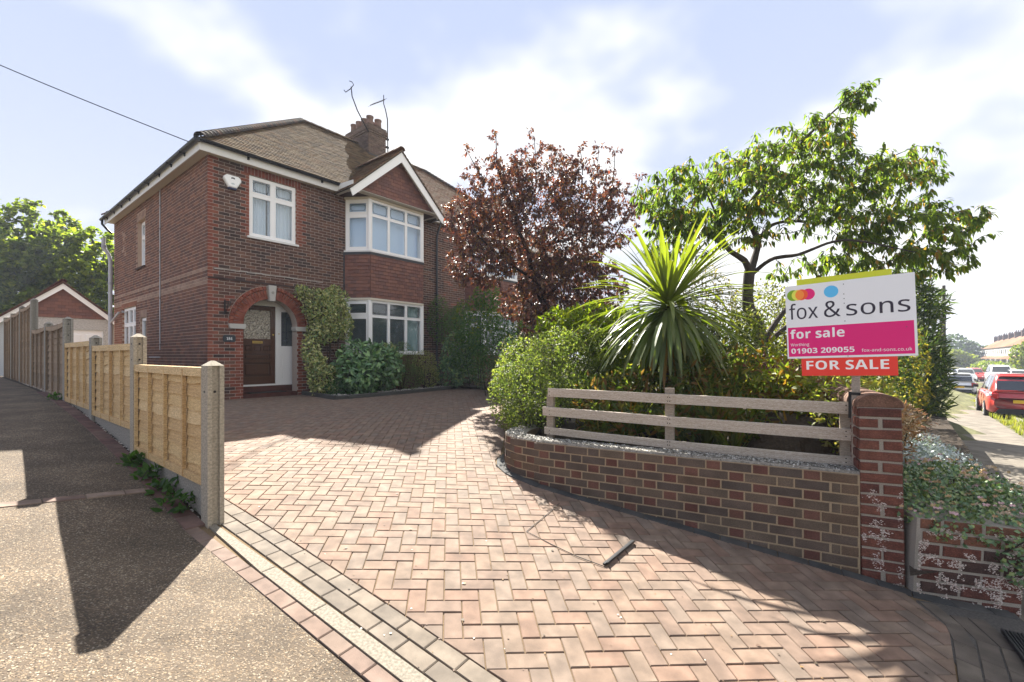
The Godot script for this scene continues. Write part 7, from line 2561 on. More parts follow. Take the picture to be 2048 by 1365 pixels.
func trees():
	var V := func(a: Array) -> Array:
		var out := []
		for q in a:
			out.push_back(Vector3(q[0], q[1], q[2]))
		return out
	tree("cherry_tree", "spreading green cherry tree with drooping leaves over the sale board", [V.call([[4.42, -0.95, 8.0], [4.38, 0.01, 8.0], [4.34, 0.51, 8.0], [4.16, 0.83, 8.0], [4.15, 1.20, 8.0], [4.18, 1.49, 8.0]]),
		V.call([[4.18, 1.45, 8.0], [4.10, 1.67, 8.0], [3.76, 1.78, 7.8], [3.53, 1.87, 7.6], [3.17, 1.98, 7.4], [2.82, 2.15, 7.2], [2.45, 2.28, 7.0]]),
		V.call([[3.53, 1.87, 7.6], [3.52, 2.22, 7.7], [3.35, 2.64, 7.7], [3.22, 3.02, 7.8]]),
		V.call([[4.18, 1.42, 8.0], [4.31, 1.70, 8.1], [4.44, 2.09, 8.2], [4.29, 2.39, 8.2], [4.18, 2.65, 8.0], [4.31, 2.88, 7.9], [4.43, 3.13, 7.8], [4.68, 3.39, 7.8], [5.0, 3.71, 7.8], [5.45, 4.13, 7.8], [5.79, 4.43, 7.8], [6.02, 4.64, 7.8]]),
		V.call([[4.29, 2.39, 8.2], [4.31, 2.76, 8.6], [4.36, 3.34, 8.9], [4.56, 3.88, 9.0]]),
		V.call([[4.31, 2.88, 7.9], [4.31, 2.49, 7.4], [4.43, 2.44, 7.0]]),
		V.call([[4.18, 1.40, 8.0], [4.30, 1.50, 8.0], [4.47, 1.67, 7.8], [4.74, 1.67, 7.5], [5.04, 1.80, 7.3], [5.27, 1.81, 7.1], [5.66, 1.71, 7.0], [6.11, 1.57, 6.9]]),
		V.call([[4.44, 2.09, 8.2], [4.75, 2.39, 8.3], [5.22, 2.49, 8.4], [5.69, 2.45, 8.4], [6.17, 2.48, 8.3], [6.43, 2.55, 8.2], [6.82, 2.48, 8.0], [7.34, 2.32, 7.9], [7.86, 2.16, 7.8]]),
		V.call([[5.22, 2.49, 8.4], [5.89, 2.98, 8.7], [6.54, 3.50, 8.8], [7.21, 3.79, 8.8], [7.75, 4.02, 8.7]]),
		V.call([[4.40, 0.15, 8.0], [4.64, 0.51, 8.1], [5.07, 0.93, 8.3], [5.63, 1.34, 8.6], [6.42, 1.88, 8.9]]),
		V.call([[4.42, 0.12, 8.0], [4.65, 0.41, 7.9], [4.94, 0.66, 7.8], [5.31, 1.02, 7.6], [5.74, 1.32, 7.4]])],
		[[0.135, 0.085], [0.06, 0.012], [0.03, 0.008], [0.068, 0.008], [0.03, 0.008], [0.02, 0.006], [0.042, 0.008], [0.035, 0.008], [0.024, 0.007], [0.06, 0.016], [0.055, 0.014]],
		[[3.2, 2.65, 7.6, 1.0, 0.62, 1.0], [4.0, 3.05, 7.9, 0.8, 0.6, 1.0], [4.9, 3.45, 7.9, 1.0, 0.55, 1.0], [5.55, 3.1, 8.0, 0.9, 0.6, 1.0], [6.55, 2.95, 8.2, 1.05, 0.62, 1.0], [7.2, 3.5, 8.4, 0.6, 0.4, 0.6], [6.5, 2.0, 7.4, 1.1, 0.42, 0.8], [5.9, 2.35, 7.8, 0.8, 0.45, 0.8], [2.35, 2.45, 7.2, 0.42, 0.55, 0.6], [5.55, 4.0, 7.8, 0.4, 0.3, 0.4, 2.0], [5.1, 3.8, 7.8, 0.45, 0.3, 0.4, 1.5], [5.9, 4.4, 7.8, 0.28, 0.25, 0.2, 6.0], [7.5, 2.35, 7.8, 0.45, 0.4, 0.5], [4.1, 2.25, 7.4, 0.8, 0.4, 0.7, 0.6], [2.9, 1.9, 7.3, 0.6, 0.4, 0.6, 0.9], [5.3, 1.5, 8.0, 0.7, 0.25, 0.6, 0.9], [2.45, 1.95, 7.2, 0.5, 0.42, 0.5, 1.4], [3.35, 2.1, 7.4, 0.7, 0.35, 0.6], [6.4, 1.5, 7.4, 1.0, 0.32, 0.6, 1.5], [5.6, 1.5, 7.6, 0.7, 0.28, 0.5], [7.1, 1.75, 7.6, 0.5, 0.35, 0.5]],
		1350, {"size": Vector2(0.085, 0.135), "shape": leaf_shape(0.33, 0.3, 0.25), "per": 7, "droop": 0.62, "reach": 0.5, "pal": [Color(0.12, 0.18, 0.035), Color(0.17, 0.22, 0.04), Color(0.085, 0.135, 0.04), Color(0.135, 0.19, 0.045)], "tips": [Color(0.27, 0.28, 0.045), Color(0.22, 0.26, 0.045), Color(0.36, 0.20, 0.05)]})
	tree("plum_tree", "purple-leaved plum tree in front of the neighbouring house", [V.call([[1.10, -1.0, 11.2], [1.06, 0.54, 11.2], [0.94, 0.89, 11.2], [0.75, 1.38, 11.2], [0.57, 1.87, 11.2], [0.47, 2.24, 11.2]]),
		V.call([[0.48, 2.2, 11.2], [0.32, 2.73, 11.2], [0.13, 3.13, 11.1], [0.05, 3.53, 11.0], [-0.17, 4.01, 11.0], [-0.35, 4.62, 11.0], [-0.39, 5.35, 11.0]]),
		V.call([[0.13, 3.13, 11.1], [0.39, 3.53, 11.4], [0.59, 4.1, 11.6], [0.61, 4.87, 11.6], [0.56, 5.62, 11.6]]),
		V.call([[0.57, 1.87, 11.2], [0.07, 2.12, 10.9], [-0.45, 2.47, 10.6], [-0.91, 2.91, 10.5], [-1.26, 3.37, 10.5]]),
		V.call([[0.48, 2.2, 11.2], [0.96, 2.81, 11.5], [1.43, 3.37, 11.7], [1.76, 4.05, 11.8], [1.83, 4.82, 11.8], [1.76, 5.41, 11.8]]),
		V.call([[0.96, 2.81, 11.5], [1.55, 2.98, 11.2], [2.15, 3.44, 11.1], [2.45, 4.17, 11.1], [2.51, 5.0, 11.1]]),
		V.call([[0.75, 1.38, 11.2], [1.33, 1.90, 11.4], [1.99, 2.45, 11.6], [2.65, 3.11, 11.7], [3.10, 4.01, 11.7], [3.29, 4.55, 11.7]]),
		V.call([[-0.17, 4.01, 11.0], [-0.65, 4.22, 10.9], [-0.98, 4.7, 10.8], [-1.08, 4.95, 10.8]]),
		V.call([[1.08, -0.6, 11.2], [1.5, 0.3, 11.4], [1.75, 1.0, 11.5], [2.2, 1.7, 11.6]]),
		V.call([[1.43, 3.37, 11.7], [1.9, 3.9, 11.4], [2.1, 4.5, 11.3], [2.15, 5.2, 11.3]])],
		[[0.15, 0.08], [0.06, 0.008], [0.032, 0.007], [0.04, 0.008], [0.05, 0.007], [0.03, 0.007], [0.05, 0.008], [0.02, 0.006], [0.06, 0.02], [0.022, 0.006]],
		[[-0.35, 4.0, 11.1, 0.95, 0.85, 0.9], [0.65, 4.4, 11.4, 1.05, 0.85, 1.0], [1.9, 4.1, 11.5, 1.0, 0.85, 1.0], [2.65, 3.5, 11.5, 0.62, 0.8, 0.8], [-1.1, 3.2, 10.7, 0.55, 0.75, 0.7], [0.7, 2.95, 11.2, 1.9, 0.9, 1.2, 1.2], [1.5, 1.7, 11.3, 1.4, 0.85, 1.0, 2.0], [-0.75, 2.2, 10.8, 0.85, 0.6, 0.8, 1.9], [2.1, 0.7, 11.3, 1.0, 0.7, 0.8, 2.4], [1.0, 0.55, 11.0, 0.8, 0.6, 0.7, 2.6], [0.3, 1.3, 11.0, 0.7, 0.5, 0.6, 2.0]],
		4000, {"size": Vector2(0.06, 0.10), "shape": leaf_shape(0.5, 0.2, 0.2), "per": 7, "droop": 0.4, "reach": 0.42, "mat": M.leaf_red, "bark": M.bark_dark, "pal": [Color(0.145, 0.075, 0.07), Color(0.11, 0.065, 0.075), Color(0.19, 0.105, 0.07), Color(0.085, 0.055, 0.065), Color(0.24, 0.145, 0.075)], "tips": [Color(0.31, 0.17, 0.06), Color(0.32, 0.12, 0.075), Color(0.26, 0.20, 0.06)], "twig": 0.8})
	for q in [["broad sunlit sycamore behind the garage, at the left edge", -29.2, 27.5, 7.0], ["sycamore behind the garage roof, right of the bigger one", -25.6, 27.0, 5.4]]:
		var x: float = q[1]
		var d: float = q[2]
		var y: float = q[3]
		var bl := [[x, y, d, 3.0, 2.3, 2.6], [x - 1.9, y - 1.3, d - 1.0, 2.4, 2.2, 2.2], [x + 1.7, y - 1.5, d - 0.6, 2.3, 2.2, 2.2], [x, y - 3.2, d - 1.6, 3.4, 1.9, 2.0]]
		tree("sycamore", q[0], [V.call([[x, -0.7, d], [x + 0.2, 1.5, d], [x, 3.2, d]]), V.call([[x, 3.0, d], [x - 1.2, 4.6, d - 0.5], [x - 1.8, 6.2, d]]), V.call([[x, 3.0, d], [x + 0.8, 5.0, d], [x + 0.6, 7.4, d]]), V.call([[x + 0.1, 2.4, d], [x + 1.8, 3.6, d - 0.8], [x + 2.6, 5.0, d - 0.8]])], [[0.3, 0.2], [0.14, 0.03], [0.14, 0.03], [0.1, 0.03]], bl, 900, {"size": Vector2(0.18, 0.32), "shape": leaf_small(0.85), "per": 7, "droop": 0.25, "reach": 1.3, "pal": [Color(0.16, 0.20, 0.04), Color(0.11, 0.155, 0.035), Color(0.20, 0.24, 0.045)], "tips": [Color(0.33, 0.35, 0.06), Color(0.27, 0.30, 0.05)], "group": "sycamores behind the garage"})

# ------------------------------------------------------------------ the street
func smooth(g: Geo) -> ArrayMesh:
	var st := SurfaceTool.new()
	st.begin(Mesh.PRIMITIVE_TRIANGLES)
	st.set_smooth_group(0)
	for k in g.ix:
		st.set_color(g.c[k])
		st.add_vertex(g.v[k])
	st.index()
	st.generate_normals()
	return st.commit()

func car(called: String, label: String, at: Vector3, turn: float, L: float, wd: float, H: float, paint: Material, group := "cars parked along the street", estate := 0.0):
	var o := node(called, yaw(turn, at))
	tag(o, label, "car", group)
	var hw := wd * 0.5
	var belt := H * 0.61
	var Z := func(f: float) -> float: return L * (0.5 - f)
	var st := [[0.0, 0.80, 0.42, belt - 0.22], [0.012, 0.90, 0.33, belt - 0.10], [0.035, 0.955, 0.26, belt - 0.01], [0.10, 0.99, 0.21, belt + 0.015], [0.25, 1.0, 0.19, belt + 0.01], [0.5, 1.0, 0.18, belt], [0.70, 0.995, 0.18, belt - 0.02], [0.80, 0.98, 0.2, belt - 0.10], [0.92, 0.93, 0.22, belt - 0.19], [0.975, 0.82, 0.26, belt - 0.28], [1.0, 0.66, 0.34, belt - 0.40]]
	var ring := func(s: Array) -> Array:
		var w: float = s[1] * hw
		var z: float = Z.call(s[0])
		var yb: float = s[2]
		var yt: float = s[3]
		return [Vector3(-w * 0.88, yb, z), Vector3(-w * 0.985, yb + 0.10, z), Vector3(-w, lerpf(yb, yt, 0.55), z), Vector3(-w * 0.97, yt - 0.07, z), Vector3(-w * 0.88, yt, z), Vector3(w * 0.88, yt, z), Vector3(w * 0.97, yt - 0.07, z), Vector3(w, lerpf(yb, yt, 0.55), z), Vector3(w * 0.985, yb + 0.10, z), Vector3(w * 0.88, yb, z)]
	var loft := func(rings: Array, g: Geo, close: bool):
		for k in rings.size() - 1:
			var a: Array = rings[k]
			var b: Array = rings[k + 1]
			for i in a.size() - (0 if close else 1):
				var j: int = (i + 1) % a.size()
				g.face([a[i], a[j], b[j], b[i]], Color.WHITE)
		g.face(rings[0].duplicate(), Color.WHITE)
		var e: Array = rings[-1].duplicate()
		e.reverse()
		g.face(e, Color.WHITE)
	var g := Geo.new()
	var rings := []
	for s in st:
		var r: Array = ring.call(s)
		r.reverse()
		rings.push_back(r)
	loft.call(rings, g, true)
	var body := obj("body", smooth(g), paint, o)
	# glasshouse: [position, half width low, half width high, low, high]
	var rf := H
	var gs := [[0.018, 0.84, 0.74, belt - 0.02, belt + 0.05], [0.045 + estate * 0.0, 0.87, 0.72, belt - 0.01, lerpf(belt, rf, 0.62)], [0.085, 0.89, 0.70, belt, rf - 0.05], [0.16, 0.90, 0.70, belt, rf - 0.005], [0.34, 0.905, 0.705, belt, rf], [0.50, 0.905, 0.70, belt, rf - 0.01], [0.60, 0.90, 0.69, belt - 0.01, rf - 0.07], [0.70, 0.895, 0.74, belt - 0.02, belt + 0.20], [0.775, 0.88, 0.80, belt - 0.09, belt - 0.05]]
	g = Geo.new()
	rings = []
	for s in gs:
		var z: float = Z.call(s[0])
		var wl: float = s[1] * hw
		var wh: float = s[2] * hw
		rings.push_back([Vector3(wl, s[3], z), Vector3(lerpf(wl, wh, 0.92), lerpf(s[3], s[4], 0.90), z), Vector3(wh * 0.93, s[4], z), Vector3(-wh * 0.93, s[4], z), Vector3(-lerpf(wl, wh, 0.92), lerpf(s[3], s[4], 0.90), z), Vector3(-wl, s[3], z)])
	loft.call(rings, g, true)
	obj("roof", smooth(g), paint, o)
	# side windows
	for sd in [-1.0, 1.0]:
		for span in [[0.095, 0.215], [0.235, 0.405], [0.425, 0.66]]:
			g = Geo.new()
			var pts := []
			var n := 5
			for i in n + 1:
				var f := lerpf(span[0], span[1], float(i) / n)
				var k := 0
				while k < gs.size() - 2 and gs[k + 1][0] < f:
					k += 1
				var t: float = (f - gs[k][0]) / (gs[k + 1][0] - gs[k][0])
				var wl: float = lerpf(gs[k][1], gs[k + 1][1], t) * hw
				var wh: float = lerpf(gs[k][2], gs[k + 1][2], t) * hw
				var yl: float = lerpf(gs[k][3], gs[k + 1][3], t) + 0.035
				var yh: float = lerpf(gs[k][4], gs[k + 1][4], t) - 0.075
				var y0: float = lerpf(gs[k][3], gs[k + 1][3], t)
				var y1: float = lerpf(gs[k][4], gs[k + 1][4], t)
				yh = maxf(yh, yl + 0.01)
				var a := lerpf(wl, wh, (yl - y0) / (y1 - y0) * 0.92 / 0.9) + 0.008
				var b := lerpf(wl, wh, (yh - y0) / (y1 - y0) * 0.92 / 0.9) + 0.008
				pts.push_back([Vector3(sd * a, yl, Z.call(f)), Vector3(sd * b, yh, Z.call(f))])
			for i in n:
				if sd < 0:
					g.face([pts[i + 1][0], pts[i][0], pts[i][1], pts[i + 1][1]], Color.WHITE)
				else:
					g.face([pts[i][0], pts[i + 1][0], pts[i + 1][1], pts[i][1]], Color.WHITE)
			obj("side_window", g, M.car_glass, o)
	# rear and front screens
	g = Geo.new()
	var rw := func(f0: float, f1: float, front: bool):
		pass
	var a0 = gs[0]
	var a2 = gs[2]
	g.face([Vector3(-hw * 0.72, belt + 0.06, Z.call(0.018) + 0.012), Vector3(hw * 0.72, belt + 0.06, Z.call(0.018) + 0.012), Vector3(hw * 0.70, lerpf(belt, rf, 0.58), Z.call(0.045) + 0.02), Vector3(-hw * 0.70, lerpf(belt, rf, 0.58), Z.call(0.045) + 0.02)], Color.WHITE)
	g.face([Vector3(-hw * 0.70, lerpf(belt, rf, 0.58), Z.call(0.045) + 0.02), Vector3(hw * 0.70, lerpf(belt, rf, 0.58), Z.call(0.045) + 0.02), Vector3(hw * 0.62, rf - 0.09, Z.call(0.08) + 0.02), Vector3(-hw * 0.62, rf - 0.09, Z.call(0.08) + 0.02)], Color.WHITE)
	obj("rear_window", g, M.car_glass, o)
	g = Geo.new()
	g.face([Vector3(hw * 0.76, belt + 0.0, Z.call(0.755) - 0.01), Vector3(-hw * 0.76, belt + 0.0, Z.call(0.755) - 0.01), Vector3(-hw * 0.68, belt + 0.21, Z.call(0.70) - 0.012), Vector3(hw * 0.68, belt + 0.21, Z.call(0.70) - 0.012)], Color.WHITE)
	g.face([Vector3(hw * 0.68, belt + 0.21, Z.call(0.70) - 0.012), Vector3(-hw * 0.68, belt + 0.21, Z.call(0.70) - 0.012), Vector3(-hw * 0.62, rf - 0.09, Z.call(0.605) - 0.012), Vector3(hw * 0.62, rf - 0.09, Z.call(0.605) - 0.012)], Color.WHITE)
	obj("windscreen", g, M.car_glass, o)
	# wheels in dark arches
	for sd in [-1.0, 1.0]:
		for f in [0.20, 0.81]:
			var z: float = Z.call(f)
			g = Geo.new()
			g.cyl(Vector3(sd * (hw - 0.30), 0.33, z), Vector3(sd * (hw + 0.004), 0.34, z), 0.365, 24, Color(0.5, 0.5, 0.5))
			obj("wheel_arch", g, M.tyre, o)
			g = Geo.new()
			g.tube([Vector3(sd * (hw - 0.2), 0.31, z), Vector3(sd * (hw - 0.19), 0.31, z), Vector3(sd * (hw + 0.004), 0.31, z), Vector3(sd * (hw + 0.016), 0.31, z)], [0.28, 0.31, 0.31, 0.285], 24, Color.WHITE)
			var ty := obj("tyre", g, M.tyre, o)
			g = Geo.new()
			g.cyl(Vector3(sd * (hw - 0.05), 0.31, z), Vector3(sd * (hw + 0.010), 0.31, z), 0.06, 12, Color.WHITE)
			for k in 5:
				var an := TAU * k / 5.0
				bar(g, Vector3(sd * (hw + 0.012), 0.31, z), Vector3(sd * (hw + 0.012), 0.31 + 0.205 * sin(an), z + 0.205 * cos(an)), 0.055, 0.02, Vector3(sd, 0, 0))
			for k in 20:
				var an := TAU * k / 20.0
				var an2 := TAU * (k + 1) / 20.0
				bar(g, Vector3(sd * (hw + 0.012), 0.31 + 0.205 * sin(an), z + 0.205 * cos(an)), Vector3(sd * (hw + 0.012), 0.31 + 0.205 * sin(an2), z + 0.205 * cos(an2)), 0.022, 0.022, Vector3(sd, 0, 0))
			obj("rim", g, M.alloy, ty)
	# lamps, number plate, bumpers, mirrors
	for sd in [-1.0, 1.0]:
		g = Geo.new()
		g.prism(PackedVector2Array([Vector2(0.0, -0.10), Vector2(0.20, -0.04), Vector2(0.22, 0.10), Vector2(0.03, 0.13)]) if sd > 0 else PackedVector2Array([Vector2(0.0, -0.10), Vector2(-0.20, -0.04), Vector2(-0.22, 0.10), Vector2(-0.03, 0.13)]), Transform3D(Basis(Vector3.UP, sd * 0.45), Vector3(sd * (hw * 0.66), belt - 0.17, Z.call(0.0) - 0.012)), -0.05, 0.055, Color.WHITE, 0.012)
		var tl := obj("tail_lamp", g, M.lamp_red, o)
		g = Geo.new()
		g.prism(PackedVector2Array([Vector2(0.0, -0.04), Vector2(0.28, 0.02), Vector2(0.24, 0.10), Vector2(0.02, 0.07)]) if sd < 0 else PackedVector2Array([Vector2(0.0, -0.04), Vector2(-0.28, 0.02), Vector2(-0.24, 0.10), Vector2(-0.02, 0.07)]), Transform3D(Basis(Vector3.UP, sd * PI * 0.5 - sd * 0.12), Vector3(sd * (hw * 0.955), belt - 0.16, Z.call(0.02))), -0.03, 0.05, Color.WHITE, 0.01)
		obj("lens", g, M.lamp_clear if paint == M.car_red else M.lamp_red, tl)
		g = Geo.new()
		g.prism(PackedVector2Array([Vector2(-0.16, -0.07), Vector2(0.16, -0.04), Vector2(0.14, 0.07), Vector2(-0.15, 0.05)]), Transform3D(Basis(Vector3.UP, PI - sd * 0.6), Vector3(sd * hw * 0.70, belt - 0.36, Z.call(0.968))), -0.06, 0.05, Color.WHITE, 0.012)
		obj("headlight", g, M.lamp_clear, o)
		g = Geo.new()
		g.box(Transform3D(Basis(Vector3.UP, sd * 0.15), Vector3(sd * (hw + 0.08), belt + 0.07, Z.call(0.66))), Vector3(0.17, 0.11, 0.08))
		obj("mirror", g, M.black_plastic, o)
		g = Geo.new()
		for f in [0.30, 0.50]:
			g.box(Transform3D(Basis(), Vector3(sd * (hw + 0.004), belt - 0.12, Z.call(f))), Vector3(0.02, 0.025, 0.16))
		obj("door_handle", g, paint, o)
		g = Geo.new()
		for f in [0.235, 0.415, 0.66]:
			g.box(Transform3D(Basis(), Vector3(sd * (hw * 0.992), 0.55, Z.call(f))), Vector3(0.016, 0.62, 0.006))
		obj("door_gap", g, M.tyre, o)
	g = Geo.new()
	g.box(Transform3D(Basis(), Vector3(0, belt - 0.34, Z.call(0.0) + 0.008)), Vector3(0.52, 0.115, 0.012))
	obj("number_plate", g, M.plate_yellow, o)
	g = Geo.new()
	g.prism(PackedVector2Array([Vector2(-hw * 0.78, 0.22), Vector2(hw * 0.78, 0.22), Vector2(hw * 0.66, 0.40), Vector2(-hw * 0.66, 0.40)]), Transform3D(Basis(), Vector3(0, 0, Z.call(0.0))), -0.1, 0.016, Color.WHITE, 0.01)
	obj("lower_bumper", g, M.black_plastic, o)
	g = Geo.new()
	g.box(Transform3D(Basis(Vector3.RIGHT, -0.1), Vector3(0, rf - 0.012, Z.call(0.068))), Vector3(hw * 1.24, 0.03, 0.16))
	obj("spoiler", g, paint, o)
	g = Geo.new()
	g.box(Transform3D(Basis(), Vector3(0, 0.24, 0)), Vector3(wd * 0.8, 0.12, L * 0.86))
	obj("underside", g, M.tyre, o)
	return o

func street():
	var at := func(x: float, d: float) -> Vector3: return W(x, d, street_level(x, d) - 0.02)
	car("parked_car", "glossy red people carrier parked nearest on the verge", at.call(19.75, 17.9), -41.5, 4.45, 1.84, 1.66, M.car_red)
	car("parked_car", "white hatchback parked beyond the red car", at.call(30.55, 31.3), -40.0, 3.95, 1.74, 1.48, M.car_white)
	car("parked_car", "dark car facing this way beyond the white hatchback", at.call(43.6, 45.5), 139.0, 4.2, 1.78, 1.5, M.car_blue)
	car("parked_car", "small silver car far down the street, left of the white van", at.call(48.8, 49.0), 139.0, 4.1, 1.75, 1.5, M.car_silver)
	car("parked_car", "small red car far down the street between paler cars", at.call(54.2, 53.3), 139.0, 3.9, 1.7, 1.48, M.car_red)
	car("parked_car", "white high-roofed car far down the street above the red one", at.call(48.5, 45.2), 139.0, 4.6, 1.85, 1.9, M.car_white)
	car("parked_car", "silver car at the right edge on the far side of the street", at.call(48.0, 43.0), 139.0, 4.2, 1.78, 1.5, M.car_silver)
	# the terrace across the street
	for k in 8:
		var q := 112.0 + k * 8.6
		var p := road_point(q, 13.5)
		var o := node("terraced_house", yaw(-131.5, W(p.x, p.y, street_level(p.x, p.y))))
		tag(o, ["white terraced house nearest the right edge across the street", "white rendered terraced house second in the row", "white rendered terraced house third in the row", "white rendered terraced house fourth in the row", "white rendered terraced house fifth in the row", "white rendered terraced house sixth in the row", "white rendered terraced house seventh in the row", "white end house of the far terrace with hipped roof"][k], "house", "far terrace of white houses")
		var g := Geo.new()
		var hw := 4.28
		g.span(Vector3(-hw, 0, -7.0), Vector3(hw, 4.9, 0), Color.WHITE)
		obj("wall", g, M.render_white, o)
		g = Geo.new()
		var end := 2.6 if k == 7 else 0.0
		var tc: Color = [Color(0.27, 0.15, 0.09), Color(0.22, 0.14, 0.09), Color(0.30, 0.18, 0.11), Color(0.25, 0.16, 0.11)][k % 4]
		var E0 := Vector3(-hw - end * 0.1, 4.85, 0.35)
		var E1 := Vector3(hw, 4.85, 0.35)
		var B0 := Vector3(-hw - end * 0.1, 4.85, -7.35)
		var B1 := Vector3(hw, 4.85, -7.35)
		var T0 := Vector3(-hw + end, 7.3, -3.5)
		var T1 := Vector3(hw, 7.3, -3.5)
		g.face([E0, E1, T1, T0], tc)
		g.face([B1, B0, T0, T1], tc)
		g.face([B0, E0, T0], tc)
		g.face([E1, B1, T1], tc)
		g.face([E0, B0, B1, E1], tc)
		var rf := obj("roof", g, M.roof_tile, o)
		g = Geo.new()
		g.span(Vector3(-hw - 0.35, 6.6, -4.1), Vector3(-hw + 0.35, 8.3, -2.9), Color(0.16, 0.09, 0.07))
		var ch := obj("chimney", g, M.brick, rf)
		g = Geo.new()
		for i in 3:
			g.lathe(Vector3(-hw, 8.29, -3.85 + i * 0.35), [Vector2(0.12, 0), Vector2(0.10, 0.4)], 8, Color(0.2, 0.1, 0.07))
		obj("chimney_pots", g, M.brick, ch)
		g = Geo.new()
		g.hexa([Vector3(-hw + 0.4, 2.45, 1.1), Vector3(hw - 0.4, 2.45, 1.1), Vector3(hw - 0.4, 2.5, 0), Vector3(-hw + 0.4, 2.5, 0)], [Vector3(-hw + 0.4, 2.55, 1.1), Vector3(hw - 0.4, 2.55, 1.1), Vector3(hw - 0.4, 3.1, 0), Vector3(-hw + 0.4, 3.1, 0)], tc)
		obj("canopy_roof", g, M.roof_tile, o)
		for w in [[-2.6, 3.4, 1.5, 1.1], [0.0, 3.4, 1.2, 1.1], [2.6, 3.4, 1.5, 1.1], [-2.2, 0.9, 2.2, 1.3], [2.6, 0.9, 1.0, 1.3]]:
			g = Geo.new()
			g.span(Vector3(w[0] - w[2] * 0.5, w[1], 0.0), Vector3(w[0] + w[2] * 0.5, w[1] + w[3], 0.05), Color.WHITE)
			var fr := obj("window", g, M.upvc, o)
			g = Geo.new()
			var n := int(w[2] / 0.5)
			for i in n:
				var x0: float = w[0] - w[2] * 0.5 + 0.06 + i * (w[2] - 0.06) / n
				g.span(Vector3(x0, w[1] + 0.06, 0.05), Vector3(x0 + (w[2] - 0.06) / n - 0.06, w[1] + w[3] - 0.06, 0.056), Color.WHITE)
			obj("pane", g, M.car_glass, fr)
		g = Geo.new()
		g.span(Vector3(0.6, 0.1, 0.0), Vector3(1.5, 2.2, 0.06), Color(0.12, 0.05, 0.04))
		obj("door", g, M.plain, o)
	# garden walls, hedges and trees far down the street
	for k in 7:
		var p := road_point(72.0 + k * 12.0, 11.9)
		var o := node("front_garden_wall", yaw(-131.5, W(p.x, p.y, street_level(p.x, p.y) - 0.1)))
		tag(o, "pale low front garden wall along the far side of the street", "wall", "garden walls of the far terrace")
		var g := Geo.new()
		g.span(Vector3(-5.6, 0, -0.1), Vector3(5.6, 1.05, 0.1), Color(0.62, 0.55, 0.45))
		obj("masonry", g, M.concrete, o)
		g = Geo.new()
		g.span(Vector3(-5.65, 1.05, -0.14), Vector3(5.65, 1.12, 0.14), Color(0.55, 0.5, 0.42))
		obj("coping", g, M.concrete, o)
	bush("far_tree", "large dark green tree at the end of the street behind the lime one", "tree", [[117.0, 1.9, 122.0, 6.0, 3.6, 5.0], [111.0, 2.2, 122.0, 4.0, 3.6, 4.0], [122.0, 0.6, 122.0, 4.0, 3.0, 4.0], [115.0, -0.8, 120.0, 8.0, 2.6, 4.0]], 4200, leaf_small(0.9), Vector2(0.5, 0.95), [Color(0.05, 0.085, 0.025), Color(0.07, 0.105, 0.03), Color(0.04, 0.07, 0.025)], M.leaf, {"foot": EYE - 3.2, "thick": 0.3, "lump": 0.3, "group": "trees at the end of the street"})
	bush("far_tree", "sunny lime-green tree at the end of the street", "tree", [[92.0, -0.9, 96.0, 3.5, 2.2, 3.0], [96.0, -1.4, 97.0, 3.0, 1.8, 3.0]], 2600, leaf_small(0.9), Vector2(0.4, 0.7), [Color(0.16, 0.19, 0.03), Color(0.12, 0.15, 0.03), Color(0.2, 0.21, 0.04)], M.leaf, {"foot": EYE - 3.1, "thick": 0.2, "lump": 0.4, "group": "trees at the end of the street"})
	bush("far_shrub", "rounded yellow-green hedge before the far terrace", "hedge", [[84.0, -2.0, 80.0, 2.6, 1.0, 2.0], [88.0, -2.2, 81.0, 2.2, 0.9, 2.0]], 1500, leaf_small(0.9), Vector2(0.25, 0.45), YELLOWGREEN, M.leaf, {"foot": EYE - 3.1, "lump": 0.6})
	bush("far_tree", "light green tree cut off by the right edge of the picture", "tree", [[62.0, 0.1, 54.5, 1.5, 1.7, 1.5], [63.0, -1.0, 55.0, 1.5, 1.4, 1.4]], 1800, leaf_small(0.9), Vector2(0.22, 0.42), [Color(0.16, 0.19, 0.03), Color(0.11, 0.15, 0.03), Color(0.2, 0.21, 0.05)], M.leaf, {"foot": EYE - 3.0, "lump": 0.7, "group": "trees at the end of the street"})
	# telegraph pole and wires
	var pole := node("telegraph_pole", Transform3D(Basis(), at.call(28.4, 29.9)))
	tag(pole, "slim grey telegraph pole rising beside the conifer", "pole")
	var g := Geo.new()
	g.tube([Vector3.ZERO, Vector3(0, 7.2, 0)], [0.12, 0.085], 12, Color(1.6, 1.5, 1.4))
	obj("shaft", g, M.bark, pole)
	g = Geo.new()
	g.box(Transform3D(Basis(Vector3.UP, 0.6), Vector3(0, 6.9, 0)), Vector3(1.0, 0.09, 0.09))
	obj("cross_arm", g, M.bark, pole)
	for q in [[0.0, 62.0, 44.0, 4.5], [0.4, 60.0, 60.0, 3.6]]:
		var w := node("telephone_wire")
		tag(w, "thin telephone wire from the pole to the far terrace, " + ("upper one" if q[0] == 0.0 else "lower one"), "wire")
		var g2 := Geo.new()
		var a: Vector3 = at.call(28.4, 29.9) + Vector3(0, 7.0 - q[0], 0)
		var b := W(q[1], q[2], q[3])
		var path := []
		var rad := []
		for k in 17:
			path.push_back(a.lerp(b, k / 16.0) - Vector3(0, 0.9 * sin(PI * k / 16.0), 0))
			rad.push_back(0.012)
		g2.tube(path, rad, 5, Color.WHITE)
		obj("strand", g2, M.grey_plastic, w)

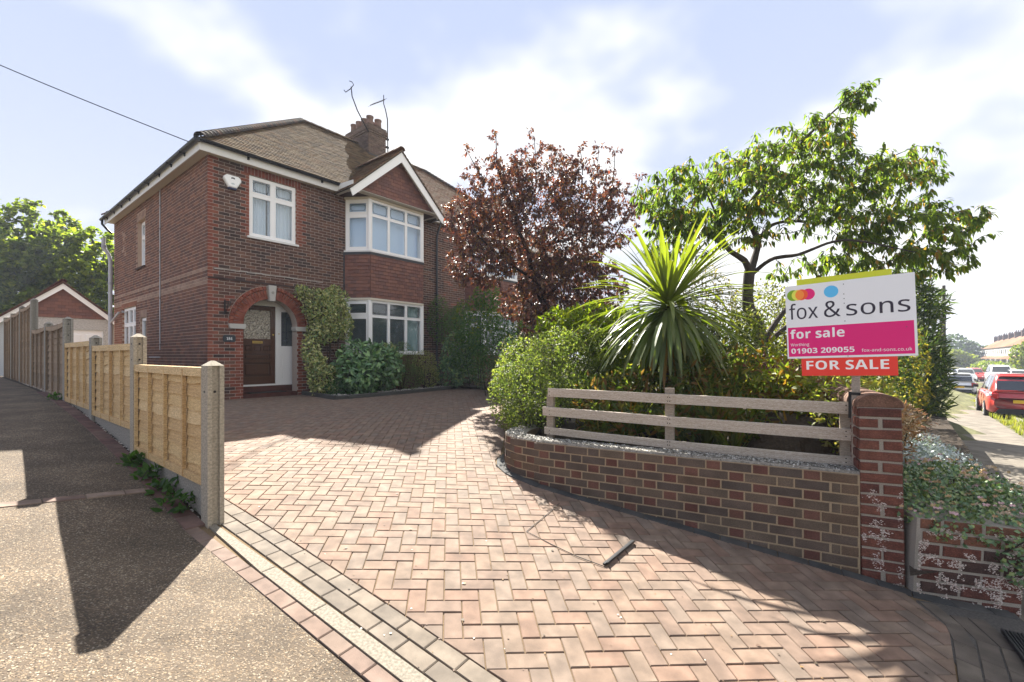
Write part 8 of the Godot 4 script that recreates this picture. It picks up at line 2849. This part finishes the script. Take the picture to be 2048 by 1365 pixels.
# ------------------------------------------------------------------ small things
func small_things():
	# kerb of the front bed
	var root := node("bed_kerb")
	kind(root, "structure")
	var line := [house_plan(2.12, 0.05), house_plan(1.93, 1.95), house_plan(2.2, 2.03), house_plan(4.0, 1.93), house_plan(5.7, 1.68), house_plan(6.6, 1.2), Vector2(-0.75, 13.25)]
	for k in line.size() - 1:
		var n := int(maxf(1.0, round(line[k].distance_to(line[k + 1]) / 0.6)))
		for i in n:
			var a: Vector2 = line[k].lerp(line[k + 1], float(i) / n)
			var b: Vector2 = line[k].lerp(line[k + 1], float(i + 1) / n)
			var m := (a + b) * 0.5
			var d := (b - a).normalized()
			var x := Vector3(d.x, 0, -d.y)
			var g := Geo.new()
			g.piece(Transform3D(Basis(x, -x.cross(Vector3.UP) * -1.0, Vector3.UP).orthonormalized(), W(m.x, m.y, -0.985)), Vector3(a.distance_to(b) - 0.006, 0.06, 0.16), 0.015, Color(0.12, 0.125, 0.12))
			obj("kerb_block", g, M.concrete, root)
	# slot drain at the bottom right
	var o := node("drain_grate", Transform3D(Basis(), W(2.86, 2.55, -1.655)))
	tag(o, "black slotted drain channel at the lower right corner of the drive", "drain")
	var dir := Vector2(-0.503, -0.864)
	var ax := Vector3(dir.x, 0, -dir.y)
	var slope_y := (drive_level(2.86 + dir.x * 0.5, 2.55 + dir.y * 0.5) - drive_level(2.86, 2.55)) / 0.5
	ax = (ax + Vector3.UP * slope_y).normalized()
	var up := Vector3.UP
	var side := ax.cross(up).normalized()
	up = side.cross(ax)
	var fr := Transform3D(Basis(ax, up, side), Vector3(0.045, 0.004, 0.0))
	var g := Geo.new()
	for s in [-0.066, 0.066]:
		g.box(fr * Transform3D(Basis(), Vector3(0.4, 0.008, s)), Vector3(1.1, 0.024, 0.012), Color(2.5, 2.9, 3.4))
	g.box(fr * Transform3D(Basis(), Vector3(0.4, -0.03, 0.0)), Vector3(1.1, 0.01, 0.13), Color(0.5, 0.5, 0.5))
	obj("channel", g, M.black_plastic, o)
	for k in 7:
		var bg := Geo.new()
		bg.box(fr * Transform3D(Basis(), Vector3(0.4, 0.010, -0.048 + k * 0.016)), Vector3(1.1, 0.014, 0.0085), Color(1.5, 1.7, 2.0))
		obj("bar", bg, M.black_plastic, o)
	g = Geo.new()
	for k in 12:
		g.box(fr * Transform3D(Basis(), Vector3(-0.1 + k * 0.09, 0.005, 0.0)), Vector3(0.008, 0.010, 0.12), Color(1.3, 1.4, 1.6))
	obj("cross_bars", g, M.black_plastic, o)
	# the dark strip of plastic and the thin wire on the paving
	var a := W(0.622, 3.075, drive_level(0.622, 3.075) + 0.012)
	var b := W(0.91, 3.437, drive_level(0.91, 3.437) + 0.012)
	o = node("plastic_strip", Transform3D(Basis(), (a + b) * 0.5))
	tag(o, "black plastic strip lying on the paving in front of the low wall", "strip")
	g = Geo.new()
	bar(g, (a - b) * 0.5, (b - a) * 0.5, 0.016, 0.014, Vector3.UP)
	bar(g, (a - b) * 0.5 * 0.92 + Vector3(0.010, 0.002, 0.012), (b - a) * 0.5 + Vector3(0.010, 0.002, 0.012), 0.005, 0.016, Vector3.UP)
	obj("profile", g, M.black_plastic, o)
	o = node("loose_wire", Transform3D(Basis(), W(0.3, 3.4, drive_level(0.3, 3.4))))
	tag(o, "thin bent wire lying on the sunny paving left of the plastic strip", "wire")
	g = Geo.new()
	var pts := [Vector2(0.42, 4.03), Vector2(0.30, 3.80), Vector2(0.11, 3.458), Vector2(0.28, 3.30), Vector2(0.45, 3.16), Vector2(0.62, 3.06)]
	var path := []
	var rad := []
	for q in pts:
		path.push_back(W(q.x, q.y, drive_level(q.x, q.y) + 0.006) - o.position)
		rad.push_back(0.0028)
	g.tube(path, rad, 6, Color(1.5, 1.4, 1.2))
	obj("strand", g, M.iron, o)
	# weeds along the foot of the fence
	var wl := leaf_shape(0.5, 0.2, 0.3)
	var labels := ["leafy green weed at the foot of the nearest fence panel, closest to the post", "small leafy weed beside the gravel under the nearest fence panel", "low weed at the foot of the post between the first two panels", "tuft of weed at the foot of the fence by the tall post", "trailing weed under the middle of the nearest fence panel"]
	var where := [[0.35, 0.13], [0.72, 0.11], [1.55, 0.06], [5.95, 0.1], [1.12, 0.09]]
	for k in 5:
		var p := fence_point(where[k][0]) - Vector2(FX, FD) * 0.10
		var y := near_level(p.x, p.y)
		bush("weed", labels[k], "weed", [[p.x, y + 0.03, p.y, where[k][1], 0.07, where[k][1] * 0.8], [p.x - 0.1, y + 0.02, p.y + 0.06, where[k][1] * 0.8, 0.05, 0.06]], 80, wl, Vector2(0.045, 0.085), [Color(0.07, 0.15, 0.04), Color(0.10, 0.19, 0.05), Color(0.05, 0.11, 0.035)], M.leaf, {"foot": EYE + y, "stems": 4, "thick": 0.004, "fill": 0.6, "group": "weeds at the foot of the fence"})
	# pale stones on the front bed
	var stone := Geo.new()
	stone.hexa([Vector3(-1, 0, 0.7), Vector3(0.6, 0, 1), Vector3(1, 0, -0.6), Vector3(-0.5, 0, -1)], [Vector3(-0.6, 0.8, 0.3), Vector3(0.4, 1, 0.5), Vector3(0.5, 0.9, -0.3), Vector3(-0.3, 0.7, -0.6)], Color.WHITE)
	var tr := []
	var cols := []
	for k in 700:
		var s := R(2.1, 6.4)
		var p := house_plan(s, R(1.1, 1.85) - maxf(s - 4.0, 0.0) * 0.12)
		tr.push_back(Transform3D(Basis(Vector3.UP, R(0, TAU)).scaled(Vector3(1, 0.7, 1) * R(0.012, 0.03)), W(p.x, p.y, -0.955)))
		cols.push_back([Color(0.5, 0.47, 0.43), Color(0.38, 0.35, 0.31), Color(0.55, 0.53, 0.5)][k % 3])
	kind(swarm("gravel", stone, M.plain, tr, cols), "stuff")
